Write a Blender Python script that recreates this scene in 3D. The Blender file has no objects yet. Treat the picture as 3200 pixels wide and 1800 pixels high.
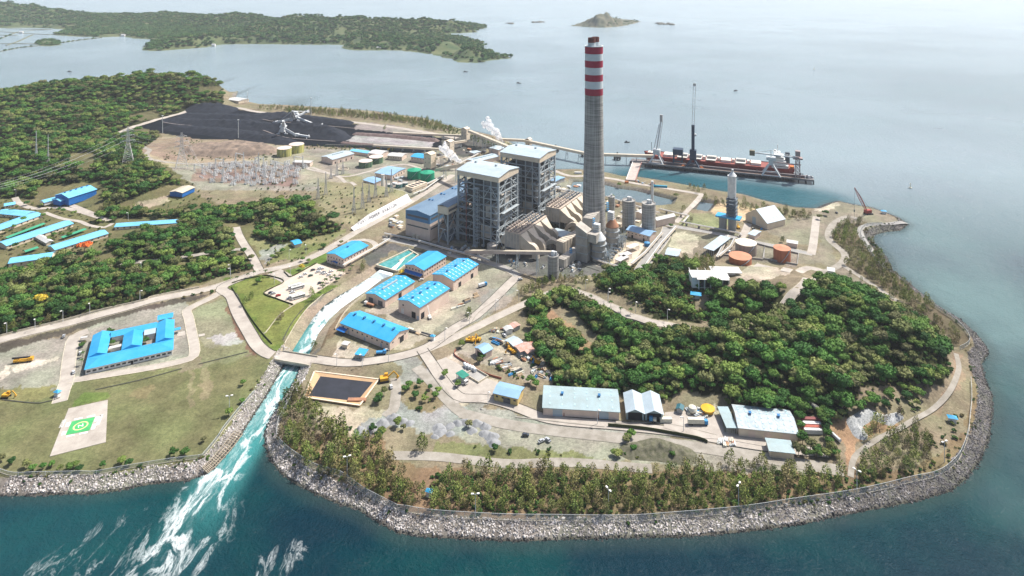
import bpy, math, random
import numpy as np
random.seed(7)
RNG = np.random.default_rng(7)
# ---------------------------------------------------------------- camera, sky, sun, exposure
HC, FC, YH, CX, G = 290.0, 1650.0, -75.0, 1288.0, 4.0
SC = bpy.context.scene
COL = SC.collection
cam_d = bpy.data.cameras.new('camera'); cam = bpy.data.objects.new('camera', cam_d); COL.objects.link(cam)
cam.location = (0, 0, HC); cam.rotation_euler = (math.radians(90), 0, 0)
cam_d.sensor_width = 36.0; cam_d.lens = FC / 2576 * 36.0; cam_d.shift_y = -(724.5 - YH) / 2576
cam_d.clip_start = 1.0; cam_d.clip_end = 60000
SC.camera = cam
SUN_AZ, SUN_EL = math.radians(60), math.radians(56)     # azimuth measured from +Y towards +X
W = bpy.data.worlds.new('World'); SC.world = W; W.use_nodes = True
wn = W.node_tree.nodes; wl = W.node_tree.links; wn.clear()
sky = wn.new('ShaderNodeTexSky'); sky.sky_type = 'NISHITA'; sky.sun_disc = False
sky.sun_elevation = SUN_EL; sky.sun_rotation = SUN_AZ; sky.air_density = 1.0; sky.dust_density = 3.0; sky.ozone_density = 1.0
bg = wn.new('ShaderNodeBackground'); bg.inputs['Strength'].default_value = 0.11
wo = wn.new('ShaderNodeOutputWorld'); wl.new(sky.outputs[0], bg.inputs[0]); wl.new(bg.outputs[0], wo.inputs[0])
sd = bpy.data.lights.new('sun', 'SUN'); sd.energy = 5.0; sd.angle = math.radians(0.5); sd.color = (1.0, 0.95, 0.88)
so = bpy.data.objects.new('sun', sd); COL.objects.link(so); so.location = (300, 300, 600)
so.rotation_euler = (math.radians(90) - SUN_EL, 0, math.pi - SUN_AZ)
SC.view_settings.view_transform = 'Standard'; SC.view_settings.look = 'None'
SC.view_settings.exposure = 0.46; SC.view_settings.gamma = 1.0
SC.cycles.max_bounces = 5; SC.cycles.diffuse_bounces = 2; SC.cycles.glossy_bounces = 2
SC.cycles.transmission_bounces = 2; SC.cycles.transparent_max_bounces = 6; SC.cycles.volume_bounces = 1
SC.cycles.use_denoising = True
SC.cycles.use_adaptive_sampling = True; SC.cycles.adaptive_threshold = 0.02
# ---------------------------------------------------------------- picture-to-ground geometry
OFF = dict(a=(0, 0, .25), b=(644, 0, .25), c=(1288, 0, .25), d=(1932, 322, .25), e=(0, 362.25, .25), f=(644, 241.5, .25),
   g=(966, 402.5, .25), h=(1449, 402.5, .25), i=(0, 724.5, .25), j=(563.5, 603.75, .25), k=(1046.5, 724.5, .25),
   l=(1529.5, 925.75, .25), m=(0, 1086.75, .25), n=(644, 966, .25), o=(1932, 603.75, .25), p=(1932, 885.5, .25),
   q=(1561.7, 273.7, .2), r=(1271.9, 434.7, .13125), s=(982.1, 346.15, .1625), t=(450.8, 322, .1625), D=(0, 0, 1))
def K(w, *xy):
 ox, oy, k = OFF[w]
 return [(ox + xy[i] * k, oy + xy[i + 1] * k) for i in range(0, len(xy), 2)]
def K1(w, x, y): return K(w, x, y)[0]
def P(xy, z=G):
 s = (HC - z) / (xy[1] - YH)
 return ((xy[0] - CX) * s, FC * s, z)
def px(X, Y, z): return CX + X * FC / Y, YH + (HC - z) * FC / Y
def poly2w(poly, z=G): return np.array([P(p, z)[:2] for p in poly])
def inpoly(X, Y, poly):
 poly = np.asarray(poly, float); ins = np.zeros(np.shape(X), bool); n = len(poly)
 x0, y0 = poly.min(0); x1, y1 = poly.max(0)
 m = (X >= x0) & (X <= x1) & (Y >= y0) & (Y <= y1)
 if not m.any(): return ins
 xx, yy = X[m], Y[m]; r = np.zeros(xx.shape, bool)
 for i in range(n):
  ax, ay = poly[i]; bx, by = poly[i - 1]
  if ay == by: continue
  c = ((ay > yy) != (by > yy)) & (xx < (bx - ax) * (yy - ay) / (by - ay) + ax)
  r ^= c
 ins[m] = r
 return ins
def pdist(X, Y, poly, closed=True, cap=60.0):
 """distance to the outline, capped"""
 poly = np.asarray(poly, float); d = np.full(np.shape(X), cap); n = len(poly)
 for i in range(n if closed else n - 1):
  a = poly[i]; b = poly[(i + 1) % n]
  lx, hx = min(a[0], b[0]) - cap, max(a[0], b[0]) + cap; ly, hy = min(a[1], b[1]) - cap, max(a[1], b[1]) + cap
  m = (X > lx) & (X < hx) & (Y > ly) & (Y < hy)
  if not m.any(): continue
  ab = b - a; L = max(ab @ ab, 1e-9); xx, yy = X[m], Y[m]
  t = np.clip(((xx - a[0]) * ab[0] + (yy - a[1]) * ab[1]) / L, 0, 1)
  d[m] = np.minimum(d[m], np.hypot(xx - a[0] - t * ab[0], yy - a[1] - t * ab[1]))
 return d
def sm(x, a=0., b=1.):
 t = np.clip((x - a) / (b - a), 0, 1); return t * t * (3 - 2 * t)
_w = [(RNG.uniform(0, 6.3), RNG.uniform(0, 6.3), RNG.uniform(0, 6.3)) for _ in range(40)]
def wob(X, Y, wl, k=0):
 """cheap smooth noise about -1..1"""
 r = 0
 for i in range(6):
  a, p, q = _w[(i + k * 6) % 40]; f = 6.283 / wl * (0.7 + 0.25 * i)
  r = r + np.sin(f * (X * np.cos(a) + Y * np.sin(a)) + p + 1.3 * np.sin(f * .6 * (X * np.sin(a) - Y * np.cos(a)) + q))
 return r / 3.4
MAIN = ([(-700, 1262)] + [(0, 1247), (75, 1247), (155, 1244), (232, 1243), (300, 1234), (375, 1219), (440, 1212), (475, 1209), (517, 1192),
 (537, 1180), (575, 1137), (605, 1097), (640, 1042), (668, 1000), (700, 945), (722, 905), (736, 882), (763, 839), (788, 799), (813, 771),
 (851, 744), (901, 716), (953, 684), (983, 686), (926, 729), (888, 754), (858, 776), (828, 804), (801, 839), (788, 869), (778, 892),
 (757, 914), (743, 954), (704, 1016), (681, 1053), (665, 1086), (666, 1121), (681, 1158), (706, 1191), (744, 1218), (794, 1243),
 (856, 1270), (894, 1279), (919, 1293), (956, 1316), (1000, 1341), (1060, 1350), (1130, 1354), (1200, 1358), (1300, 1362), (1400, 1358),
 (1500, 1355), (1600, 1352), (1700, 1352), (1800, 1345), (1900, 1335), (2000, 1322), (2100, 1300), (2200, 1281), (2300, 1262),
 (2394, 1235), (2432, 1203), (2469, 1155), (2489, 1100), (2497, 1035), (2496, 995), (2479, 955), (2469, 916), (2487, 889), (2482, 874),
 (2457, 841), (2419, 806), (2369, 776), (2319, 739), (2282, 709), (2244, 679), (2232, 649), (2210, 622), (2194, 603), (2202, 590),
 (2232, 583), (2264, 580), (2284, 565), (2264, 550), (2232, 538), (2197, 525), (2147, 517), (2107, 507), (2082, 512), (2049, 526),
 (1999, 523), (1924, 506), (1874, 491), (1816, 483), (1749, 471), (1674, 457), (1609, 447), (1569, 445), (1536, 437), (1453, 427),
 (1391, 428), (1378, 437), (1368, 425), (1352, 397), (1300, 368), (1269, 349), (1219, 337), (1156, 324), (1106, 310), (1069, 298),
 (1000, 290), (950, 282), (850, 274), (720, 266), (660, 264), (618, 255), (592, 246), (600, 229), (580, 234), (560, 222), (535, 206), (400, 203), (250, 210),
 (100, 220), (60, 224), (0, 236), (-700, 262)])
CANAL = [(1432, 478), (1441, 458), (1466, 457), (1524, 466), (1559, 475), (1599, 480), (1639, 490), (1694, 504), (1686, 517), (1649, 520),
   (1599, 511), (1544, 504), (1524, 498), (1466, 489)]
POND2 = [(1749, 530), (1761, 508), (1795, 513), (1778, 535)]
MAINw = poly2w(MAIN, 0); CANALw = poly2w(CANAL, 0); POND2w = poly2w(POND2, 0)
LUMPS = [(1850, 702, 21, 78), (1960, 690, 20, 60), (2050, 735, 29, 85), (2170, 795, 28, 78), (2290, 875, 19, 55), (1640, 780, 15, 70), (1560, 740, 9, 45), (1900, 850, 21, 80), (2060, 880, 20, 80),
 (1740, 880, 12, 65), (2200, 900, 10, 55), (80, 232, 30, 200), (200, 214, 42, 200), (330, 206, 50, 200), (430, 200, 50, 180), (505, 215, 34, 95),
 (50, 300, 26, 220), (210, 290, 24, 190), (100, 385, 20, 150), (250, 400, 20, 130), (370, 440, 16, 100), (450, 372, 5, 50), (520, 370, 6, 50), (590, 372, 6, 50), (650, 376, 5, 40),
 (430, 600, 9, 80), (300, 720, 7, 80), (120, 760, 6, 80)]
LUMPw = [(*P((x, y), z)[:2], z, R) for x, y, z, R in LUMPS]
PLATEAU = [([(640, 570), (760, 600), (884, 574), (960, 538), (1036, 501), (1025, 480), (900, 458), (760, 476), (660, 510)], 6.4, 17.0)]
PLATw = [(poly2w(p, G), h, b) for p, h, b in PLATEAU]
def height_raw(X, Y):
 X = np.asarray(X, float); Y = np.asarray(Y, float)
 d = pdist(X, Y, MAINw, cap=40.); d = np.where(inpoly(X, Y, MAINw), d, -d)
 for w in (CANALw, POND2w):
  dw = pdist(X, Y, w, cap=14.); dw = np.where(inpoly(X, Y, w), -dw, dw)
  d = np.where(dw < 14, np.minimum(d, dw * 1.6), d)
 z = np.where(d > 0, G * np.clip(d / 9.0, 0, 1) ** 0.85, np.maximum(d * 0.5, -6))
 h = 0
 for (x, y, a, R) in LUMPw:
  r = np.hypot(X - x, Y - y) / R
  h = h + (np.where(r < 1, (a - 0) * (0.5 + 0.5 * np.cos(np.pi * np.minimum(r, 1))), 0)) ** 3
 h = h ** (1 / 3.) * 0.95
 h = h * (1 + 0.10 * wob(X, Y, 60, 1))
 z = z + h * sm(d, 5, 40)
 for (w, ph, b) in PLATw:
  dw = pdist(X, Y, w, cap=b); z = z + ph * np.where(inpoly(X, Y, w), 1.0, 0.0) * sm(dw, 0, b)
 return z
# terrain sampled on a fan shaped grid: finer where the ground is nearer
NU, NV = 1150, 520
UU = np.linspace(-1.02, 0.98, NU); YY = 300 * (2000 / 300.) ** (np.linspace(0, 1, NV))
GX = UU[None, :] * YY[:, None]; GY = np.repeat(YY[:, None], NU, 1)
GZ = height_raw(GX, GY)
def ground(X, Y):
 X = np.asarray(X, float); Y = np.asarray(Y, float)
 v = np.clip(np.log(Y / 300) / math.log(2000 / 300.) * (NV - 1), 0, NV - 1.001)
 u = np.clip((X / Y + 1.02) / 2.0 * (NU - 1), 0, NU - 1.001)
 i = v.astype(int); j = u.astype(int); a = v - i; b = u - j
 return (GZ[i, j] * (1 - a) * (1 - b) + GZ[i + 1, j] * a * (1 - b) + GZ[i, j + 1] * (1 - a) * b + GZ[i + 1, j + 1] * a * b)
def U(xy, dz=0.0):
 """where the line of sight through a picture point meets the terrain"""
 x, y = xy; zs = np.linspace(70, -1, 285); s = (HC - zs) / (y - YH)
 X = (x - CX) * s; Y = FC * s; g = ground(X, Y)
 k = np.nonzero(g >= zs)[0]
 k = k[0] if len(k) else len(zs) - 1
 z = max(float(g[k]), 0); s = (HC - z) / (y - YH)
 return ((x - CX) * s, FC * s, z + dz)
# ---------------------------------------------------------------- materials
MATS = {}
def mat(name, rgb, rough=0.8, var=0.12, scale=0.3, metal=0.0, bump=0.0, spec=0.3, rgb2=None, coord='pos', obj_random=0.0, detail=4.0, extra=None):
 if name in MATS: return MATS[name]
 m = bpy.data.materials.new(name); m.use_nodes = True; nt = m.node_tree; n = nt.nodes; l = nt.links
 b = n['Principled BSDF']; b.inputs['Roughness'].default_value = rough; b.inputs['Metallic'].default_value = metal
 b.inputs['Specular IOR Level'].default_value = spec
 if coord == 'pos': cs = n.new('ShaderNodeNewGeometry').outputs['Position']
 else: cs = n.new('ShaderNodeTexCoord').outputs['Object']
 nz = n.new('ShaderNodeTexNoise'); nz.inputs['Scale'].default_value = scale; nz.inputs['Detail'].default_value = detail
 nz.inputs['Roughness'].default_value = 0.65; l.new(cs, nz.inputs['Vector'])
 rp = n.new('ShaderNodeValToRGB'); l.new(nz.outputs['Fac'], rp.inputs[0])
 c2 = rgb2 if rgb2 else tuple(c * (1 - var * 1.6) for c in rgb)
 c1 = tuple(min(1, c * (1 + var)) for c in rgb) if not rgb2 else rgb
 rp.color_ramp.elements[0].position = 0.32; rp.color_ramp.elements[0].color = (*c2, 1)
 rp.color_ramp.elements[1].position = 0.68; rp.color_ramp.elements[1].color = (*c1, 1)
 out = rp.outputs[0]
 if obj_random:
  oi = n.new('ShaderNodeObjectInfo'); hs = n.new('ShaderNodeHueSaturation')
  mr = n.new('ShaderNodeMapRange'); l.new(oi.outputs['Random'], mr.inputs[0])
  mr.inputs[3].default_value = 1 - obj_random; mr.inputs[4].default_value = 1 + obj_random
  l.new(mr.outputs[0], hs.inputs['Value'])
  mr2 = n.new('ShaderNodeMapRange'); mu = n.new('ShaderNodeMath'); mu.operation = 'FRACT'; mm = n.new('ShaderNodeMath'); mm.operation = 'MULTIPLY'
  mm.inputs[1].default_value = 7.31; l.new(oi.outputs['Random'], mm.inputs[0]); l.new(mm.outputs[0], mu.inputs[0]); l.new(mu.outputs[0], mr2.inputs[0])
  mr2.inputs[3].default_value = 0.5 - 0.06 * obj_random; mr2.inputs[4].default_value = 0.5 + 0.03 * obj_random
  l.new(mr2.outputs[0], hs.inputs['Hue']); l.new(out, hs.inputs['Color']); out = hs.outputs[0]
 l.new(out, b.inputs['Base Color'])
 if bump:
  bp = n.new('ShaderNodeBump'); bp.inputs['Strength'].default_value = bump; bp.inputs['Distance'].default_value = 0.4
  l.new(nz.outputs['Fac'], bp.inputs['Height']); l.new(bp.outputs[0], b.inputs['Normal'])
 if extra: extra(n, l, b, out)
 MATS[name] = m
 return m
# ---------------------------------------------------------------- object helpers
def link(o, parent=None):
 COL.objects.link(o)
 if parent is not None: o.parent = parent
 return o
def tag(o, label=None, cat=None, group=None, kind=None):
 if label: o['label'] = label
 if cat: o['category'] = cat
 if group: o['group'] = group
 if kind: o['kind'] = kind
 return o
def thing(name, label, cat, loc=(0, 0, 0), rz=0.0, group=None):
 o = bpy.data.objects.new(name, None); o.empty_display_size = 1; link(o)
 o.location = loc; o.rotation_euler = (0, 0, rz)
 return tag(o, label, cat, group)
def meshobj(name, V, F, m, parent=None, smooth=False, attrs=None):
 me = bpy.data.meshes.new(name); V = np.asarray(V, np.float32)
 if isinstance(F, np.ndarray):
  nf, k = F.shape
  me.vertices.add(len(V)); me.vertices.foreach_set('co', V.ravel())
  me.loops.add(nf * k); me.loops.foreach_set('vertex_index', F.astype(np.int32).ravel())
  me.polygons.add(nf); me.polygons.foreach_set('loop_start', np.arange(0, nf * k, k, dtype=np.int32))
  me.polygons.foreach_set('loop_total', np.full(nf, k, np.int32)); me.update(calc_edges=True)
 else:
  me.from_pydata([tuple(map(float, v)) for v in V], [], F); me.update()
 if smooth: me.polygons.foreach_set('use_smooth', np.ones(len(me.polygons), bool))
 if attrs:
  for k_, a in attrs.items():
   a = np.asarray(a, np.float32)
   if a.ndim == 1: at = me.attributes.new(k_, 'FLOAT', 'POINT'); at.data.foreach_set('value', a)
   else:
    at = me.attributes.new(k_, 'FLOAT_COLOR', 'POINT')
    at.data.foreach_set('color', np.concatenate([a, np.ones((len(a), 1), np.float32)], 1).ravel())
 if m is not None: me.materials.append(m)
 o = bpy.data.objects.new(name, me); return link(o, parent)
class MB:
 """collects shapes into one mesh"""
 def __init__(s): s.v = []; s.f = []; s.sm = []
 def add(s, vs, fs, smooth=False):
  k = len(s.v); s.v += [tuple(v) for v in vs]; s.f += [tuple(i + k for i in f) for f in fs]; s.sm += [smooth] * len(fs); return s
 def box(s, x0, x1, y0, y1, z0, z1):
  return s.add([(x0, y0, z0), (x1, y0, z0), (x1, y1, z0), (x0, y1, z0), (x0, y0, z1), (x1, y0, z1), (x1, y1, z1), (x0, y1, z1)],
      [(0, 3, 2, 1), (4, 5, 6, 7), (0, 1, 5, 4), (1, 2, 6, 5), (2, 3, 7, 6), (3, 0, 4, 7)])
 def prism(s, poly, z0, z1):
  n = len(poly)
  ar = sum(poly[i - 1][0] * poly[i][1] - poly[i][0] * poly[i - 1][1] for i in range(n))
  if ar < 0: poly = poly[::-1]
  s.add([(x, y, z0) for x, y in poly] + [(x, y, z1) for x, y in poly],
    [tuple(range(n - 1, -1, -1)), tuple(range(n, 2 * n))] + [(i, (i + 1) % n, n + (i + 1) % n, n + i) for i in range(n)])
  return s
 def sec(s, prof, axis, a, b):
  """profile polygon extruded along 'x' (prof in y,z) or 'y' (prof in x,z)"""
  n = len(prof); f = (lambda p, t: (t, p[0], p[1])) if axis == 'x' else (lambda p, t: (p[0], t, p[1]))
  ar = sum(prof[i - 1][0] * prof[i][1] - prof[i][0] * prof[i - 1][1] for i in range(n))
  if (ar < 0) == (axis == 'x'): prof = prof[::-1]
  s.add([f(p, a) for p in prof] + [f(p, b) for p in prof],
    [tuple(range(n - 1, -1, -1)), tuple(range(n, 2 * n))] + [(i, (i + 1) % n, n + (i + 1) % n, n + i) for i in range(n)])
  return s
 def beam(s, p, q, w=0.3, h=None):
  p = np.array(p, float); q = np.array(q, float); d = q - p; L = np.linalg.norm(d)
  if L < 1e-6: return s
  d /= L; up = np.array([0, 0, 1.]) if abs(d[2]) < .95 else np.array([1., 0, 0])
  a = np.cross(d, up); a /= np.linalg.norm(a); b = np.cross(a, d); h = h or w
  c = [a * w / 2 + b * h / 2, -a * w / 2 + b * h / 2, -a * w / 2 - b * h / 2, a * w / 2 - b * h / 2]
  return s.add([p + k for k in c] + [q + k for k in c], [(0, 1, 2, 3), (7, 6, 5, 4), (0, 4, 5, 1), (1, 5, 6, 2), (2, 6, 7, 3), (3, 7, 4, 0)])
 def tube(s, pts, r, n=10):
  pts = [np.array(p, float) for p in pts]; rs = r if isinstance(r, (list, tuple)) else [r] * len(pts); rings = []
  for i, p in enumerate(pts):
   d = (pts[min(i + 1, len(pts) - 1)] - pts[max(i - 1, 0)]); d /= np.linalg.norm(d)
   up = np.array([0, 0, 1.]) if abs(d[2]) < .95 else np.array([1., 0, 0])
   a = np.cross(d, up); a /= np.linalg.norm(a); b = np.cross(a, d)
   rings.append([p + rs[i] * (a * math.cos(t) + b * math.sin(t)) for t in np.linspace(0, 2 * math.pi, n, endpoint=False)])
  k = len(pts); V = [v for r_ in rings for v in r_]
  s.add(V, [(i * n + j, i * n + (j + 1) % n, (i + 1) * n + (j + 1) % n, (i + 1) * n + j) for i in range(k - 1) for j in range(n)], True)
  s.add(rings[0], [tuple(range(n))[::-1]]); s.add(rings[-1], [tuple(range(n))])
  return s
 def lathe(s, prof, cx=0, cy=0, n=24, cap=True):
  """prof: list of (radius, z) from bottom to top"""
  for (r0, z0), (r1, z1) in zip(prof[:-1], prof[1:]):
   A = [(cx + r0 * math.cos(t), cy + r0 * math.sin(t), z0) for t in np.linspace(0, 2 * math.pi, n, endpoint=False)]
   B = [(cx + r1 * math.cos(t), cy + r1 * math.sin(t), z1) for t in np.linspace(0, 2 * math.pi, n, endpoint=False)]
   s.add(A + B, [(j, (j + 1) % n, n + (j + 1) % n, n + j) for j in range(n)], True)
  if cap:
   r, z = prof[-1]
   if r > 1e-3: s.add([(cx + r * math.cos(t), cy + r * math.sin(t), z) for t in np.linspace(0, 2 * math.pi, n, endpoint=False)], [tuple(range(n))])
  return s
 def build(s, name, m, parent=None, loc=None, rz=None):
  me = bpy.data.meshes.new(name); me.from_pydata([tuple(map(float, v)) for v in s.v], [], s.f)
  me.polygons.foreach_set('use_smooth', s.sm); me.materials.append(m); me.update()
  o = bpy.data.objects.new(name, me); link(o, parent)
  if loc is not None: o.location = loc
  if rz is not None: o.rotation_euler[2] = rz
  return o
def dup(root, loc, rz=None, label=None, sc=None, group=None):
 r = root.copy(); COL.objects.link(r); r.location = loc
 if rz is not None: r.rotation_euler = (0, 0, rz)
 if sc is not None: r.scale = (sc, sc, sc)
 if label: r['label'] = label
 if group: r['group'] = group
 for ch in list(root.children):
  c = ch.copy(); COL.objects.link(c); c.parent = r
  for g in ch.children:
   d = g.copy(); COL.objects.link(d); d.parent = c
 return r
def unlinked(root):
 """take a model and its parts out of the scene again (kept only as a source for copies)"""
 for o in [root] + list(root.children_recursive):
  for c in list(o.users_collection): c.objects.unlink(o)
# ---------------------------------------------------------------- terrain colour zones (picture polygons laid on the ground)
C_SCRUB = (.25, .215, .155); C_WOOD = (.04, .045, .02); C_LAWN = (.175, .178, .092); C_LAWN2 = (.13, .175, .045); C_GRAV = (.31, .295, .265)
C_TAN = (.40, .335, .25); C_BROWN = (.26, .17, .12); C_ASPH = (.15, .15, .15); C_CONC = (.50, .455, .39); C_COAL = (.008, .011, .019)
C_ASH = (.42, .40, .43); C_SAND = (.68, .54, .36); C_PINK = (.45, .36, .29); C_RIP = (.22, .205, .19); C_GREY = (.30, .28, .25)
WOODS = {  # base outlines of the woods, picture coordinates
 'hill': [(1318, 745), (1420, 752), (1440, 735), (1560, 790), (1700, 840), (1850, 835), (1960, 800), (1990, 770), (2010, 735), (2080, 705), (2180, 740), (2290, 800), (2370, 870), (2395, 935), (2370, 965), (2270, 968), (2160, 975), (2130, 1050), (2010, 1045), (1880, 1030), (1790, 1008), (1680, 1012), (1560, 992), (1400, 985), (1390, 935), (1350, 890), (1320, 850), (1285, 810)],
 'top': [(1600, 665), (1660, 650), (1740, 655), (1750, 690), (1820, 720), (1900, 730), (1960, 722), (1975, 750), (1950, 785), (1900, 800), (1800, 810), (1700, 810), (1640, 800), (1610, 760), (1500, 725), (1490, 695), (1560, 690)],
 'midleft': [(250, 535), (420, 540), (620, 520), (760, 505), (790, 520), (800, 555), (840, 560), (860, 580), (780, 600), (700, 615), (630, 590), (590, 600), (585, 640), (470, 660), (300, 665), (270, 620), (380, 575), (440, 560), (240, 560)],
 'lowleft': [(0, 690), (60, 680), (180, 645), (280, 668), (470, 668), (580, 645), (640, 660), (640, 675), (520, 705), (400, 745), (200, 790), (0, 850)],
 'upleft': [(0, 350), (330, 330), (400, 345), (350, 380), (380, 415), (420, 440), (480, 475), (410, 505), (330, 520), (250, 510), (200, 530), (100, 500), (0, 500)],
 'farleft': [(-20, 246), (20, 222), (100, 196), (250, 178), (400, 165), (510, 172), (548, 200), (565, 240), (560, 262), (500, 272), (340, 315), (250, 345), (-20, 355)],
}
GAPS = [[(1395, 770), (1440, 780), (1500, 845), (1515, 885), (1480, 895), (1440, 860), (1370, 800)], [(1250, 800), (1320, 780), (1340, 830), (1310, 860), (1240, 820)],
  K('i', 320, 260, 880, 180), [(1840, 660), (2000, 665), (2110, 685), (2090, 700), (1990, 700), (1850, 712), (1790, 700)],
  [(1740, 745), (1780, 740), (1790, 775), (1750, 780)], [(90, 470), (260, 455), (260, 520), (90, 520)], [(420, 465), (500, 470), (500, 492), (300, 530), (300, 512)],
  [(290, 548), (450, 548), (450, 580), (290, 585)], [(545, 560), (640, 560), (640, 590), (590, 600)], [(175, 385), (240, 385), (240, 425), (175, 425)],
  [(500, 218), (560, 218), (560, 238), (500, 238)], [(325, 290), (400, 275), (400, 300), (325, 306)], [(1700, 985), (1830, 990), (1830, 1030), (1660, 1030)], K('l', 1940, 490, 2130, 490, 2160, 680, 1980, 720)]
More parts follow.
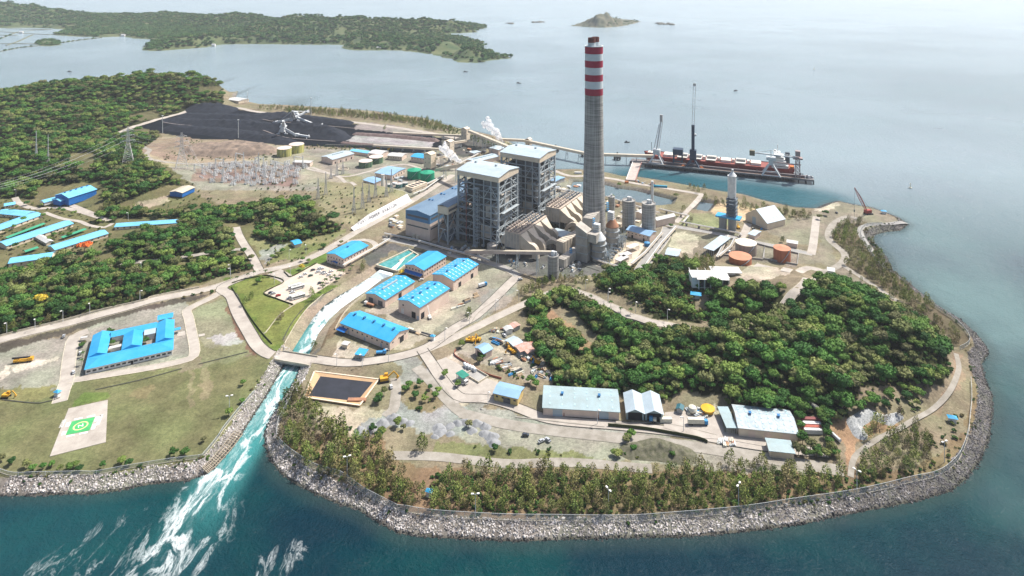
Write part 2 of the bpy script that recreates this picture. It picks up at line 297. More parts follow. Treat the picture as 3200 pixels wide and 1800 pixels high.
ZONES = [
 ([(-700, 200), (3400, 200), (3400, 1500), (-700, 1500)], C_SCRUB),
 ([(-700, 180), (560, 150), (560, 300), (360, 340), (-700, 420)], (.13, .12, .07)),
 ([(-700, 340), (400, 330), (480, 480), (560, 520), (780, 500), (860, 560), (640, 650), (500, 720), (-700, 900)], (.16, .15, .08)),
 ([(640, 300), (1150, 320), (1200, 340), (1380, 390), (1380, 420), (1280, 380), (1060, 345), (640, 290)], (.30, .27, .20)),
 ([(395, 395), (700, 372), (1100, 380), (1380, 430), (1500, 500), (1700, 620), (1640, 700), (1500, 700), (1300, 640), (1060, 590), (1080, 500), (780, 480), (500, 478)], C_GREY),
 ([(350, 350), (420, 345), (600, 350), (690, 380), (690, 405), (560, 405), (430, 420), (370, 400)], C_TAN),
 ([(370, 352), (480, 345), (640, 352), (700, 380), (660, 398), (420, 402), (350, 380)], (.29, .225, .18)),
 ([(495, 425), (560, 408), (760, 412), (745, 470), (480, 455)], (.25, .185, .165)),
 (K('f', 640, 800, 1000, 790, 1250, 900, 1500, 960, 1480, 1000, 1100, 1200, 940, 1320, 700, 1250, 640, 1050), (.27, .245, .16)),
 ([(660, 600), (780, 590), (880, 575), (830, 610), (680, 665), (620, 600)], (.23, .23, .12)),
 (K('f', 0, 470, 210, 500, 640, 620, 700, 740, 1000, 880, 700, 860, 400, 900, 500, 740, 360, 700, 0, 700), (.33, .30, .25)),
 ([(522, 267), (644, 281), (894, 312), (1060, 335), (1130, 352), (1130, 368), (1060, 385), (940, 383), (919, 374), (764, 366), (694, 364), (644, 352), (500, 350), (410, 336), (345, 318)], C_COAL),
 (K('f', 1000, 300, 1080, 262, 1400, 300, 1800, 370, 1900, 400, 1400, 370, 1000, 335), (.30, .27, .27)),
 (K('f', 900, 450, 1000, 392, 1400, 415, 1790, 460, 1770, 525, 1200, 500), C_ASH),
 (K('f', 1850, 380, 2300, 400, 2450, 500, 2100, 620, 1900, 560), (.10, .10, .10)),
 (K('g', 0, 760, 220, 760, 540, 830, 1000, 930, 1700, 1120, 2100, 1050, 2400, 1130, 1900, 1180, 1400, 1160, 900, 1010, 400, 880, 0, 790), C_ASPH),
 (K('j', 1440, 140, 1660, 30, 1800, 60, 2200, 160, 1950, 180, 1700, 100, 1500, 260, 1420, 230), (.12, .12, .12)),
 (K('g', 930, 700, 1200, 640, 2000, 600, 2300, 900, 2100, 1050, 1700, 1120, 1000, 930), (.13, .13, .13)),
 ([(1500, 500), (1640, 530), (1900, 600), (2080, 640), (2080, 545), (2120, 520), (2160, 540), (2090, 600), (2100, 660), (2000, 665), (1880, 660), (1750, 640), (1640, 700), (1560, 690), (1500, 640)], (.235, .215, .17)),
 (K('h', 300, 900, 620, 800, 700, 860, 540, 1090, 300, 1040), (.58, .50, .40)),
 (K('h', 40, 1080, 500, 1130, 620, 1130, 540, 1180, 100, 1160), C_ASPH),
 (K('h', 700, 1020, 880, 1040, 860, 1100, 760, 1140, 640, 1150), (.20, .20, .20)),
 (K('h', 930, 870, 1000, 720, 1245, 765, 1170, 950, 1090, 930), (.56, .50, .42)),
 (K('h', 1340, 500, 1400, 440, 1600, 440, 1830, 490, 1720, 560, 1720, 640, 1620, 600, 1400, 560), C_SAND),
 (K('h', 1150, 530, 1350, 540, 1600, 620, 1400, 700, 1000, 640), (.26, .27, .16)),
 (K('h', 1780, 640, 2100, 600, 2420, 540, 2380, 860, 2250, 850, 1900, 720), (.27, .25, .20)),
 (K('h', 1460, 800, 1600, 820, 2240, 920, 2220, 1080, 1850, 1020, 1500, 980, 1430, 900), (.25, .22, .19)),
 ([(2040, 530), (2110, 507), (2200, 525), (2280, 562), (2200, 590), (2130, 560), (2090, 610), (2100, 650), (2130, 680), (2230, 750), (2130, 700), (2060, 660), (2060, 600)], (.26, .235, .19)),
 (K('d', 440, 820, 700, 740, 720, 780, 560, 850), (.60, .52, .45)),
 ([(2085, 600), (2120, 560), (2180, 560), (2190, 600), (2230, 660), (2300, 730), (2400, 800), (2440, 850), (2440, 900), (2380, 850), (2250, 740), (2140, 680)], (.14, .12, .08)),
 ([(1060, 590), (1310, 690), (1290, 760), (1130, 850), (1000, 790), (1170, 650)], (.30, .275, .24)),
 ([(560, 700), (655, 690), (720, 710), (890, 720), (770, 850), (735, 885), (665, 880), (585, 745)], C_LAWN2),
 (K('j', 120, 430, 400, 370, 590, 420, 400, 540, 700, 650, 860, 620, 620, 1040, 480, 1060, 380, 900, 200, 600), (.20, .225, .07)),
 (K('j', 590, 320, 800, 260, 1040, 90, 1040, 200, 700, 370), (.13, .19, .05)),
 (K('j', 400, 530, 930, 230, 1220, 330, 700, 655), (.50, .42, .34)),
 (K('j', 340, 130, 560, 30, 660, 30, 560, 100, 420, 250), (.30, .30, .29)),
 (K('j', 440, 230, 640, 60, 1100, 20, 800, 170), (.17, .19, .08)),
 ([(0, 940), (200, 930), (480, 930), (650, 890), (690, 905), (640, 1010), (540, 1140), (440, 1200), (240, 1222), (-700, 1250), (-700, 900)], C_LAWN),
 ([(0, 880), (180, 840), (225, 830), (200, 940), (160, 990), (0, 990)], C_GRAV), ([(-700, 900), (0, 870), (0, 980), (-700, 1050)], C_GRAV),
 ([(230, 800), (470, 760), (500, 900), (190, 960), (170, 930)], (.31, .30, .27)),
 ([(480, 800), (560, 740), (650, 880), (600, 905), (500, 925)], (.23, .23, .14)),
 (K('i', 1950, 200, 2260, 110, 2400, 430, 2440, 560, 2100, 600, 1950, 480), (.27, .27, .19)),
 (K('i', 2120, 505, 2390, 440, 2430, 540, 2250, 590, 2150, 575), (.45, .45, .45)),
 (K('i', 0, 560, 600, 420, 1300, 200, 2060, 60, 2080, 95, 1300, 270, 860, 400, 0, 650), (.10, .085, .075)),
 (K('i', 2270, 200, 2330, 160, 2640, 560, 2600, 700, 2420, 500), (.20, .12, .09)),
 (K('i', 120, 800, 340, 730, 560, 690, 550, 740, 340, 800, 130, 860), (.62, .57, .50)), (K('i', 0, 800, 100, 790, 80, 880, 0, 940), (.62, .57, .50)),
 (K('i', 1890, 830, 1960, 815, 1930, 1200, 1870, 1210), (.25, .225, .14)), (K('i', 2030, 800, 2110, 780, 2110, 1110, 2040, 1130), (.25, .225, .14)), (K('i', 1400, 1000, 1560, 960, 1500, 1100, 1300, 1120), (.22, .20, .11)), (K('i', 830, 1060, 1130, 1030, 1100, 1110, 720, 1200), (.14, .19, .06)),
 (K('i', 0, 1000, 400, 1000, 620, 990, 600, 1100, 300, 1140, 0, 1130), (.22, .20, .10)),
 (K('j', 1420, 700, 1760, 560, 2300, 520, 2560, 250, 2560, 520, 2130, 890, 2080, 950, 1900, 1080, 1680, 1110, 1840, 880), (.48, .42, .365)),
 (K('j', 1080, 1180, 1180, 1000, 1460, 1060, 1400, 1200), (.52, .47, .40)),
 (K('j', 900, 1180, 1120, 920, 1240, 700, 1180, 700, 960, 950, 880, 1160), (.19, .14, .10)),
 (K('j', 640, 1060, 800, 800, 960, 600, 1180, 490, 1560, 330, 1400, 330, 1000, 560, 700, 880, 600, 1060), (.21, .19, .13)),
 (K('j', 1700, 1200, 1900, 1180, 2100, 1300, 2180, 1440, 1740, 1440, 1800, 1330), (.34, .34, .33)),
 (K('k', 200, 740, 420, 640, 480, 760, 820, 960, 780, 1110, 600, 1160, 400, 1160, 160, 840), (.56, .50, .42)),
 (K('k', 400, 640, 520, 540, 700, 460, 900, 400, 1400, 880, 1380, 920, 1100, 920, 700, 760), (.33, .30, .26)),
 (K('k', 780, 600, 860, 570, 1080, 720, 1040, 760), (.52, .46, .38)),
 (K('k', 1240, 220, 1400, 230, 1820, 600, 1800, 670, 1680, 680, 1500, 560, 1310, 330), (.36, .24, .16)),
 (K('k', 720, 10, 1000, 0, 900, 100, 620, 340, 560, 360, 600, 260), (.28, .28, .26)),
 (K('k', 0, 1180, 500, 1170, 620, 1150, 1000, 1260, 1400, 1350, 2576, 1450, 2576, 1600, 1400, 1600, 0, 1450), (.31, .31, .29)),
 ([(1200, 1070), (1500, 1085), (1700, 1100), (1900, 1130), (2100, 1180), (2100, 1210), (1700, 1170), (1300, 1150), (1150, 1100)], (.31, .30, .26)),
 ([(1100, 1110), (1350, 1130), (1500, 1145), (1400, 1165), (1090, 1150)], (.19, .20, .10)),
 (K('n', 600, 220, 1300, 260, 1360, 320, 1150, 400, 1000, 480, 820, 520, 700, 480), (.52, .46, .37)),
 (K('n', 1060, 400, 1380, 250, 1400, 200, 1900, 260, 2100, 200, 2200, 480, 1800, 520, 1560, 420, 1300, 430, 1060, 520), (.37, .38, .39)),
 (K('n', 150, 550, 700, 500, 1300, 560, 1380, 740, 1700, 860, 2576, 900, 2576, 1340, 1800, 1310, 1450, 1280, 900, 940, 420, 720), (.24, .17, .11)),
 ([(1300, 1180), (1700, 1180), (2100, 1190), (2300, 1180), (2420, 1100), (2450, 1000), (2440, 930), (2480, 1050), (2430, 1170), (2350, 1210), (2100, 1260), (1900, 1285), (1400, 1305), (1280, 1300)], (.22, .165, .105)),
 (K('p', 560, 660, 860, 680, 1250, 640, 1300, 780, 900, 900, 860, 1150, 800, 1180, 760, 900, 680, 800), (.42, .28, .18)),
 (K('p', 1850, 0, 1950, 0, 1960, 300, 1700, 640, 1560, 680, 1560, 620, 1760, 500, 1860, 280), (.30, .23, .17)),
 (K('l', 560, 440, 1130, 390, 1180, 640, 1600, 720, 1880, 770, 2100, 860, 2060, 880, 1400, 840, 900, 720, 560, 600, 0, 590, 0, 530, 560, 560), (.52, .46, .38)),
 (K('l', 1000, 590, 1100, 590, 1160, 650, 1010, 640), (.20, .20, .20)), (K('l', 1100, 760, 1280, 740, 1600, 800, 1600, 850, 1300, 830), (.24, .24, .24)),
 (K('n', 1460, 60, 1560, 20, 1740, 0, 1880, 100, 1900, 230, 1760, 290, 1500, 200), (.24, .21, .13)),
]
WR = wob(GX, GY, 26, 2) * 1.0; WR2 = wob(GX, GY, 11, 3) * 0.6; WL = wob(GX + 77, GY, 24, 4) * 1.0
PXX, PYY = px(GX + WR * 2.2 + WR2, GY + (WL + WR2) * 2.2, np.maximum(GZ, 0))
GCOL = np.zeros((NV, NU, 3), np.float32); GCOL[:] = C_SCRUB
for poly, c in ZONES:
 if len(poly) < 3: continue
 GCOL[inpoly(PXX, PYY, poly)] = c
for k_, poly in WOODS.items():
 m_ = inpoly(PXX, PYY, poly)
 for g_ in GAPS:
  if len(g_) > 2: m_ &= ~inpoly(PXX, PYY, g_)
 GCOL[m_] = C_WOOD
for poly, c in [(K('k', 1240, 220, 1400, 230, 1820, 600, 1800, 670, 1680, 680, 1500, 560, 1310, 330), (.36, .24, .16)), (K('h', 1600, 1165, 1800, 1030, 2130, 1110, 2110, 1160, 1960, 1200, 1740, 1220, 1640, 1200), (.54, .48, .40)),
    (K('h', 820, 1240, 1180, 1200, 1150, 1440, 700, 1440), (.22, .12, .09)), (K('e', 1400, 580, 1700, 520, 1700, 580, 1480, 650, 1340, 620), (.45, .38, .30))]:
 GCOL[inpoly(PXX, PYY, poly)] = c
GCOL *= .9; GCOL[GCOL.max(-1) > .34] *= .88
slope = (GZ > -9) & (GZ < G - 0.35) & (GZ < 3.7)
GCOL[slope] = C_RIP; GCOL[slope & (GX > 170)] = (.14, .13, .125)  # slope ground coloured darker to paint in shaded crevices between the stones
GCOL[GZ < 0.5] = (.11, .105, .09)
m_ = slope & inpoly(PXX, PYY, [(560, 1250), (780, 900), (990, 660), (930, 640), (720, 830)]) & (PYY < 905); GCOL[m_] = (.30, .25, .20)
def ground_extra(n, l, b, out):
 at = n.new('ShaderNodeAttribute'); at.attribute_name = 'soil'
 geo = n.new('ShaderNodeNewGeometry')
 n1 = n.new('ShaderNodeTexNoise'); n1.inputs['Scale'].default_value = 0.05; n1.inputs['Detail'].default_value = 8; n1.inputs['Roughness'].default_value = .72
 n2 = n.new('ShaderNodeTexNoise'); n2.inputs['Scale'].default_value = 0.6; n2.inputs['Detail'].default_value = 6; n2.inputs['Roughness'].default_value = .75
 l.new(geo.outputs['Position'], n1.inputs['Vector']); l.new(geo.outputs['Position'], n2.inputs['Vector'])
 r1 = n.new('ShaderNodeMapRange'); r1.inputs[1].default_value = .32; r1.inputs[2].default_value = .68; r1.inputs[3].default_value = 0.6; r1.inputs[4].default_value = 1.24
 r2 = n.new('ShaderNodeMapRange'); r2.inputs[1].default_value = .35; r2.inputs[2].default_value = .65; r2.inputs[3].default_value = 0.68; r2.inputs[4].default_value = 1.22
 l.new(n1.outputs['Fac'], r1.inputs[0]); l.new(n2.outputs['Fac'], r2.inputs[0])
 mu = n.new('ShaderNodeMath'); mu.operation = 'MULTIPLY'; l.new(r1.outputs[0], mu.inputs[0]); l.new(r2.outputs[0], mu.inputs[1])
 vm = n.new('ShaderNodeVectorMath'); vm.operation = 'SCALE'; l.new(at.outputs['Color'], vm.inputs[0]); l.new(mu.outputs[0], vm.inputs['Scale'])
 # dry and green patches, only hue
 n3 = n.new('ShaderNodeTexNoise'); n3.inputs['Scale'].default_value = 0.028; n3.inputs['Detail'].default_value = 7
 l.new(geo.outputs['Position'], n3.inputs['Vector'])
 mx = n.new('ShaderNodeMix'); mx.data_type = 'RGBA'; mx.blend_type = 'MULTIPLY'; mx.inputs['Factor'].default_value = 1
 rp = n.new('ShaderNodeValToRGB'); rp.color_ramp.elements[0].position = .4; rp.color_ramp.elements[0].color = (.93, 1.0, .86, 1)
 rp.color_ramp.elements[1].position = .6; rp.color_ramp.elements[1].color = (1.0, .95, .91, 1); l.new(n3.outputs['Fac'], rp.inputs[0])
 l.new(vm.outputs[0], mx.inputs['A']); l.new(rp.outputs[0], mx.inputs['B'])
 l.new(mx.outputs['Result'], b.inputs['Base Color'])
 bp = n.new('ShaderNodeBump'); bp.inputs['Strength'].default_value = .5; bp.inputs['Distance'].default_value = .5
 l.new(n2.outputs['Fac'], bp.inputs['Height']); l.new(bp.outputs[0], b.inputs['Normal'])
M_GROUND = mat('ground', (.2, .2, .2), rough=.95, spec=.1, extra=ground_extra)
idx = np.arange(NV * NU).reshape(NV, NU)
quads = np.stack([idx[:-1, :-1], idx[:-1, 1:], idx[1:, 1:], idx[1:, :-1]], -1).reshape(-1, 4)
zq = GZ.ravel()[quads].max(1); quads = quads[zq > -5.5]
used = np.unique(quads); remap = np.zeros(NV * NU, np.int64); remap[used] = np.arange(len(used))
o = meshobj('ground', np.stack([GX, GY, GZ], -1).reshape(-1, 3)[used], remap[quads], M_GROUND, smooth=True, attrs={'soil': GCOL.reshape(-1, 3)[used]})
tag(o, kind='structure')
# ---------------------------------------------------------------- sea
def polyline_field(X, Y, pts, cap):
 """pts: (x, y, halfwidth, value) world; returns max of value*falloff and"""
 r = np.zeros(X.shape)
 for a, b in zip(pts[:-1], pts[1:]):
  a = np.array(a); b = np.array(b); ab = b[:2] - a[:2]; L = ab @ ab
  t = np.clip(((X - a[0]) * ab[0] + (Y - a[1]) * ab[1]) / L, 0, 1)
  d = np.hypot(X - a[0] - t * ab[0], Y - a[1] - t * ab[1]); w = a[2] + (b[2] - a[2]) * t; v = a[3] + (b[3] - a[3]) * t
  r = np.maximum(r, v * (1 - sm(d / w, .25, 1.0)))
 return r
def wl(pts): return [(*P((x, y), 0)[:2], w, v) for x, y, w, v in pts]
FOAM = wl([(975, 690, 16, 1.2), (900, 735, 17, 1.0), (840, 775, 18, .84), (790, 840, 18, .70), (750, 905, 16, .60), (715, 955, 16, .68), (650, 1060, 17, .66), (600, 1130, 19, .62),
   (540, 1210, 24, .62), (490, 1290, 28, .56), (440, 1380, 32, .52), (380, 1470, 38, .46)])
FOAM2 = wl([(560, 1190, 12, .34), (500, 1300, 38, .40), (430, 1400, 52, .42), (330, 1500, 62, .40)])
FOAM3 = wl([(330, 1300, 18, .32), (230, 1370, 20, .30), (100, 1440, 20, .30)])
FOAM4 = wl([(760, 1370, 12, .34), (690, 1420, 20, .38), (620, 1500, 22, .38)])
TEAL = wl([(975, 690, 18, 1), (790, 840, 20, 1), (700, 975, 20, 1), (600, 1130, 22, .95), (520, 1260, 26, .5), (450, 1380, 34, .26), (380, 1480, 40, .16)])
TEAL2 = wl([(-200, 1400, 60, .20), (150, 1330, 50, .2), (400, 1400, 60, .13)])
ux = np.concatenate([np.linspace(-8900, -900, 40)[:-1], np.linspace(-900, -420, 90)[:-1], np.linspace(-420, 120, 330)[:-1], np.linspace(120, 700, 120)[:-1], np.linspace(700, 8900, 40)])
uy = np.concatenate([np.linspace(-900, 250, 12)[:-1], np.linspace(250, 700, 300)[:-1], np.linspace(700, 1400, 120)[:-1], np.linspace(1400, 11900, 80)])
SX, SY = np.meshgrid(ux, uy)
fo = np.maximum.reduce([polyline_field(SX, SY, q, 0) for q in (FOAM, FOAM2, FOAM3, FOAM4)])
te = np.maximum(polyline_field(SX, SY, TEAL, 0), polyline_field(SX, SY, TEAL2, 0))
dcoast = pdist(SX, SY, MAINw, cap=60.)
sh = 1 - sm(dcoast, 0, 12)
bigd = pdist(SX, SY, poly2w([(1560, 470), (1750, 500), (2030, 540), (2060, 500), (1600, 440)], 0), cap=200)
basin = 1 - sm(np.where(inpoly(SX, SY, poly2w([(1560, 450), (1620, 448), (1750, 475), (2030, 530), (2060, 500), (1600, 425)], 0)), 0, bigd), 10, 60)
basin = np.where(inpoly(SX, SY, MAINw), 0, basin)
shoal = polyline_field(SX, SY, wl([(2300, 560, 60, .5), (2420, 720, 90, .9), (2560, 850, 100, .9), (2640, 1100, 70, .55), (2560, 1250, 40, .3)]), 0)
milk_haze = (sm(SY + 0.25 * SX, 480, 1150) * .72 + .4 * sm(SY, 1200, 4200)); NS = len(ux); ids = np.arange(SX.size).reshape(SX.shape)  # milky bay water, with far haze and sky reflection painted into its colour
sq = np.stack([ids[:-1, :-1], ids[:-1, 1:], ids[1:, 1:], ids[1:, :-1]], -1).reshape(-1, 4)
def sea_mat():
 m = bpy.data.materials.new('sea_water'); m.use_nodes = True; nt = m.node_tree; n = nt.nodes; l = nt.links; b = n['Principled BSDF']
 geo = n.new('ShaderNodeNewGeometry'); pos = geo.outputs['Position']
 def attr(k):
  a = n.new('ShaderNodeAttribute'); a.attribute_name = k; return a.outputs['Fac']
 def noise(scale, detail, rough=.6, vec=None, dist=0):
  x = n.new('ShaderNodeTexNoise'); x.inputs['Scale'].default_value = scale; x.inputs['Detail'].default_value = detail; x.inputs['Roughness'].default_value = rough
  x.inputs['Distortion'].default_value = dist; l.new(vec or pos, x.inputs['Vector']); return x.outputs['Fac']
 def rng(s, a, b_, c=0, d=1, smooth=True):
  x = n.new('ShaderNodeMapRange'); x.interpolation_type = 'SMOOTHSTEP' if smooth else 'LINEAR'
  l.new(s, x.inputs[0]); x.inputs[1].default_value = a; x.inputs[2].default_value = b_; x.inputs[3].default_value = c; x.inputs[4].default_value = d; return x.outputs[0]
 def math_(op, a, b_=None):
  x = n.new('ShaderNodeMath'); x.operation = op
  for i_, v in enumerate((a, b_)):
   if v is None: continue
   if isinstance(v, (int, float)): x.inputs[i_].default_value = v
   else: l.new(v, x.inputs[i_])
  return x.outputs[0]
 def mixc(f, a, b_):
  x = n.new('ShaderNodeMix'); x.data_type = 'RGBA'; l.new(f, x.inputs['Factor'])
  for k, v in (('A', a), ('B', b_)):
   if isinstance(v, tuple): x.inputs[k].default_value = (*v, 1)
   else: l.new(v, x.inputs[k])
  return x.outputs['Result']
 base = mixc(rng(noise(.006, 4), .4, .62), (.0006, .020, .034), (.0004, .042, .046))
 base = mixc(math_('MULTIPLY', attr('milk_haze'), rng(noise(.0022, 5, .6), .35, .65, .82, 1.0)), base, (.325, .41, .455))
 base = mixc(math_('MULTIPLY', attr('shoal'), rng(noise(.008, 5), .3, .7, .25, .8)), base, (.13, .22, .22))
 base = mixc(attr('basin'), base, (.02, .095, .12))
 base = mixc(math_('MULTIPLY', attr('shore'), .55), base, (.035, .055, .05))
 base = mixc(rng(attr('teal'), 0, 1), base, (.045, .22, .22))
 # foam: stretched along the current, filaments that thin out where the value is low
 mp = n.new('ShaderNodeMapping'); mp.inputs['Rotation'].default_value = (0, 0, math.radians(6)); mp.inputs['Scale'].default_value = (1.15, .45, 1)
 l.new(pos, mp.inputs['Vector'])
 nw = n.new('ShaderNodeTexNoise'); nw.inputs['Scale'].default_value = .07; nw.inputs['Detail'].default_value = 5; l.new(mp.outputs[0], nw.inputs['Vector'])
 va = n.new('ShaderNodeVectorMath'); va.operation = 'MULTIPLY_ADD'; l.new(nw.outputs['Color'], va.inputs[0]); va.inputs[1].default_value = (10, 10, 0); l.new(mp.outputs[0], va.inputs[2])
 rn = noise(.06, 7, .62, va.outputs[0], .6); rid = rng(math_('ABSOLUTE', math_('SUBTRACT', rn, .5)), 0.0, .075, 1, 0, False)
 patch = noise(.055, 6, .7, va.outputs[0])
 fine = noise(.45, 5, .75, va.outputs[0])
 f1 = math_('ADD', math_('MULTIPLY', rid, .42), math_('ADD', math_('MULTIPLY', patch, .8), math_('MULTIPLY', fine, .5)))
 f2 = math_('ADD', f1, math_('MULTIPLY', attr('foam'), 1.15))
 foam = rng(f2, 1.28, 1.95, 0, .90)
 gate = rng(attr('foam'), .01, .16); foam = math_('MULTIPLY', foam, gate)
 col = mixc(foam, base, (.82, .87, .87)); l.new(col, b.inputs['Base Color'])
 b.inputs['IOR'].default_value = 1.33; l.new(rng(attr('milk_haze'), 0, 1, .10, .34, False), b.inputs['Specular IOR Level'])
 l.new(rng(foam, 0, 1, .16, .75, False), b.inputs['Roughness'])
 w1 = noise(.10, 6, .7, None, .4); w2 = noise(.5, 4, .65)
 hgt = math_('ADD', math_('MULTIPLY', w1, 2.2), math_('MULTIPLY', w2, .9))
 hgt = math_('ADD', hgt, math_('MULTIPLY', foam, .5))
 bp = n.new('ShaderNodeBump'); bp.inputs['Strength'].default_value = .8; bp.inputs['Distance'].default_value = 1.0
 l.new(hgt, bp.inputs['Height']); l.new(bp.outputs[0], b.inputs['Normal'])
 return m
M_SEA = sea_mat()
o = meshobj('sea', np.stack([SX, SY, np.zeros_like(SX)], -1).reshape(-1, 3), sq, M_SEA, attrs=dict(foam=fo.ravel(), teal=te.ravel(), shore=sh.ravel(), basin=basin.ravel(), milk_haze=milk_haze.ravel(), shoal=shoal.ravel()))
tag(o, kind='structure')
# ---------------------------------------------------------------- haze
M_HAZE = bpy.data.materials.new('haze'); M_HAZE.use_nodes = True; n = M_HAZE.node_tree.nodes; n.clear()
pv = n.new('ShaderNodeVolumePrincipled'); pv.inputs['Color'].default_value = (.90, .94, 1.0, 1); pv.inputs['Density'].default_value = 4.8e-5; pv.inputs['Anisotropy'].default_value = .2
mo = n.new('ShaderNodeOutputMaterial'); M_HAZE.node_tree.links.new(pv.outputs[0], mo.inputs['Volume'])
o = MB().box(-9000, 9000, -1000, 12000, -8, 300).build('haze', M_HAZE); tag(o, kind='stuff')
# ---------------------------------------------------------------- far peninsula, islets
def hillmass(name, outline, lumps, spacing, m, seed, kind='structure', amp=.18):
 w = poly2w(outline, 0); x0, y0 = w.min(0) - 20; x1, y1 = w.max(0) + 20
 xs = np.arange(x0, x1, spacing); ys = np.arange(y0, y1, spacing); X, Y = np.meshgrid(xs, ys)
 Xw = X + wob(X, Y, 70, seed) * 9; Yw = Y + wob(X + 50, Y, 60, seed + 1) * 9
 d = pdist(Xw, Yw, w, cap=90.); d = np.where(inpoly(Xw, Yw, w), d, -d)
 h = 0
 for (a, b_, z, R) in lumps:
  c = P((a, b_), z); r = np.hypot(X - c[0], Y - c[1]) / R
  h = h + np.where(r < 1, z * (.5 + .5 * np.cos(np.pi * np.minimum(r, 1))), 0) ** 3
 h = h ** (1 / 3.) * (1 + amp * wob(X, Y, 130, seed) + .5 * amp * wob(X, Y, 60, seed + 2))
 z = np.where(d > 0, 1.5 * sm(d, 0, 12) + h * sm(d, 0, 70), -3)
 ids = np.arange(X.size).reshape(X.shape); q = np.stack([ids[:-1, :-1], ids[:-1, 1:], ids[1:, 1:], ids[1:, :-1]], -1).reshape(-1, 4)
 q = q[z.ravel()[q].max(1) > -2]; us = np.unique(q); rm = np.zeros(X.size, int); rm[us] = np.arange(len(us))
 o = meshobj(name, np.stack([X, Y, z], -1).reshape(-1, 3)[us], rm[q], m, smooth=True)
 tag(o, kind=kind)
 return X, Y, z, d
PEN = [(-700, 70), (0, 71), (60, 70), (125, 72), (165, 74), (140, 82), (125, 88), (180, 92), (250, 94), (310, 92), (335, 97), (375, 99), (385, 103), (360, 115), (350, 125), (385, 129), (420, 127), (500, 121), (560, 112), (640, 111), (740, 112), (860, 113), (868, 125), (900, 127),
  (1000, 127), (1035, 131), (1075, 136), (1110, 143), (1140, 150), (1150, 157), (1200, 159), (1240, 152), (1290, 146), (1255, 140), (1225, 130), (1205, 124), (1222, 114), (1200, 107), (1160, 95), (1105, 90), (1140, 84), (1198, 82), (1200, 76), (1228, 69), (1200, 62), (1150, 56), (900, 54), (700, 50), (450, 40), (150, 32), (-700, 5)]
PENL = [(-100, 22, 80, 700), (30, 20, 75, 420), (120, 28, 62, 330), (260, 40, 34, 380), (400, 36, 38, 420), (520, 42, 40, 300), (600, 38, 50, 300), (700, 60, 48, 330), (760, 42, 62, 300), (860, 48, 60, 300), (960, 52, 50, 320), (1060, 54, 50, 280),
  (1140, 58, 46, 220), (1190, 66, 26, 120), (500, 92, 36, 260), (640, 85, 45, 260), (800, 90, 42, 230), (930, 88, 30, 240), (1020, 100, 24, 200), (1110, 105, 26, 150), (1170, 122, 30, 120), (1110, 128, 26, 110), (1200, 145, 16, 90), (280, 82, 24, 200), (180, 60, 20, 250), (950, 118, 10, 90)]
M_FARG = mat('far_hill_soil', (.14, .15, .07), rgb2=(.04, .075, .03), scale=.012, rough=1, detail=8)
PX_, PY_, PZ_, PD_ = hillmass('hills', PEN, PENL, 14.0, M_FARG, 1)
ISL = [(1437, 65), (1460, 67), (1500, 70), (1540, 69), (1575, 64), (1600, 59), (1612, 54), (1590, 50), (1540, 46), (1480, 52), (1450, 60)]
M_ISL = mat('island_scrub', (.20, .18, .12), rgb2=(.035, .06, .04), scale=.02, rough=1, detail=8)
IX_, IY_, IZ_, ID_ = hillmass('island_hill', ISL, [(1500, 42, 62, 230), (1540, 38, 60, 260), (1575, 46, 40, 180), (1470, 56, 26, 170)], 9.0, M_ISL, 3, amp=.3)
TIP = [(-40, 226), (0, 222), (30, 219), (36, 222), (10, 229), (-40, 233)]
for j_, (pl, zz) in enumerate([(K('c', 170, 222, 260, 232, 390, 226, 300, 219), 7), (K('c', 1455, 240, 1500, 248, 1540, 243, 1490, 232), 9), (K('c', 1545, 246, 1580, 255, 1620, 249, 1570, 237), 10), (K('b', 2500, 238, 2560, 244, 2600, 238, 2550, 232), 6)]):
 w = poly2w(pl, 0); c = w.mean(0); R = np.abs(w - c).max()
 mb = MB();
 for q_ in range(14):
  a = random.uniform(0, 6.28); rr = random.uniform(0, .9); cx = c[0] + math.cos(a) * rr * np.abs(w[:, 0] - c[0]).max(); cy = c[1] + math.sin(a) * rr * np.abs(w[:, 1] - c[1]).max()
  r_ = R * random.uniform(.12, .3); hh = zz * random.uniform(.4, 1)
  mb.lathe([(r_, -2), (r_ * .8, hh * .5), (r_ * .45, hh * .9), (0.01, hh)], cx, cy, 9, False)
 o = mb.build('rock_islet', mat('islet_rock', (.10, .10, .08)))
 tag(o, ['dark low rocky islet left of the hilly island', 'first small rocky islet right of the hilly island', 'outer small rocky islet right of the hilly island', 'thin rocky reef off the green headland tip'][j_], 'islet', 'rocky islets off the bay')
# ---------------------------------------------------------------- roads, paths, paved areas
M_ROAD = mat('road_concrete', (.45, .41, .36), rgb2=(.31, .275, .24), scale=.12, rough=.9, detail=8)
M_ROAD2 = mat('old_asphalt', (.34, .33, .31), rgb2=(.24, .235, .225), scale=.1, rough=.95, detail=8)
M_DIRT = mat('gravel_track', (.35, .325, .285), rgb2=(.22, .20, .165), scale=.15, rough=1, detail=8)
M_KERB = mat('kerb', (.62, .56, .44), rgb2=(.40, .36, .28), scale=.3, rough=.9)
M_DRAIN = mat('drain_edge', (.06, .06, .05), rough=1)
def smooth_line(pts, step=5.0):
 pts = [np.array(p, float) for p in pts]; out = []
 for i in range(len(pts) - 1):
  p0 = pts[max(i - 1, 0)]; p1 = pts[i]; p2 = pts[i + 1]; p3 = pts[min(i + 2, len(pts) - 1)]
  n = max(2, int(np.linalg.norm(p2 - p1) / step))
  for k in range(n):
   t = k / n
   out.append(.5 * ((2 * p1) + (-p0 + p2) * t + (2 * p0 - 5 * p1 + 4 * p2 - p3) * t * t + (-p0 + 3 * p1 - 3 * p2 + p3) * t ** 3))
 out.append(pts[-1]); return np.array(out)
ROADW = []
RLAY = [0.10]
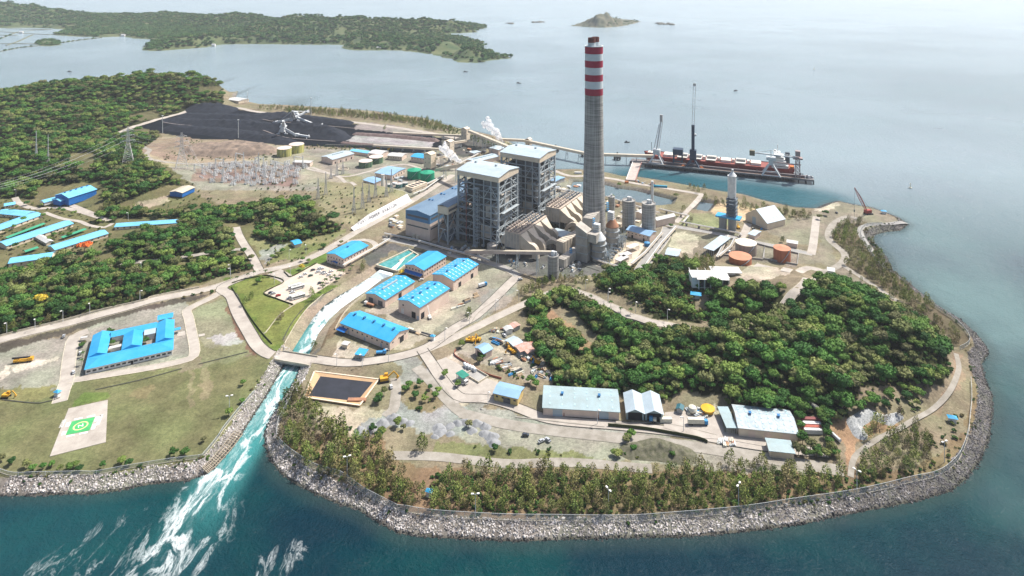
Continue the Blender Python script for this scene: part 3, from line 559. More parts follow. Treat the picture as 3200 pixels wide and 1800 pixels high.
def ribbon(C, w, off=0.0, lift=.12, across=4, zmax=None):
 T = np.gradient(C, axis=0); T /= np.linalg.norm(T, axis=1)[:, None] + 1e-9; Nn = np.stack([-T[:, 1], T[:, 0]], 1)
 cols = []
 for k in range(across + 1):
  q = C + Nn * (off + w * (k / across - .5)); z = ground(q[:, 0], q[:, 1]); cols.append(np.column_stack([q, z]))
 zz = np.max([c[:, 2] for c in cols], axis=0) if across > 1 else None
 for c in cols: c[:, 2] = (zz * .6 + c[:, 2] * .4 if across > 1 else c[:, 2]) + lift
 V = np.concatenate(cols); n = len(C)
 F = np.array([(k * n + i, k * n + i + 1, (k + 1) * n + i + 1, (k + 1) * n + i) for k in range(across) for i in range(n - 1)])
 return V, F[:, ::-1]
def road(name, pts, w, m, edge=None, lift=None, kerb_w=.5, excl=True):
 C = smooth_line([U(p)[:2] for p in pts]); RLAY[0] += .004; L = lift if lift is not None else RLAY[0]
 V, F = ribbon(C, w, 0, L)
 o = meshobj(name, V, F, m); tag(o, kind='structure')
 if edge:
  mb = MB()
  for s in (-1, 1):
   V1, F1 = ribbon(C, kerb_w, s * (w / 2 + kerb_w / 2 + .02), L + .14, 1); mb.add([tuple(v) for v in V1], [tuple(f) for f in F1])
  e = mb.build('kerb', edge, o)
 if excl: ROADW.append((C, w / 2 + (5.5 if name == 'hill_road' else 1.5)))
 return C
def sheet(name, poly, m, lift=None, dz=0.0, z=None):
 RLAY[0] += .004; L = lift if lift is not None else RLAY[0]
 pts = [U(p) for p in poly]; zz = float(np.median([p[2] for p in pts])) + L + dz if z is None else z
 if z is not None: pts = [P(p, z) for p in poly]
 w = [(p[0], p[1]) for p in pts]
 o = MB().prism(w, zz - .6, zz).build(name, m); tag(o, kind='structure')
 ROADW.append((np.array(w + [w[0]]), 1.0)); return o
R1 = road('main_road', [(-150, 893)] + K('i', 0, 525, 400, 425, 900, 300, 1300, 195, 1650, 100, 2080, 12) + [(560, 716), (610, 698), (655, 683)], 9, M_ROAD, M_KERB)
R3 = road('road', [(650, 684), (560, 722), (582, 745), (598, 785), (628, 838), (650, 872), (682, 893)] + [(714, 899), (782, 906)], 9.5, M_ROAD, M_DRAIN)
R3b = road('road', [(776, 906), (870, 913), (950, 906), (1020, 893), (1075, 874), (1110, 850), (1150, 822), (1196, 795), (1240, 755), (1280, 715), (1303, 694)], 9.0, M_ROAD, M_DRAIN)
R4 = road('road', [(655, 683), (690, 676), (740, 664), (800, 640), (860, 606), (900, 582), (950, 555), (1000, 527), (1046, 500), (1100, 465), (1140, 440)], 8.5, M_ROAD, M_KERB)
road('road', [(652, 680), (634, 645), (612, 612), (600, 590), (594, 572)], 8, M_ROAD, M_DRAIN)
road('road', [(690, 684), (730, 706), (745, 716)], 14, M_ROAD)
road('road', K('g', 0, 790, 300, 850, 700, 960, 1000, 1025, 1200, 1080, 1350, 1165), 8, M_ROAD2, M_KERB)
road('hill_road', [(1075, 878), (1110, 864), (1196, 824), (1246, 799), (1321, 764), (1384, 738), (1434, 729), (1471, 742), (1521, 766), (1571, 790), (1596, 798), (1640, 812), (1700, 822), (1780, 829), (1850, 820), (1900, 806), (1950, 790), (1972, 768), (1990, 742), (2025, 712), (2062, 697), (2078, 688), (2062, 680), (2020, 678), (1975, 684)], 7.5, M_ROAD, M_KERB, kerb_w=.4)
road('yard_road', [(1062, 880), (1085, 914), (1112, 955), (1140, 988), (1165, 1002), (1210, 1003), (1246, 1008), (1296, 1024), (1361, 1049), (1421, 1060), (1546, 1070), (1671, 1083), (1760, 1096), (1850, 1112), (1960, 1128), (2080, 1140)], 8, M_ROAD, M_DRAIN)
road('road', [(150, 1012), (158, 985), (168, 958), (172, 920), (178, 880), (188, 848), (222, 833)], 8, M_ROAD, M_KERB)
road('road', [(175, 957), (250, 946), (380, 925), (460, 908), (487, 896), (489, 872), (482, 835), (475, 800), (470, 782), (492, 768), (530, 750), (562, 732)], 6.5, M_ROAD, M_KERB)
road('loop_road', K('j', 1240, 20, 1400, 0, 1490, 20, 1530, 60, 1500, 95, 1430, 110), 5, M_ROAD, M_KERB)
road('plant_road', [(1609, 682), (1640, 640), (1669, 602), (1681, 572)], 11, M_ROAD2, M_KERB)
road('plant_road', [(1560, 545), (1649, 557), (1699, 570), (1799, 587), (1874, 604), (1960, 622), (2044, 640)], 8, M_ROAD2, M_KERB)
road('plant_road', [(2040, 640), (2046, 612), (2054, 545)], 8, M_ROAD)
road('plant_road', [(1700, 560), (1740, 520), (1765, 490)], 6, M_ROAD)
road('plant_road', [(1862, 602), (1876, 580), (1882, 562)], 8, M_ROAD)
road('dirt_track', K('n', 1370, 720, 1800, 730, 2100, 760, 2570, 805) + [(1400, 1163), (1500, 1168), (1640, 1180)], 7, M_DIRT)
road('dirt_track', [(1160, 1040), (1300, 1072), (1500, 1096), (1700, 1118), (1850, 1140), (2000, 1165), (2120, 1185)], 9, M_DIRT)
road('dirt_track', [(2405, 890), (2412, 930), (2390, 985), (2340, 1035), (2270, 1075), (2200, 1110), (2150, 1150), (2140, 1200)], 3.2, M_DIRT)
road('dirt_track', K('n', 1400, -60, 1410, 50, 1400, 180, 1380, 260, 1300, 330) , 7, M_DIRT)
road('dirt_track', [(1046, 924), (1080, 955), (1120, 1000), (1150, 1030), (1180, 1050)], 8, M_DIRT)
road('dirt_track', [(2060, 690), (2110, 668), (2125, 640), (2085, 600), (2095, 565), (2130, 545), (2160, 552)], 7, M_DIRT)
road('dirt_track', [(2115, 665), (2170, 700), (2230, 740), (2300, 785)], 5, M_DIRT)
road('dirt_track', K('d', 1400, 960, 1250, 960, 1000, 980, 930, 1020, 950, 1100, 1050, 1250), 6, M_ROAD2)
road('dirt_track', K('e', 150, 540, 200, 600, 350, 650, 600, 640, 800, 680, 1000, 740, 1100, 770), 7, M_ROAD)
road('dirt_track', K('e', 450, 690, 620, 750, 800, 780, 900, 820, 1050, 840, 1130, 800), 5, M_ROAD)
road('dirt_track', K('e', 700, 610, 900, 690, 1000, 720), 7, M_ROAD)
road('dirt_track', K('e', 1370, 0, 1500, 60, 1480, 130, 1600, 170, 1750, 190, 2000, 200, 2576, 170), 7, M_DIRT)
road('dirt_track', K('e', 1000, 1230, 1200, 1210, 1500, 1180, 1850, 1140, 2100, 1100, 2400, 1060, 2500, 1080), 6, M_DIRT)
road('coal_yard_road', [(300, 335), (345, 317), (400, 300), (460, 284), (522, 264)], 11, M_ROAD)
road('coal_yard_road', [(535, 265), (600, 272), (644, 281), (750, 292), (894, 308), (1000, 322), (1100, 338), (1150, 348)], 11, M_ROAD)
road('shore_road', [(1380, 430), (1430, 442), (1480, 443), (1540, 450), (1600, 462), (1700, 478), (1770, 490)], 7, M_ROAD)
road('perimeter_road', K('f', 520, 735, 800, 800, 900, 870, 1000, 900), 5, M_ROAD)
road('perimeter_road', K('f', 520, 735, 560, 720, 860, 810, 1100, 770, 1280, 720, 1500, 690, 1680, 740), 5, M_ROAD)
sheet('helipad_apron', K('i', 690, 1215, 1085, 1128) + K('m', 1065, 105, 500, 250), M_ROAD)
sheet('terrace_plaza', K('h', 1640, 1190, 1820, 1040, 2125, 1110, 2110, 1155, 1960, 1200, 1740, 1225), M_ROAD, z=22.5)
sheet('parking_lot', K('j', 405, 535, 935, 238, 1225, 335, 980, 500, 820, 600, 695, 655), mat('parking_concrete', (.56, .48, .40), rgb2=(.44, .37, .30), scale=.1, rough=.9, detail=8))
sheet('fuel_yard_paving', K('k', 200, 740, 300, 700, 470, 790, 820, 960, 780, 1105, 600, 1150, 400, 1160, 240, 930), M_ROAD)
sheet('warehouse_yard', K('l', 575, 445, 1120, 400, 1170, 640, 1600, 715, 1640, 800, 1200, 720, 900, 700, 560, 600), M_ROAD, z=G + .3)
sheet('concrete_slab', K('i', 1775, 450, 1860, 435, 1865, 480, 1785, 495), M_ROAD)
sheet('concrete_slab', K('i', 1995, 470, 2060, 458, 2062, 480, 2000, 492), M_ROAD)
sheet('plant_paving', K('h', 390, 960, 620, 830, 700, 860, 540, 1085, 380, 1040), mat('process_paving', (.60, .52, .42), rgb2=(.42, .35, .27), scale=.2, rough=.9))
# helipad markings: thin paint sheets with real letters
HP = [U(p) for p in ((177, 1062), (233, 1051), (228, 1082), (173, 1096))]
hc = np.mean(HP, 0); hz = RLAY[0] + G + .15
hv = np.array(HP[1]) - np.array(HP[0]); hrz = math.atan2(hv[1], hv[0])
pad = thing('helipad', 'green helipad square with white circle and letter N on the grass', 'helipad', (hc[0], hc[1], G + .34), hrz)
M_PAINTW = mat('white_paint', (.78, .77, .74), rough=.7); M_PAINTG = mat('green_paint', (.06, .38, .12), rough=.7)
M_PAINTY = mat('pale_yellow_paint', (.72, .72, .30), rough=.7)
MB().box(-6.3, 6.3, -6.5, 6.5, 0, .02).build('green_square', M_PAINTG, pad)
mb = MB()
for k in range(40):
 a0, a1 = 2 * math.pi * k / 40, 2 * math.pi * (k + 1) / 40
 mb.add([(r * math.cos(a), r * math.sin(a), .03) for r, a in ((3.3, a0), (3.3, a1), (4.1, a1), (4.1, a0))], [(0, 3, 2, 1)])
mb.build('circle', M_PAINTY, pad)
mb = MB()
for x0, x1, y0, y1 in ((-9, -6.8, -6, -2.5), (-9, -6.8, 2, 6.4), (6.8, 9, -6.2, -1), (6.8, 9, 1.6, 6.4), (-5.5, -1, 7.3, 8.8), (1.4, 6, 7.3, 8.8), (-5.6, -1.2, -8.8, -7.3), (1.2, 5.8, -8.8, -7.3)):
 mb.add([(x0, y0, .03), (x1, y0, .03), (x1, y1, .03), (x0, y1, .03)], [(0, 1, 2, 3)])
mb.build('border_dashes', M_PAINTW, pad)
def text(name, s, size, m, parent=None, loc=(0, 0, 0), rot=(0, 0, 0), ext=.01, space=1.0, align='CENTER'):
 cu = bpy.data.curves.new(name, 'FONT'); cu.body = s; cu.size = size; cu.extrude = ext; cu.align_x = align; cu.align_y = 'CENTER'; cu.space_character = space; cu.offset = size * .012
 cu.materials.append(m); t = bpy.data.objects.new(name, cu); COL.objects.link(t); dg = bpy.context.evaluated_depsgraph_get(); me = bpy.data.meshes.new_from_object(t.evaluated_get(dg))
 bpy.data.objects.remove(t); o = bpy.data.objects.new(name, me); link(o, parent); o.location = loc; o.rotation_euler = rot; return o
text('letter', 'N', 4.2, M_PAINTW, pad, (0, 0, .04), (0, 0, math.radians(15)))
# two lines of lettering painted along the apron edges (reads as in the photograph, partly worn)
for s_, p_, ang in (('IIIRGE', K1('i', 628, 1370), -90), ('MINRSIII', K1('i', 1000, 1330), -90)):
 q_ = U(p_); t_ = text('apron_lettering', s_, 3.0, M_PAINTW, None, (q_[0], q_[1], G + .34), (0, 0, hrz + math.radians(ang)))
 tag(t_, 'white painted lettering along the %s edge of the helipad apron' % ('left' if s_[0] == 'I' else 'right'), 'lettering')
# ---------------------------------------------------------------- vegetation
def leaf_mat(name, ramp, val=.28):
 m = bpy.data.materials.new(name); m.use_nodes = True; nt = m.node_tree; n = nt.nodes; l = nt.links; b = n['Principled BSDF']
 b.inputs['Roughness'].default_value = .75; b.inputs['Specular IOR Level'].default_value = .15
 oi = n.new('ShaderNodeObjectInfo'); rp = n.new('ShaderNodeValToRGB'); rp.color_ramp.interpolation = 'LINEAR'
 while len(rp.color_ramp.elements) < len(ramp): rp.color_ramp.elements.new(.5)
 for e, (p_, c) in zip(rp.color_ramp.elements, ramp): e.position = p_; e.color = (*c, 1)
 l.new(oi.outputs['Random'], rp.inputs[0])
 at = n.new('ShaderNodeAttribute'); at.attribute_name = 'leafv'
 mr = n.new('ShaderNodeMapRange'); mr.inputs[3].default_value = 1 - val; mr.inputs[4].default_value = 1 + val; l.new(at.outputs['Fac'], mr.inputs[0])
 geo = n.new('ShaderNodeNewGeometry'); nz = n.new('ShaderNodeTexNoise'); nz.inputs['Scale'].default_value = .03; nz.inputs['Detail'].default_value = 3; l.new(geo.outputs['Position'], nz.inputs['Vector'])
 m2 = n.new('ShaderNodeMapRange'); m2.inputs[1].default_value = .35; m2.inputs[2].default_value = .65; m2.inputs[3].default_value = .75; m2.inputs[4].default_value = 1.3; l.new(nz.outputs['Fac'], m2.inputs[0])
 mu = n.new('ShaderNodeMath'); mu.operation = 'MULTIPLY'; l.new(mr.outputs[0], mu.inputs[0]); l.new(m2.outputs[0], mu.inputs[1])
 vm = n.new('ShaderNodeVectorMath'); vm.operation = 'SCALE'; l.new(rp.outputs[0], vm.inputs[0]); l.new(mu.outputs[0], vm.inputs['Scale'])
 l.new(vm.outputs[0], b.inputs['Base Color']); return m
M_LEAF = leaf_mat('leaf_broad', [(0, (.032, .09, .024)), (.25, (.06, .155, .03)), (.5, (.095, .19, .038)), (.7, (.18, .245, .055)), (.85, (.15, .15, .07)), (1, (.22, .255, .075))])
M_LEAFFAR = leaf_mat('leaf_far', [(0, (.035, .09, .03)), (.5, (.06, .14, .04)), (.85, (.10, .17, .05)), (1, (.15, .16, .07))])
M_CAS = leaf_mat('leaf_feathery', [(0, (.09, .13, .035)), (.35, (.15, .19, .045)), (.65, (.21, .225, .065)), (.85, (.22, .18, .09)), (1, (.15, .24, .05))], .35)
M_CASB = leaf_mat('leaf_dry', [(0, (.14, .115, .07)), (.5, (.20, .16, .10)), (1, (.16, .16, .07))], .3)
M_SHRUB = leaf_mat('leaf_shrub', [(0, (.03, .08, .02)), (.4, (.055, .12, .025)), (.7, (.12, .16, .04)), (1, (.15, .12, .06))])
M_PALM = leaf_mat('palm_frond', [(0, (.04, .09, .02)), (1, (.08, .13, .03))])
M_ORANGE = leaf_mat('orange_blossom', [(0, (.62, .12, .03)), (1, (.75, .20, .05))], .3)
M_YELLOW = leaf_mat('yellow_blossom', [(0, (.55, .42, .05)), (1, (.65, .50, .07))], .3)
M_BARK = mat('bark', (.22, .17, .12), rough=.95, scale=1.5)
def leaves(C, N, size, rs, flat=.6):
 """quads at C facing roughly N; returns V, F"""
 n = len(C); r = rs.normal(size=(n, 3)) * flat; nn = N + r; nn /= np.linalg.norm(nn, axis=1)[:, None]
 a = np.cross(nn, rs.normal(size=(n, 3))); a /= np.linalg.norm(a, axis=1)[:, None]; b = np.cross(nn, a)
 s = (size * rs.uniform(.6, 1.3, n))[:, None]; e = rs.uniform(.6, 1., n)[:, None]
 V = np.stack([C + a * s, C + b * s * e, C - a * s, C - b * s * e], 1).reshape(-1, 3)
 return V, np.arange(4 * n).reshape(n, 4)
def crown_mesh(name, m, seed, R=4.6, H=3.4, nl=11, nq=340, size=.62, zc=4.6):
 rs = np.random.default_rng(seed); VS = []; FS = []; A = []; k = 0
 lob = []
 for i in range(nl):
  a = rs.uniform(0, 6.28); r = R * .62 * math.sqrt(rs.uniform(0, 1)); z = zc + H * .45 * (rs.uniform(-.6, 1.) * (1 - r / R)) + H * .15
  lob.append((r * math.cos(a), r * math.sin(a), z, R * rs.uniform(.30, .50)))
 per = nq // nl
 for (x, y, z, q) in lob:
  d = rs.normal(size=(per, 3)); d[:, 2] = np.abs(d[:, 2]) * 1.0 - .25; d /= np.linalg.norm(d, axis=1)[:, None]
  C = np.array([x, y, z]) + d * q * rs.uniform(.75, 1.08, (per, 1)) * np.array([1, 1, .8])
  V, F = leaves(C, d, size, rs, .45); VS.append(V); FS.append(F + k); k += len(V)
  A.append(np.repeat(np.clip(rs.uniform(0, 1) * .5 + rs.uniform(0, .5, per), 0, 1), 4))
  th = np.linspace(0, 2 * math.pi, 7, endpoint=False); V2 = [(x, y, z + q * .62)]
  for zz_, rr_ in ((.3, .7), (-.25, .78)):
   V2 += [(x + q * rr_ * math.cos(t + zz_), y + q * rr_ * math.sin(t + zz_), z + q * zz_) for t in th]
  F2 = [(0, 1 + j, 1 + (j + 1) % 7, 1 + (j + 1) % 7) for j in range(7)] + [(1 + j, 8 + j, 8 + (j + 1) % 7, 1 + (j + 1) % 7) for j in range(7)]
  VS.append(np.array(V2)); FS.append(np.array(F2) + k); k += len(V2); A.append(np.full(len(V2), .15))
 V = np.concatenate(VS); Fl = [tuple(dict.fromkeys(f)) for f in np.concatenate(FS).tolist()]
 me = bpy.data.meshes.new(name); me.from_pydata(V.tolist(), [], Fl); me.materials.append(m)
 at = me.attributes.new('leafv', 'FLOAT', 'POINT'); at.data.foreach_set('value', np.concatenate(A).astype(np.float32)); me.update(); return me
def plume_mesh(name, m, seed, Ht=10.0, R=2.2, n=300, z0=1.2, size=.42):
 """feathery upright crown: tufts that thin towards the tip"""
 rs = np.random.default_rng(seed); t = rs.uniform(0, 1, n) ** .85; a = rs.uniform(0, 6.28, n)
 lean = rs.normal(0, .25, 2)
 sp_ = rs.integers(0, 5, n); a = a * .25 + sp_ * 1.257 + seed; top = 1 - .35 * ((sp_ * 37 + seed) % 5) / 4.; t = t * top; rr = R * (np.sin(np.pi * np.clip(t / top * .72 + .2, 0, 1)) ** .7) * np.sqrt(rs.uniform(.03, 1, n))
 z = z0 + (Ht - z0) * t; C = np.column_stack([rr * np.cos(a) + lean[0] * t * 1.5, rr * np.sin(a) + lean[1] * t * 1.5, z])
 d = np.column_stack([np.cos(a) * .8, np.sin(a) * .8, np.full(n, .55)]) + rs.normal(0, .45, (n, 3)); d /= np.linalg.norm(d, axis=1)[:, None]
 sd_ = np.cross(d, rs.normal(size=(n, 3))); sd_ /= np.linalg.norm(sd_, axis=1)[:, None]
 L = (rs.uniform(.6, 1.3, n) * size * 1.7)[:, None]; w = (rs.uniform(.35, .8, n) * size)[:, None]
 V = np.stack([C - d * L * .4, C + sd_ * w, C + d * L * .8, C - sd_ * w], 1).reshape(-1, 3)
 me = bpy.data.meshes.new(name); me.from_pydata(V.tolist(), [], np.arange(4 * n).reshape(n, 4).tolist()); me.materials.append(m)
 at = me.attributes.new('leafv', 'FLOAT', 'POINT'); at.data.foreach_set('value', np.repeat(rs.uniform(0, 1, n), 4).astype(np.float32)); me.update(); return me
def trunk_mesh(name, h, r, seed, limbs=3, spread=1.6):
 rs = random.Random(seed); mb = MB(); mb.tube([(0, 0, -.6), (rs.uniform(-.2, .2), rs.uniform(-.2, .2), h * .5), (0, 0, h)], [r, r * .75, r * .35], 6)
 for i in range(limbs):
  a = rs.uniform(0, 6.28); mb.tube([(0, 0, h * .45), (math.cos(a) * spread, math.sin(a) * spread, h * .95)], [r * .5, r * .2], 5)
 me = bpy.data.meshes.new(name); me.from_pydata([tuple(map(float, v)) for v in mb.v], [], mb.f); me.materials.append(M_BARK); me.update(); return me
BROAD = [crown_mesh('crown', M_LEAF, s, R=4.3 + .5 * (s % 3), H=3.2 + .8 * (s % 2), nl=11 + s % 5, nq=560, size=.46) for s in range(7)]
BTR = [trunk_mesh('trunk', 4.6, .26, s) for s in range(2)]
CASU = [plume_mesh('crown', M_CAS, 30 + s, Ht=8.0 + 1.6 * (s % 3), R=2.5 + .5 * (s % 2)) for s in range(5)]
CASUB = [plume_mesh('crown', M_CASB, 50 + s, Ht=7.5, R=2.3, n=170) for s in range(3)]
CTR = [trunk_mesh('trunk', 6.5, .14, 5, 2, .9)]
SHR = [crown_mesh('crown', M_SHRUB, 70 + s, R=1.9, H=1.2, nl=5, nq=110, size=.36, zc=.75) for s in range(4)]
def palm_mesh(seed):
 rs = random.Random(seed); V = []; F = []
 for i in range(15):
  a = i * 2.4 + rs.uniform(-.2, .2); L = rs.uniform(2.2, 3.0); dr = rs.uniform(.2, 1.0); pr = None
  for k in range(6):
   t = k / 5.; r = L * t; z = 5.2 + math.sin(t * 2.2) * 1.0 - dr * t * t * 1.8; w = .42 * (1 - t) * (.4 + t) * 2 + .03
   c, s_ = math.cos(a), math.sin(a); V += [(r * c - w * s_, r * s_ + w * c, z - .12), (r * c, r * s_, z), (r * c + w * s_, r * s_ - w * c, z - .12)]
   if k: n0 = len(V) - 6; F += [(n0, n0 + 1, n0 + 4, n0 + 3), (n0 + 1, n0 + 2, n0 + 5, n0 + 4)]
 me = bpy.data.meshes.new('crown'); me.from_pydata(V, [], F); me.materials.append(M_PALM); me.update(); return me
PALM = [palm_mesh(1), palm_mesh(2)]; PTR = trunk_mesh('trunk', 5.4, .2, 9, 0)
def mkproto(me, name):
 return bpy.data.objects.new(name, me)
def protos(meshes, name):
 c = bpy.data.collections.new(name)
 for i, me in enumerate(meshes): c.objects.link(mkproto(me, '%s_model' % name))
 return c
def scatter_nodes(coll):
 ng = bpy.data.node_groups.new('scatter_' + coll.name, 'GeometryNodeTree')
 ng.interface.new_socket('Geometry', in_out='INPUT', socket_type='NodeSocketGeometry'); ng.interface.new_socket('Geometry', in_out='OUTPUT', socket_type='NodeSocketGeometry')
 n = ng.nodes; l = ng.links; gi = n.new('NodeGroupInput'); go = n.new('NodeGroupOutput')
 ip = n.new('GeometryNodeInstanceOnPoints'); ci = n.new('GeometryNodeCollectionInfo'); ci.inputs['Collection'].default_value = coll
 ci.inputs['Separate Children'].default_value = True; ci.inputs['Reset Children'].default_value = True; ip.inputs['Pick Instance'].default_value = True
 def na(nm, ty):
  a = n.new('GeometryNodeInputNamedAttribute'); a.data_type = ty; a.inputs['Name'].default_value = nm; return a.outputs['Attribute']
 l.new(gi.outputs[0], ip.inputs['Points']); l.new(ci.outputs[0], ip.inputs['Instance'])
 l.new(na('pick', 'INT'), ip.inputs['Instance Index']); l.new(na('rot', 'FLOAT_VECTOR'), ip.inputs['Rotation']); l.new(na('scl', 'FLOAT_VECTOR'), ip.inputs['Scale'])
 l.new(ip.outputs[0], go.inputs[0]); return ng
def scatter(name, pts, scl, coll, npick, seed=0, tilt=0.0, rotall=False, flat=None):
 pts = np.asarray(pts, np.float32); n = len(pts); rs = np.random.default_rng(seed)
 me = bpy.data.meshes.new(name); me.vertices.add(n); me.vertices.foreach_set('co', pts.ravel())
 a = me.attributes.new('pick', 'INT', 'POINT'); a.data.foreach_set('value', rs.integers(0, npick, n).astype(np.int32))
 r = np.zeros((n, 3), np.float32); r[:, 2] = rs.uniform(0, 6.28, n); r[:, 0] = rs.normal(0, tilt, n); r[:, 1] = rs.normal(0, tilt, n)
 if rotall: r = rs.uniform(0, 6.28, (n, 3)).astype(np.float32)
 a = me.attributes.new('rot', 'FLOAT_VECTOR', 'POINT'); a.data.foreach_set('vector', r.ravel())
 s = np.repeat(np.asarray(scl, np.float32)[:, None], 3, 1)
 if flat is not None: s[:, 2] *= flat
 a = me.attributes.new('scl', 'FLOAT_VECTOR', 'POINT'); a.data.foreach_set('vector', s.astype(np.float32).ravel()); me.update()
 o = bpy.data.objects.new(name, me); link(o); md = o.modifiers.new('scatter', 'NODES'); md.node_group = scatter_nodes(coll); return o
def candidates(poly, spacing, seed, jit=.45, zguess=G):
 w = np.array([U(p)[:2] for p in poly]); x0, y0 = w.min(0) - 60; x1, y1 = w.max(0) + 60; rs = np.random.default_rng(seed)
 X, Y = np.meshgrid(np.arange(x0, x1, spacing), np.arange(max(y0, 305), y1, spacing)); X = (X + rs.uniform(-jit, jit, X.shape) * spacing).ravel(); Y = (Y + rs.uniform(-jit, jit, Y.shape) * spacing).ravel()
 Z = ground(X, Y); px_, py_ = px(X, Y, Z); ok = inpoly(px_, py_, poly) & (Z > 1.5)
 for g_ in GAPS:
  if len(g_) > 2: ok &= ~inpoly(px_, py_, g_)
 X, Y, Z = X[ok], Y[ok], Z[ok]
 ok = np.ones(len(X), bool)
 for (C, w_) in ROADW:
  if len(X): ok &= pdist(X, Y, C[::2] if len(C) > 12 else C, closed=False, cap=w_ + 3) > w_
 return np.column_stack([X[ok], Y[ok], Z[ok]])
ZONE_TXT = {'hill': 'leafy green tree in the dense wood below the hill road', 'top': 'leafy tree on the hilltop wood inside the bend of the hill road', 'midleft': 'leafy tree in the wood between village roofs and power station',
   'lowleft': 'leafy tree in the wood above the long left road', 'upleft': 'leafy tree in the wood behind the blue hall', 'farleft': 'tree on the wooded far left headland'}
BT = []   # broadleaf: x, y, z, scale, zone
for i_, (zn, poly) in enumerate(WOODS.items()):
 sp = {'hill': 4.9, 'top': 6.0, 'midleft': 6.0, 'lowleft': 5.8, 'upleft': 6.8, 'farleft': 8.2}[zn]
 c = candidates(poly, sp, 100 + i_)
 keep = wob(c[:, 0], c[:, 1], 35, 2) > (-.80 if zn in ('hill', 'upleft', 'farleft') else -.55 if zn == 'midleft' else (-.15 if zn == 'top' else -.5)); c = c[keep]
 for p_ in c: BT.append((*p_, float(RNG.choice((.6, .8, 1.0, 1.45), p=(.3, .3, .25, .15)) * RNG.uniform(.85, 1.15)) * (1.12 if zn == 'farleft' else 1.0), zn))
def extra_trees(pts, zn, sc=.8):
 for p_ in pts: q = U(p_); BT.append((q[0], q[1], q[2], sc * random.uniform(.8, 1.2), zn))
ZONE_TXT.update({'lawn': 'small round tree on the lawn beside the white water channel', 'garden': 'low leafy tree beside the village roofs and paths', 'clump': 'leafy tree in the small clump below the construction yard', 'shorelawn': 'small tree on the grass near the fence above the rocks', 'court': 'leafy tree in a courtyard beside the large blue roofed building', 'solo': 'single leafy tree beside a plant road'})
extra_trees([(2150 / 4 + 0, 0)] * 0, 'lawn')
extra_trees(K('j', 255, 200, 790, 215, 850, 230, 1140, 420, 1000, 90, 590, 130, 1180, 50, 540, 170, 480, 190, 340, 440, 380, 410), 'lawn', .6)
extra_trees(K('e', 590, 680, 640, 690, 740, 720, 1000, 800, 270, 620, 420, 640, 430, 740, 140, 850, 230, 790, 60, 900, 540, 940, 700, 940, 370, 1170, 500, 980, 150, 1060, 2450, 1100, 2530, 1170, 100, 700, 130, 690), 'garden', .75)
extra_trees(K('n', 1500, 80, 1650, 20, 1750, 60, 1830, 100, 1700, 180, 1600, 140, 1540, 40, 1800, 150, 1240, 160, 1290, 110, 1220, 200, 1430, 430, 1480, 470, 2140, 440, 2400, 680, 1180, 480, 1270, 520, 1230, 560) , 'clump', .62)
extra_trees(K('m', 10, 300, 120, 330, 270, 360, 330, 390, 430, 380, 520, 350, 600, 400, 700, 380, 760, 360, 800, 400, 1040, 370, 1225, 320, 1297, 350, 1750, 240, 1860, 230, 2050, 100), 'shorelawn', .5)
extra_trees(K('i', 2440, 1160 / 1, 2300, 1290, 2440, 980), 'shorelawn', .5)
extra_trees(K('i', 840, 580, 820, 600, 1130, 580, 1150, 620, 1470, 510, 1500, 490, 1460, 560, 1450, 530, 1110, 470), 'court', .55)
extra_trees(K('h', 955, 680, 1010, 380, 435, 270, 370, 385, 2450, 600, 2510, 560) + [(2305, 1025)], 'solo', .7)
extra_trees(K('k', 460, 600, 640, 760, 660, 720, 1150, 970, 1210, 1000, 2030, 1050, 2000, 1030, 290, 900, 420, 1000), 'clump', .6)
extra_trees(K('l', 200, 720, 190, 760, 240, 700, 60, 880, 100, 900, 260, 840, 650, 900), 'clump', .6)
extra_trees(K('l', 1950, 470, 1935, 540, 1930, 620, 1940, 700, 1960, 770, 2160, 500, 2175, 570, 2190, 640, 2205, 700, 2230, 770, 2250, 840, 2280, 880, 2200, 900, 2110, 860, 2040, 830, 2220, 600, 2100, 900, 2000, 900, 1920, 880, 2180, 460, 2230, 520), 'hill', .75)
extra_trees(K('p', 1100, 500, 1240, 430, 1350, 390, 1450, 420, 1500, 340, 1600, 360, 1400, 480, 1500, 440, 1180, 560, 1060, 540, 950, 560, 900, 600, 700, 690, 1650, 320, 1550, 470, 1220, 480, 1040, 480, 1000, 530), 'hill', .7)
BT.sort(key=lambda t: t[1])
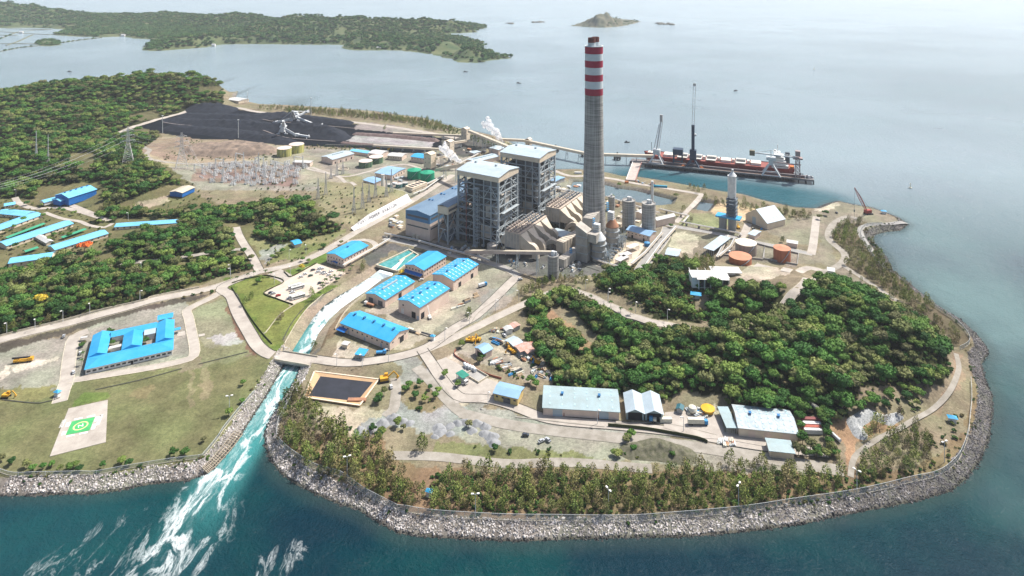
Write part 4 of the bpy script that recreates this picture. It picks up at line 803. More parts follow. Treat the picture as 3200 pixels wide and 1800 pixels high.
CASZ = [([(705, 1005), (775, 985), (810, 1060), (905, 1110), (1000, 1180), (1070, 1250), (1035, 1285), (900, 1235), (785, 1185), (705, 1130)], 4.6, 'feathery olive tree behind the fence on the left point', 0),
 ([(1090, 1185), (1300, 1178), (1500, 1190), (1700, 1180), (2000, 1160), (2120, 1190), (2120, 1232), (1900, 1275), (1700, 1290), (1400, 1297), (1090, 1288)], 4.3, 'feathery olive tree in the belt behind the shore fence', 0),
 ([(2150, 1150), (2190, 1075), (2280, 1035), (2345, 1090), (2350, 1165), (2240, 1205), (2140, 1215)], 4.6, 'feathery olive tree in the grove at the right bend', 0),
 ([(1880, 1135), (2000, 1125), (2110, 1135), (2120, 1165), (2000, 1170)], 5, 'feathery olive tree in the grove at the right bend', 0),
 ([(2092, 600), (2112, 562), (2170, 560), (2188, 600), (2250, 692), (2330, 762), (2400, 832), (2425, 885), (2380, 862), (2290, 790), (2200, 730), (2130, 690)], 5.2, 'brownish feathery tree in the strip along the right shore', 2),
 ([(1770, 500), (1850, 510), (2040, 545), (2030, 556), (1930, 545), (1850, 525), (1765, 515)], 6, 'feathery tree in the row facing the jetty', 0),
 ([(722, 272), (850, 280), (1000, 293), (1060, 303), (1110, 315), (1150, 332), (1090, 330), (1020, 310), (900, 298), (722, 284)], 5.5, 'feathery tree in the far shore row behind the coal yard', 0),
 ([(650, 268), (722, 270), (722, 280), (650, 276)], 9, 'feathery tree in the far shore row behind the coal yard', 0),
 ([(1298, 750), (1330, 715), (1400, 700), (1500, 700), (1490, 718), (1400, 718), (1340, 742)], 5, 'thin grey tree beside the hill road bend', 2),
 ([(1669, 700), (1690, 660), (1790, 655), (1800, 700)], 5, 'feathery tree beside the white terrace house', 0),
 ([(1500, 725), (1520, 690), (1640, 690), (1700, 700), (1700, 750), (1560, 740)], 5.2, 'feathery tree beside the white terrace house', 2),
 (K('k', 255, 500, 270, 440, 580, 230, 560, 300, 520, 380, 330, 510), 3.8, 'feathery tree in the clump beside the road junction', 0),
 (K('e', 970, 720, 990, 640, 1100, 620, 1450, 620, 1440, 700, 1150, 750), 5, 'bare brownish tree in the grove near the village', 2),
 ([(0, 720), (300, 690), (470, 680), (640, 672), (400, 740), (200, 790), (0, 850)], 8, 'feathery tree at the edge of the wood above the long left road', 0),
 ([(600, 560), (800, 545), (860, 575), (780, 600), (700, 612)], 8, 'feathery tree at the edge of the wood above the long left road', 0)]
CT = []
for i_, (poly, sp, tx, brown) in enumerate(CASZ):
 if len(poly) < 3: continue
 c = candidates(poly, sp, 300 + i_)
 for p_ in c: CT.append((*p_, float(.38 + .8 * RNG.uniform(0, 1) ** 1.5) * (1.25 if 'left point' in tx else 1), tx, brown))
for (x, y, s_) in [(1062, 1132, 1.4), (948, 1140, 1.35), (955, 1160, 1.1), (930, 1120, .9)] + [(*K1('j', *q), .9) for q in ((880, 560), (900, 610), (270, 600), (215, 660), (1400, 290), (2460, 800), (1390, 320), (550, 830), (580, 790), (905, 1095))] + [(*K1('h', *q), .9) for q in ((2075, 830), (1080, 520), (1160, 620), (1190, 300), (1230, 330), (760, 310), (1150, 280), (1290, 290))] + [(*K1('f', *q), .8) for q in ((1300, 330), (1290, 340), (1100, 240), (1370, 260))]:
 q = U((x, y)); CT.append((q[0], q[1], q[2], s_, 'feathery olive tree standing alone on open ground', 0))
CT.sort(key=lambda t: t[1])
PT = [U(p) for p in K('j', 1075, 430, 1110, 400, 1160, 370, 1200, 350, 1020, 450, 990, 480, 1270, 330, 1290, 300, 1000, 520, 240, 380, 420, 350, 470, 370, 130, 420, 300, 365) + K('i', 820, 780, 830, 700) + K('k', 1640, 60, 1960, 200, 2060, 250, 2160, 270, 1760, 130, 1240, 140, 430, 990, 300, 880)]
NB, NC = 300, 290
def place_tree(name, i, x, y, z, s, crowns, trunk, label, group, cat='tree'):
 r = thing(name, label, cat, (x, y, z - .1), random.uniform(0, 6.28), group); r.scale = (s, s, s * random.uniform(.88, 1.15))
 c = bpy.data.objects.new('crown', random.choice(crowns)); link(c, r)
 if trunk is not None: t = bpy.data.objects.new('trunk', trunk); link(t, r)
def inframe(t):
 a, b = px(t[0], t[1], t[2] + 4); return -5 < a < 2581 and b < 1455
BT = [t for t in BT if inframe(t) or t[1] > 320]
k_ = 0; rest = []
for t in BT:
 if k_ < NB and inframe(t): place_tree('broadleaf_tree', k_, *t[:4], BROAD, BTR[k_ % 2], ZONE_TXT[t[4]], 'trees: ' + ZONE_TXT[t[4]]); k_ += 1
 else: rest.append(t)
CB = protos(BROAD, 'broadleaf')
R_ = [t for t in rest if t[4] != 'farleft']; R2_ = [t for t in rest if t[4] == 'farleft']
tag(scatter('woodland', [t[:3] for t in R_], [t[3] for t in R_], CB, len(BROAD), 1), kind='stuff')
tag(scatter('headland_woodland', [t[:3] for t in R2_], [t[3] for t in R2_], CB, len(BROAD), 2), kind='stuff')
k_ = 0; rest = []
for t in CT:
 if k_ < NC and inframe(t): place_tree('feathery_tree', k_, *t[:4], CASUB if t[5] == 2 and random.random() < .7 else CASU, CTR[0], t[4], 'feathery trees: ' + t[4]); k_ += 1
 else: rest.append(t)
tag(scatter('feathery_grove', [t[:3] for t in rest], [t[3] for t in rest], protos(CASU + CASUB[:2], 'feathery'), 7, 3), kind='stuff')
for i_, q in enumerate(PT):
 place_tree('palm_tree', i_, *q, random.uniform(.7, 1.0), PALM, PTR, 'small palm tree with drooping fronds beside a road or parking lot', 'palm trees along roads and parking lot', 'palm')
for p_, mm, lb, nm, s_ in ((K1('e', 850, 1090), M_ORANGE, 'tree covered in bright orange blossom beside the village roofs', 'flowering_tree', 1.5), (K1('i', 405, 180), M_YELLOW, 'yellow blossoming tree standing in the left wood', 'flowering_tree', 1.2),
       (K1('j', 1790, 350), M_YELLOW, 'yellow bushy tree beside the blue awning building', 'flowering_tree', .7), (K1('j', 785, 300), M_YELLOW, 'yellow green bushy tree at the parking lot corner', 'flowering_tree', .7)):
 q = U(p_); place_tree(nm, 0, *q, s_, [crown_mesh('crown', mm, 91, R=4.4, H=2.6, nl=12, nq=420)], BTR[0], lb, None)
# shrubs
SZ = [([(560, 640), (880, 580), (900, 600), (680, 680)], 11), ([(640, 450), (1000, 480), (900, 570), (640, 640)], 11), (K('k', 0, 860, 200, 900, 260, 1200, 0, 1250), 9), ([(1100, 1115), (1350, 1130), (1500, 1145), (1740, 1120), (1700, 1160), (1400, 1160)], 8),
  ([(1560, 1110), (1730, 1110), (1720, 1150), (1560, 1150)], 3.2), ([(1520, 700), (1900, 720), (1860, 790), (1600, 800)], 6), ([(1250, 780), (1420, 760), (1400, 960), (1300, 900)], 6), ([(2100, 960), (2380, 970), (2300, 1040), (2100, 1050)], 6),
  ([(2330, 1090), (2440, 1000), (2450, 1120), (2340, 1190)], 7), (K('l', 560, 590, 1000, 700, 1500, 830, 1500, 880, 900, 760, 560, 640), 3.0), (K('k', 700, 740, 1100, 900, 1050, 940, 700, 780), 4), ([(1080, 1200), (2120, 1190), (2350, 1180), (2100, 1260), (1800, 1290), (1400, 1300), (1090, 1292)], 3.6),
  ([(705, 1010), (780, 990), (1000, 1180), (1040, 1280), (800, 1190), (700, 1120)], 5.5), ([(300, 330), (440, 440), (520, 480), (600, 520), (400, 540)], 9), ([(0, 500), (250, 540), (300, 640), (0, 690)], 8), ([(470, 350), (700, 380), (690, 405), (400, 405)], 10),
  (K('h', 300, 240, 760, 330, 980, 390, 960, 420, 700, 350, 300, 270), 4), (K('d', 900, 1000, 1100, 1180, 1200, 1400, 1100, 1300, 930, 1080), 4.5), ([(440, 735), (560, 722), (560, 735), (330, 775)], 5), (K('f', 500, 490, 1400, 520, 1400, 560, 500, 540), 7), ([(1100, 310), (1200, 335), (1380, 395), (1300, 385), (1120, 335)], 5)]
SH = []
for i_, (zn, sp) in enumerate((('hill', 4.2), ('top', 4.6), ('midleft', 4.6), ('lowleft', 4.4), ('upleft', 5.2))):
 for p_ in candidates(WOODS[zn], sp, 800 + i_): SH.append((*p_, float(RNG.uniform(.7, 1.7))))
for i_, (poly, sp) in enumerate(SZ):
 c = candidates(poly, sp, 500 + i_)
 for p_ in c: SH.append((*p_, float(RNG.uniform(.45, 1.25))))
CW = MAINw; NW_ = len(CW)
for i_ in range(len(MAIN) - 1):                                    # shrubs on top of the stone slope
 a, b = MAIN[i_], MAIN[i_ + 1]
 if a[1] < 560 or (a[0] < 990 and a[1] < 1000 and a[0] > 690): continue
 A, B = CW[i_], CW[i_ + 1]; L = np.linalg.norm(B - A); t_ = (B - A) / L; nn = np.array([-t_[1], t_[0]])
 for k in range(int(L / 4.5)):
  if random.random() < .62:
   for dd in (9.5, ) if random.random() < .6 else (6, 9.5):
    for s_ in (1, -1):
     q = A + t_ * random.uniform(0, L) + nn * s_ * (dd + random.uniform(-1.5, 1.5)); z = float(ground(q[0], q[1]))
     if 2.2 < z < 4.6: SH.append((q[0], q[1], z, random.uniform(.3, .85)))
tag(scatter('undergrowth', [t[:3] for t in SH], [t[3] for t in SH], protos(SHR, 'shrub'), 4, 4), kind='stuff')
# far woods on the peninsula: clumps of crowns
def far_points(X, Y, Z, D, spacing, seed, thr, dmin=8):
 rs = np.random.default_rng(seed); xs = np.arange(X.min(), X.max(), spacing); ys = np.arange(Y.min(), Y.max(), spacing); a, b = np.meshgrid(xs, ys)
 a = (a + rs.uniform(-.5, .5, a.shape) * spacing).ravel(); b = (b + rs.uniform(-.5, .5, b.shape) * spacing).ravel()
 i = np.clip(((b - Y[0, 0]) / (Y[1, 0] - Y[0, 0])).astype(int), 0, X.shape[0] - 1); j = np.clip(((a - X[0, 0]) / (X[0, 1] - X[0, 0])).astype(int), 0, X.shape[1] - 1)
 ok = (D[i, j] > dmin) & (np.abs((a / b) * FC + CX - 1288) < 1500) & (wob(a, b, 260, 4) + .5 * wob(a, b, 90, 5) > thr)
 return np.column_stack([a[ok], b[ok], Z[i, j][ok]])
CFAR = [crown_mesh('crown', M_LEAFFAR, 200 + s, R=9.5, H=5.5, nl=9, nq=120, size=1.9, zc=4.0) for s in range(4)]
fp = far_points(PX_, PY_, PZ_, PD_, 13.5, 5, -.95)
q_ = px(fp[:, 0], fp[:, 1], fp[:, 2]); bare = np.zeros(len(fp), bool)
for pl in (K('a', 850, 105, 1000, 88, 1180, 82, 1350, 108, 1100, 125, 900, 130), K('b', 1780, 480, 1950, 400, 2080, 500, 2020, 560, 1850, 530), K('b', 2020, 600, 2080, 560, 2260, 540, 2290, 600, 2200, 632, 2050, 625), K('b', 740, 320, 860, 280, 930, 300, 840, 350), K('b', 1480, 310, 1640, 305, 1640, 345, 1480, 345),
   K('a', 60, 260, 780, 245, 800, 270, 480, 300, 0, 300), K('b', 1440, 470, 1540, 465, 1540, 495, 1440, 498), K('b', 1230, 430, 1350, 425, 1350, 455, 1230, 455), K('b', 690, 370, 760, 375, 750, 410, 695, 405), K('b', 2100, 150, 2160, 190, 2100, 200)):
 bare |= inpoly(q_[0], q_[1], pl)
fp = fp[~bare | (np.random.default_rng(3).uniform(size=len(fp)) < .12)]
tag(scatter('peninsula_woodland', fp, np.random.default_rng(1).uniform(.55, 1.25, len(fp)), protos(CFAR, 'canopy'), 4, 5), kind='stuff')
ip = far_points(IX_, IY_, IZ_, ID_, 17, 6, .15); tag(scatter('island_scrub', ip, np.random.default_rng(1).uniform(.3, .7, len(ip)), protos(CFAR[:2], 'islandbush'), 2, 6), kind='stuff')
# stones of the shore slope
def rock_mesh(seed, m):
 rs = np.random.default_rng(seed); V = rs.normal(size=(14, 3)); V /= np.linalg.norm(V, axis=1)[:, None]; V *= np.array([1, .75, .6]) * rs.uniform(.8, 1.1, (14, 1))
 import bmesh
 bm = bmesh.new(); [bm.verts.new(v) for v in V]; bmesh.ops.convex_hull(bm, input=bm.verts); me = bpy.data.meshes.new('rock'); bm.to_mesh(me); bm.free(); me.materials.append(m); return me
M_ROCK = mat('shore_rock', (.62, .585, .55), rgb2=(.30, .275, .26), scale=.12, rough=.95, obj_random=.45, detail=5)
M_ROCKD = mat('wet_rock', (.09, .085, .08), rgb2=(.05, .05, .05), scale=.5, rough=.6, obj_random=.3)
M_ROCK2 = mat('shore_rock_dark', (.30, .28, .275), rgb2=(.10, .095, .095), scale=.12, rough=.95, obj_random=.5, detail=5)
RK2 = [rock_mesh(s + 20, M_ROCK2) for s in range(5)]
RK = [rock_mesh(s, M_ROCK) for s in range(5)]; RKD = [rock_mesh(s + 9, M_ROCKD) for s in range(3)]
rp_, rd_ = [], []
for i_ in range(len(MAIN) - 1):
 a, b = MAIN[i_], MAIN[i_ + 1]
 if min(a[1], b[1]) < 500 or a[0] < -100: continue
 if 700 < a[0] < 990 and a[1] < 905: continue
 A, B = CW[i_], CW[i_ + 1]; L = np.linalg.norm(B - A); t_ = (B - A) / L; nn = np.array([-t_[1], t_[0]])
 den = 3.0 if a[1] > 850 else 1.6
 m_ = int(L * 12 * den); q = A + np.outer(RNG.uniform(-1, L + 1, m_), t_) + np.outer(RNG.uniform(-10.5, 10.5, m_), nn)
 z = ground(q[:, 0], q[:, 1]); ok = (z > -.7) & (z < 3.9); q, z = q[ok], z[ok]
 for (x, y), zz in zip(q, z):
  (rd_ if zz < .55 else rp_).append((x, y, zz + .1, random.uniform(.3, .8) * (1 + .7 * (random.random() < .08))))
r1_ = [t for t in rp_ if t[0] < 170 + random.uniform(-60, 60)]; s1_ = set(r1_); r2_ = [t for t in rp_ if t not in s1_]
tag(scatter('shore_rocks', [t[:3] for t in r1_], [t[3] for t in r1_], protos(RK, 'rock'), 5, 7, rotall=True), kind='stuff')
tag(scatter('dark_shore_rocks', [t[:3] for t in r2_], [t[3] * .9 for t in r2_], protos(RK2, 'darkrock'), 5, 9, rotall=True), kind='stuff')
tag(scatter('wet_shore_rocks', [t[:3] for t in rd_], [t[3] for t in rd_], protos(RKD, 'wetrock'), 3, 8, rotall=True), kind='stuff')
print('COUNTS broad', len(BT), 'cas', len(CT), 'shrub', len(SH), 'far', len(fp), 'rocks', len(rp_), len(rd_))
# ---------------------------------------------------------------- building kit
def roofm(name, rgb, rgb2=None, sc=.12):
 def ex(n, l, b, out):
  tc = n.new('ShaderNodeTexCoord'); wv = n.new('ShaderNodeTexWave'); wv.inputs['Scale'].default_value = .8; wv.bands_direction = 'DIAGONAL'
  l.new(tc.outputs['Object'], wv.inputs['Vector']); bp = n.new('ShaderNodeBump'); bp.inputs['Strength'].default_value = .25; l.new(wv.outputs['Fac'], bp.inputs['Height']); l.new(bp.outputs[0], b.inputs['Normal'])
 return mat(name, rgb, rgb2=rgb2 or tuple(c * .8 for c in rgb), scale=sc, rough=.5, spec=.35, coord='obj', detail=9, extra=ex)
R_BLUE = roofm('roof_bright_blue', (.02, .29, .60), (.06, .36, .58), .09); R_LBLUE = roofm('roof_light_blue', (.20, .52, .74), (.13, .42, .66)); R_DBLUE = roofm('blue_cladding', (.015, .15, .48))
R_GREYB = roofm('roof_grey_blue', (.33, .44, .47), (.27, .33, .33)); R_PALE = roofm('roof_pale', (.44, .52, .57), (.34, .41, .45)); R_STEEL = roofm('roof_steel_blue', (.16, .24, .33), (.12, .19, .27)); R_BEIGE = roofm('roof_beige', (.58, .52, .42), (.42, .37, .28))
R_BBLUE = roofm('roof_soft_blue', (.26, .42, .60), (.20, .34, .50)); R_GREEN = roofm('roof_green', (.05, .32, .18)); R_RUST = roofm('roof_rust', (.42, .17, .10), (.50, .40, .36), .25); R_WHITE = roofm('roof_white', (.58, .58, .56), (.44, .43, .41))
W_PINK = mat('wall_beige', (.74, .595, .50), rgb2=(.62, .49, .405), scale=.15, rough=.9, detail=8); W_BEIGE = mat('wall_cream', (.74, .63, .49), rgb2=(.62, .52, .40), scale=.15, rough=.9)
W_WHITE = mat('wall_white', (.74, .72, .68), rough=.8, scale=.2); W_YEL = mat('wall_yellow', (.60, .46, .20), rough=.85); W_GREY = mat('wall_grey', (.42, .41, .39), rough=.9)
M_GLASS = mat('dark_window', (.045, .05, .06), rough=.25, spec=.5); M_DARK = mat('dark_opening', (.03, .03, .035), rough=.8); M_LOUV = mat('louvre_grey', (.13, .13, .135), rough=.7)
M_DOOR = mat('door_blue_grey', (.36, .43, .52), rough=.6); M_LIGHTP = mat('skylight_panel', (.42, .60, .66), rough=.4); M_VENT = mat('vent_blue', (.03, .16, .36), rough=.6)
FOOT = []
def frame(A, B, C, z):
 a, b, c = (np.array(P(q, z)) for q in (A, B, C)); u = (b - a); L = np.linalg.norm(u[:2]); u = u[:2] / L; v = np.array([-u[1], u[0]]); W_ = float(v @ (c - b)[:2])
 if W_ < 0: W_ = -W_; v = -v
 cen = a[:2] + u * L / 2 + v * W_ / 2; return cen, math.atan2(u[1], u[0]), L, W_
def gable(root, lx, ly, h, rise, ridge, wall, roof, over=.7, t=.3, z0=0.0, wname='wall', rname='roof'):
 """gable building centred on the root; returns the roof object"""
 ax = 'x' if ridge == 'x' else 'y'; e, q = (lx, ly) if ax == 'x' else (ly, lx)
 if wall: MB().sec([(-q, z0), (q, z0), (q, h), (0, h + rise), (-q, h)], ax, -e, e).build(wname, wall, root)
 s = rise / q; o = over
 prof = [(-q - o, h - o * s + .04), (0, h + rise + .04), (q + o, h - o * s + .04), (q + o, h - o * s + .04 + t), (0, h + rise + .04 + t), (-q - o, h - o * s + .04 + t)]
 return MB().sec(prof, ax, -e - o, e + o).build(rname, roof, root)
def wins(root, spec, lx, ly):
 for sd_, n_, zc, w, hh, *mm in spec:
  m = mm[0] if mm else M_GLASS; nm = mm[1] if len(mm) > 1 else 'window'; span = 2 * (lx if sd_ in 'FB' else ly); me = None
  for i in range(n_):
   c = -span / 2 + span * (i + .5) / n_
   if len(mm) > 2: c = mm[2][i] * span / 2
   if me is None: o = MB().box(-w / 2, w / 2, -.07, .07, -hh / 2, hh / 2).build(nm, m, root); me = o.data
   else: o = bpy.data.objects.new(nm, me); link(o, root)
   o.location = {'F': (c, -ly, zc), 'B': (-c, ly, zc), 'R': (lx, c, zc), 'L': (-lx, -c, zc)}[sd_]
   o.rotation_euler[2] = {'F': 0, 'B': math.pi, 'R': math.pi / 2, 'L': -math.pi / 2}[sd_]
def bld(name, label, A, B, C, h, rise, ridge, wall, roof, z0=G, win=(), sky=None, vents=0, vlong=None, over=.7, cat='building', group=None):
 cen, rz, L, W_ = frame(A, B, C, z0 + h); root = thing(name, label, cat, (cen[0], cen[1], z0), rz, group); lx, ly = L / 2 - over * .5, W_ / 2 - over * .5
 ro = gable(root, lx, ly, h, rise, ridge, wall, roof, over); wins(root, win, lx, ly)
 q = ly if ridge == 'x' else lx; e = lx if ridge == 'x' else ly; s = rise / q; ang = math.atan(s)
 if sky:
  n_, m_, sw, sl = sky; me = None
  for side in (-1, 1):
   for i in range(n_):
    for j in range(m_):
     a_ = -e + 2 * e * (i + .5) / n_; b_ = side * q * (j + .5 + .12 * ((i % 2) - .5)) / m_ ; z = h + rise - abs(b_) * s + .46
     if me is None: o = MB().box(-sw / 2, sw / 2, -sl / 2, sl / 2, -.05, .05).build('skylight', M_LIGHTP, ro); me = o.data
     else: o = bpy.data.objects.new('skylight', me); link(o, ro)
     if ridge == 'x': o.location = (a_, b_, z); o.rotation_euler = (-side * ang, 0, 0)
     else: o.location = (b_, a_, z); o.rotation_euler = (0, side * ang, 0); o.rotation_euler = (-(-side) * 0, side * ang, 0); o.scale = (sl / sw, sw / sl, 1)
 me = None
 for i in range(vents):
  a_ = -e + 2 * e * (i + .5) / vents
  if me is None: o = MB().box(-.6, .6, -.9, .9, 0, 1.0).box(-.85, .85, -1.1, 1.1, 1.02, 1.2).build('vent', M_VENT, ro); me = o.data
  else: o = bpy.data.objects.new('vent', me); link(o, ro)
  o.location = (a_, 0, h + rise + .2) if ridge == 'x' else (0, a_, h + rise + .2)
 if vlong:
  f0, f1 = vlong; o = MB()
  if ridge == 'x': o.box(e * f0, e * f1, -.9, .9, h + rise + .1, h + rise + 1.1)
  else: o.box(-.9, .9, e * f0, e * f1, h + rise + .1, h + rise + 1.1)
  o.build('ridge_vent', R_GREYB, ro)
 FOOT.append((cen, rz, L, W_)); return root
def slab(name, label, A, B, C, h, m, post=None, z0=G, t=.25, tilt=0, cat='canopy', legs=True, rise=0, group=None):
 """open canopy on posts"""
 cen, rz, L, W_ = frame(A, B, C, z0 + h); root = thing(name, label, cat, (cen[0], cen[1], z0), rz, group); lx, ly = L / 2, W_ / 2
 MB().sec([(-ly, h), (0, h + rise), (ly, h + tilt), (ly, h + tilt + t), (0, h + rise + t), (-ly, h + t)] if rise else [(-ly, h), (ly, h + tilt), (ly, h + tilt + t), (-ly, h + t)], 'x', -lx, lx).build('roof', m, root)
 pm = MB().box(-.15, .15, -.15, .15, 0, h).build('post', post or W_GREY, root); pm.location = (-lx + .5, -ly + .5, 0); k = 0
 for i in range(1, 6):
  for y in (-ly + .5, ly - .5):
   o = bpy.data.objects.new('post', pm.data); link(o, root); o.location = (-lx + .5 + (2 * lx - 1) * i / 5, y, 0)
 return root
J = lambda x, y: K1('j', x, y)
w2 = lambda n1, n2, z1=2.6, z2=6.2: [('F', n1, z1, 1.3, 1.3), ('F', n1, z2, 1.3, 1.3), ('R', n2, z1, 1.3, 1.3), ('R', n2, z2, 1.3, 1.3)]
b1 = bld('office_building', 'two storey office with bright blue roof beside the parking lot', J(1032, 137), J(1205, 188), J(1435, 52), 8.8, 2.2, 'y', W_PINK, R_BLUE, win=w2(6, 8), vents=1)
MB().sec([(-3.5, 3.0), (0, 3.8), (3.5, 3.0), (3.5, 3.2), (0, 4.0), (-3.5, 3.2)], 'y', -19.0, -15.8).build('porch_roof', R_DBLUE, b1)
for x in (-3.2, 3.2): MB().box(x - .15, x + .15, -18.8, -18.5, 0, 3.0).build('porch_post', W_GREY, b1)
b2 = bld('office_building', 'two storey building with bright blue roof and dark blue awning beside the weir', J(1818, 247), J(2010, 305), J(2218, 160), 8.2, 2.4, 'y', W_PINK, R_BLUE, win=w2(6, 9))
MB().sec([(-20.8, 3.0), (-17.0, 4.0), (-17.0, 4.2), (-20.8, 3.2)], 'x', -11, 10).build('awning', R_DBLUE, b2)
bld('warehouse', 'blue roofed warehouse with double rows of pale roof panels, rightmost of the blue roofs', J(2095, 345), J(2310, 412), J(2533, 238), 9.2, 2.6, 'y', W_PINK, R_BLUE, win=[('R', 2, 2.2, 4, 4.2, M_DARK, 'door'), ('R', 8, 7.2, 1.2, .8)], sky=(8, 3, 1.1, 2.6), vents=3)
bld('warehouse', 'blue roofed warehouse with a long ridge vent on the channel bank', J(1425, 537), J(1622, 605), J(1893, 410), 6.6, 2.3, 'y', W_PINK, R_BLUE, win=[('F', 2, 2.2, 5, 4.2, M_LOUV, 'door'), ('R', 1, 2.2, 4, 4.2, M_DARK, 'door')], sky=(7, 2, 1.1, 2.2), vlong=(-.55, .45))
bld('warehouse', 'tall blue roofed warehouse with white boom lift beside its wall', J(1750, 600), J(1968, 682), J(2228, 475), 10.6, 2.4, 'y', W_PINK, R_BLUE, win=[('F', 1, 2.6, 4.4, 5, M_DARK, 'door', (.45,)), ('F', 1, 1.6, 2.4, 3, M_DOOR, 'door', (.85,)), ('F', 1, 2.4, 3, 4.4, W_WHITE, 'door', (-.6,)), ('F', 1, 7.5, 1.4, 1.2, M_GLASS, 'window', (-.55,)), ('R', 1, 2.5, 4.2, 4.8, M_DARK, 'door', (-.8,))], sky=(7, 2, 1.1, 2.2), vents=4)
b6 = bld('warehouse', 'long low blue roofed warehouse beside the bridge road, ridge with five vents', J(1170, 835), J(1668, 1030), J(1845, 890), 6.6, 3.0, 'x', W_PINK, R_BLUE, win=[('F', 10, 4.2, 1.3, 1.1), ('F', 3, 1.6, 1.6, 2.8, M_DOOR, 'door'), ('R', 1, 2.4, 4.5, 4.6, M_DARK, 'door', (.3,)), ('R', 3, 4.6, 1.3, 1.1)], vents=5)
MB().sec([(-14.5, 2.7), (-10.6, 3.6), (-10.6, 3.8), (-14.5, 2.9)], 'x', -27, -18).build('awning', R_DBLUE, b6)
slab('guard_canopy', 'small bright blue open canopy beside the bridge road', J(1312, 1152), J(1408, 1168), J(1428, 1104), 3.6, R_BLUE, tilt=.5)
bld('hut', 'tiny hut with white roof inside the small fenced yard', J(1182, 1048), J(1240, 1060), J(1258, 1026), 3.0, .3, 'x', W_BEIGE, R_WHITE)
bld('pavilion', 'small blue roofed pavilion on the grass above the parking lot', J(668, 12), J(712, 50), J(772, 20), 3.4, 1.2, 'y', W_BEIGE, R_BLUE)
Q = lambda x, y: K1('k', x, y)
bld('shed', 'blue grey shed in the construction yard', Q(590, 600), Q(680, 660), Q(775, 612), 5, 1.4, 'y', W_PINK, R_BBLUE, win=[('F', 1, 2, 5, 3.8, M_DARK, 'door')])
bld('shack', 'patched pale roofed shack beside the rusty roofed shack', Q(893, 528), Q(985, 590), Q(1050, 530), 3.4, .8, 'y', W_GREY, R_PALE)
bld('shack', 'rusty roofed shack at the edge of the construction yard', Q(985, 585), Q(1050, 645), Q(1145, 530), 3.4, .8, 'y', W_GREY, R_RUST)
bld('shack', 'lower rusty shack nearest the equipment, right of the larger rusty roof', Q(1070, 620), Q(1120, 660), Q(1165, 600), 3.0, .5, 'y', W_GREY, R_RUST)
bld('hut', 'small white roofed hut beside the hill road', Q(877, 398), Q(907, 432), Q(968, 402), 3.6, .8, 'x', W_WHITE, R_WHITE, win=[('F', 1, 1.5, 2, 2.4, M_DARK, 'door')])
bld('shack', 'red and blue patched shack behind the small white hut', Q(935, 372), Q(985, 405), Q(1033, 362), 3.2, .5, 'x', W_GREY, R_RUST)
slab('fuel_canopy', 'green roofed fuel station canopy with yellow edge', Q(397, 858), Q(470, 915), Q(530, 872), 4.6, mat('canopy_green', (.03, .22, .16), rough=.6), post=W_WHITE, tilt=.1)
bld('shed', 'yellow walled shed with light blue roof at the left end of the warehouse row', Q(778, 1058), Q(1025, 1116), Q(1082, 1000), 5.0, 1.2, 'x', W_YEL, R_BBLUE, win=[('F', 1, 2, 5, 3.6, M_LOUV, 'door', (.1,)), ('F', 4, 3.2, 1.6, 1.2)])
bld('warehouse', 'long warehouse with weathered pale green grey roof below the wood', Q(1275, 1205), Q(2050, 1250), Q(1985, 1022), 5.2, 2.0, 'x', W_PINK, R_GREYB, win=[('F', 2, 2.3, 6, 4.4, R_PALE, 'door', (-.62, .6)), ('F', 2, 1.4, 1.1, 2.4, R_RUST, 'door', (-.45, .45))], sky=(6, 2, .8, 1.6), vents=2)
# twin gabled warehouse
cen, rz, L, W_ = frame(Q(2112, 1258), Q(2495, 1278), Q(2432, 1075), G + 5)
tw = thing('twin_warehouse', 'warehouse with two side by side gabled pale blue grey roofs', 'building', (cen[0], cen[1], G), rz)
for s_ in (-1, 1):
 o = MB().sec([(s_ * L / 4 - L / 4 + .4, 0), (s_ * L / 4 + L / 4 - .4, 0), (s_ * L / 4 + L / 4 - .4, 5), (s_ * L / 4, 7.4), (s_ * L / 4 - L / 4 + .4, 5)], 'y', -W_ / 2 + 1.4, W_ / 2 - .5).build('wall', R_GREYB, tw)
 MB().sec([(s_ * L / 4 - L / 4, 4.95), (s_ * L / 4, 7.45), (s_ * L / 4 + L / 4, 4.95), (s_ * L / 4 + L / 4, 5.2), (s_ * L / 4, 7.7), (s_ * L / 4 - L / 4, 5.2)], 'y', -W_ / 2 - .3, W_ / 2 + .2).build('roof', R_PALE, tw)
 MB().box(s_ * L / 4 - 4.4, s_ * L / 4 + 4.4, -W_ / 2 + 1.3, -W_ / 2 + 1.5, 0, 4.7).build('door', M_DARK, tw)
V_ = lambda x, y: K1('l', x, y)
b12 = bld('warehouse', 'large beige warehouse with patchy pale roof, right end of the lower row', V_(1312, 603), V_(1915, 665), V_(1805, 425), 5.4, 2.2, 'x', W_BEIGE, roofm('roof_patchy', (.48, .50, .48), (.24, .33, .39), .3), win=[('F', 3, 2.2, 4.2, 4.0, W_PINK, 'door', (-.55, .0, .62))], sky=(8, 3, .9, 1.8), vents=2)
slab('lean_to', 'grey lean-to roof against the left wall of the large beige warehouse', V_(1192, 606), V_(1306, 608), V_(1236, 392), 4.4, R_GREYB)
bld('shed', 'pale blue roofed shed below the large beige warehouse', V_(1625, 835), V_(1880, 862), V_(1838, 735), 4.0, .5, 'x', W_BEIGE, R_GREYB)
bld('hut', 'small dark teal roofed hut beside the yellow disc', V_(686, 408), V_(752, 425), V_(740, 375), 3.0, .8, 'y', W_GREY, roofm('roof_teal', (.04, .14, .17)))
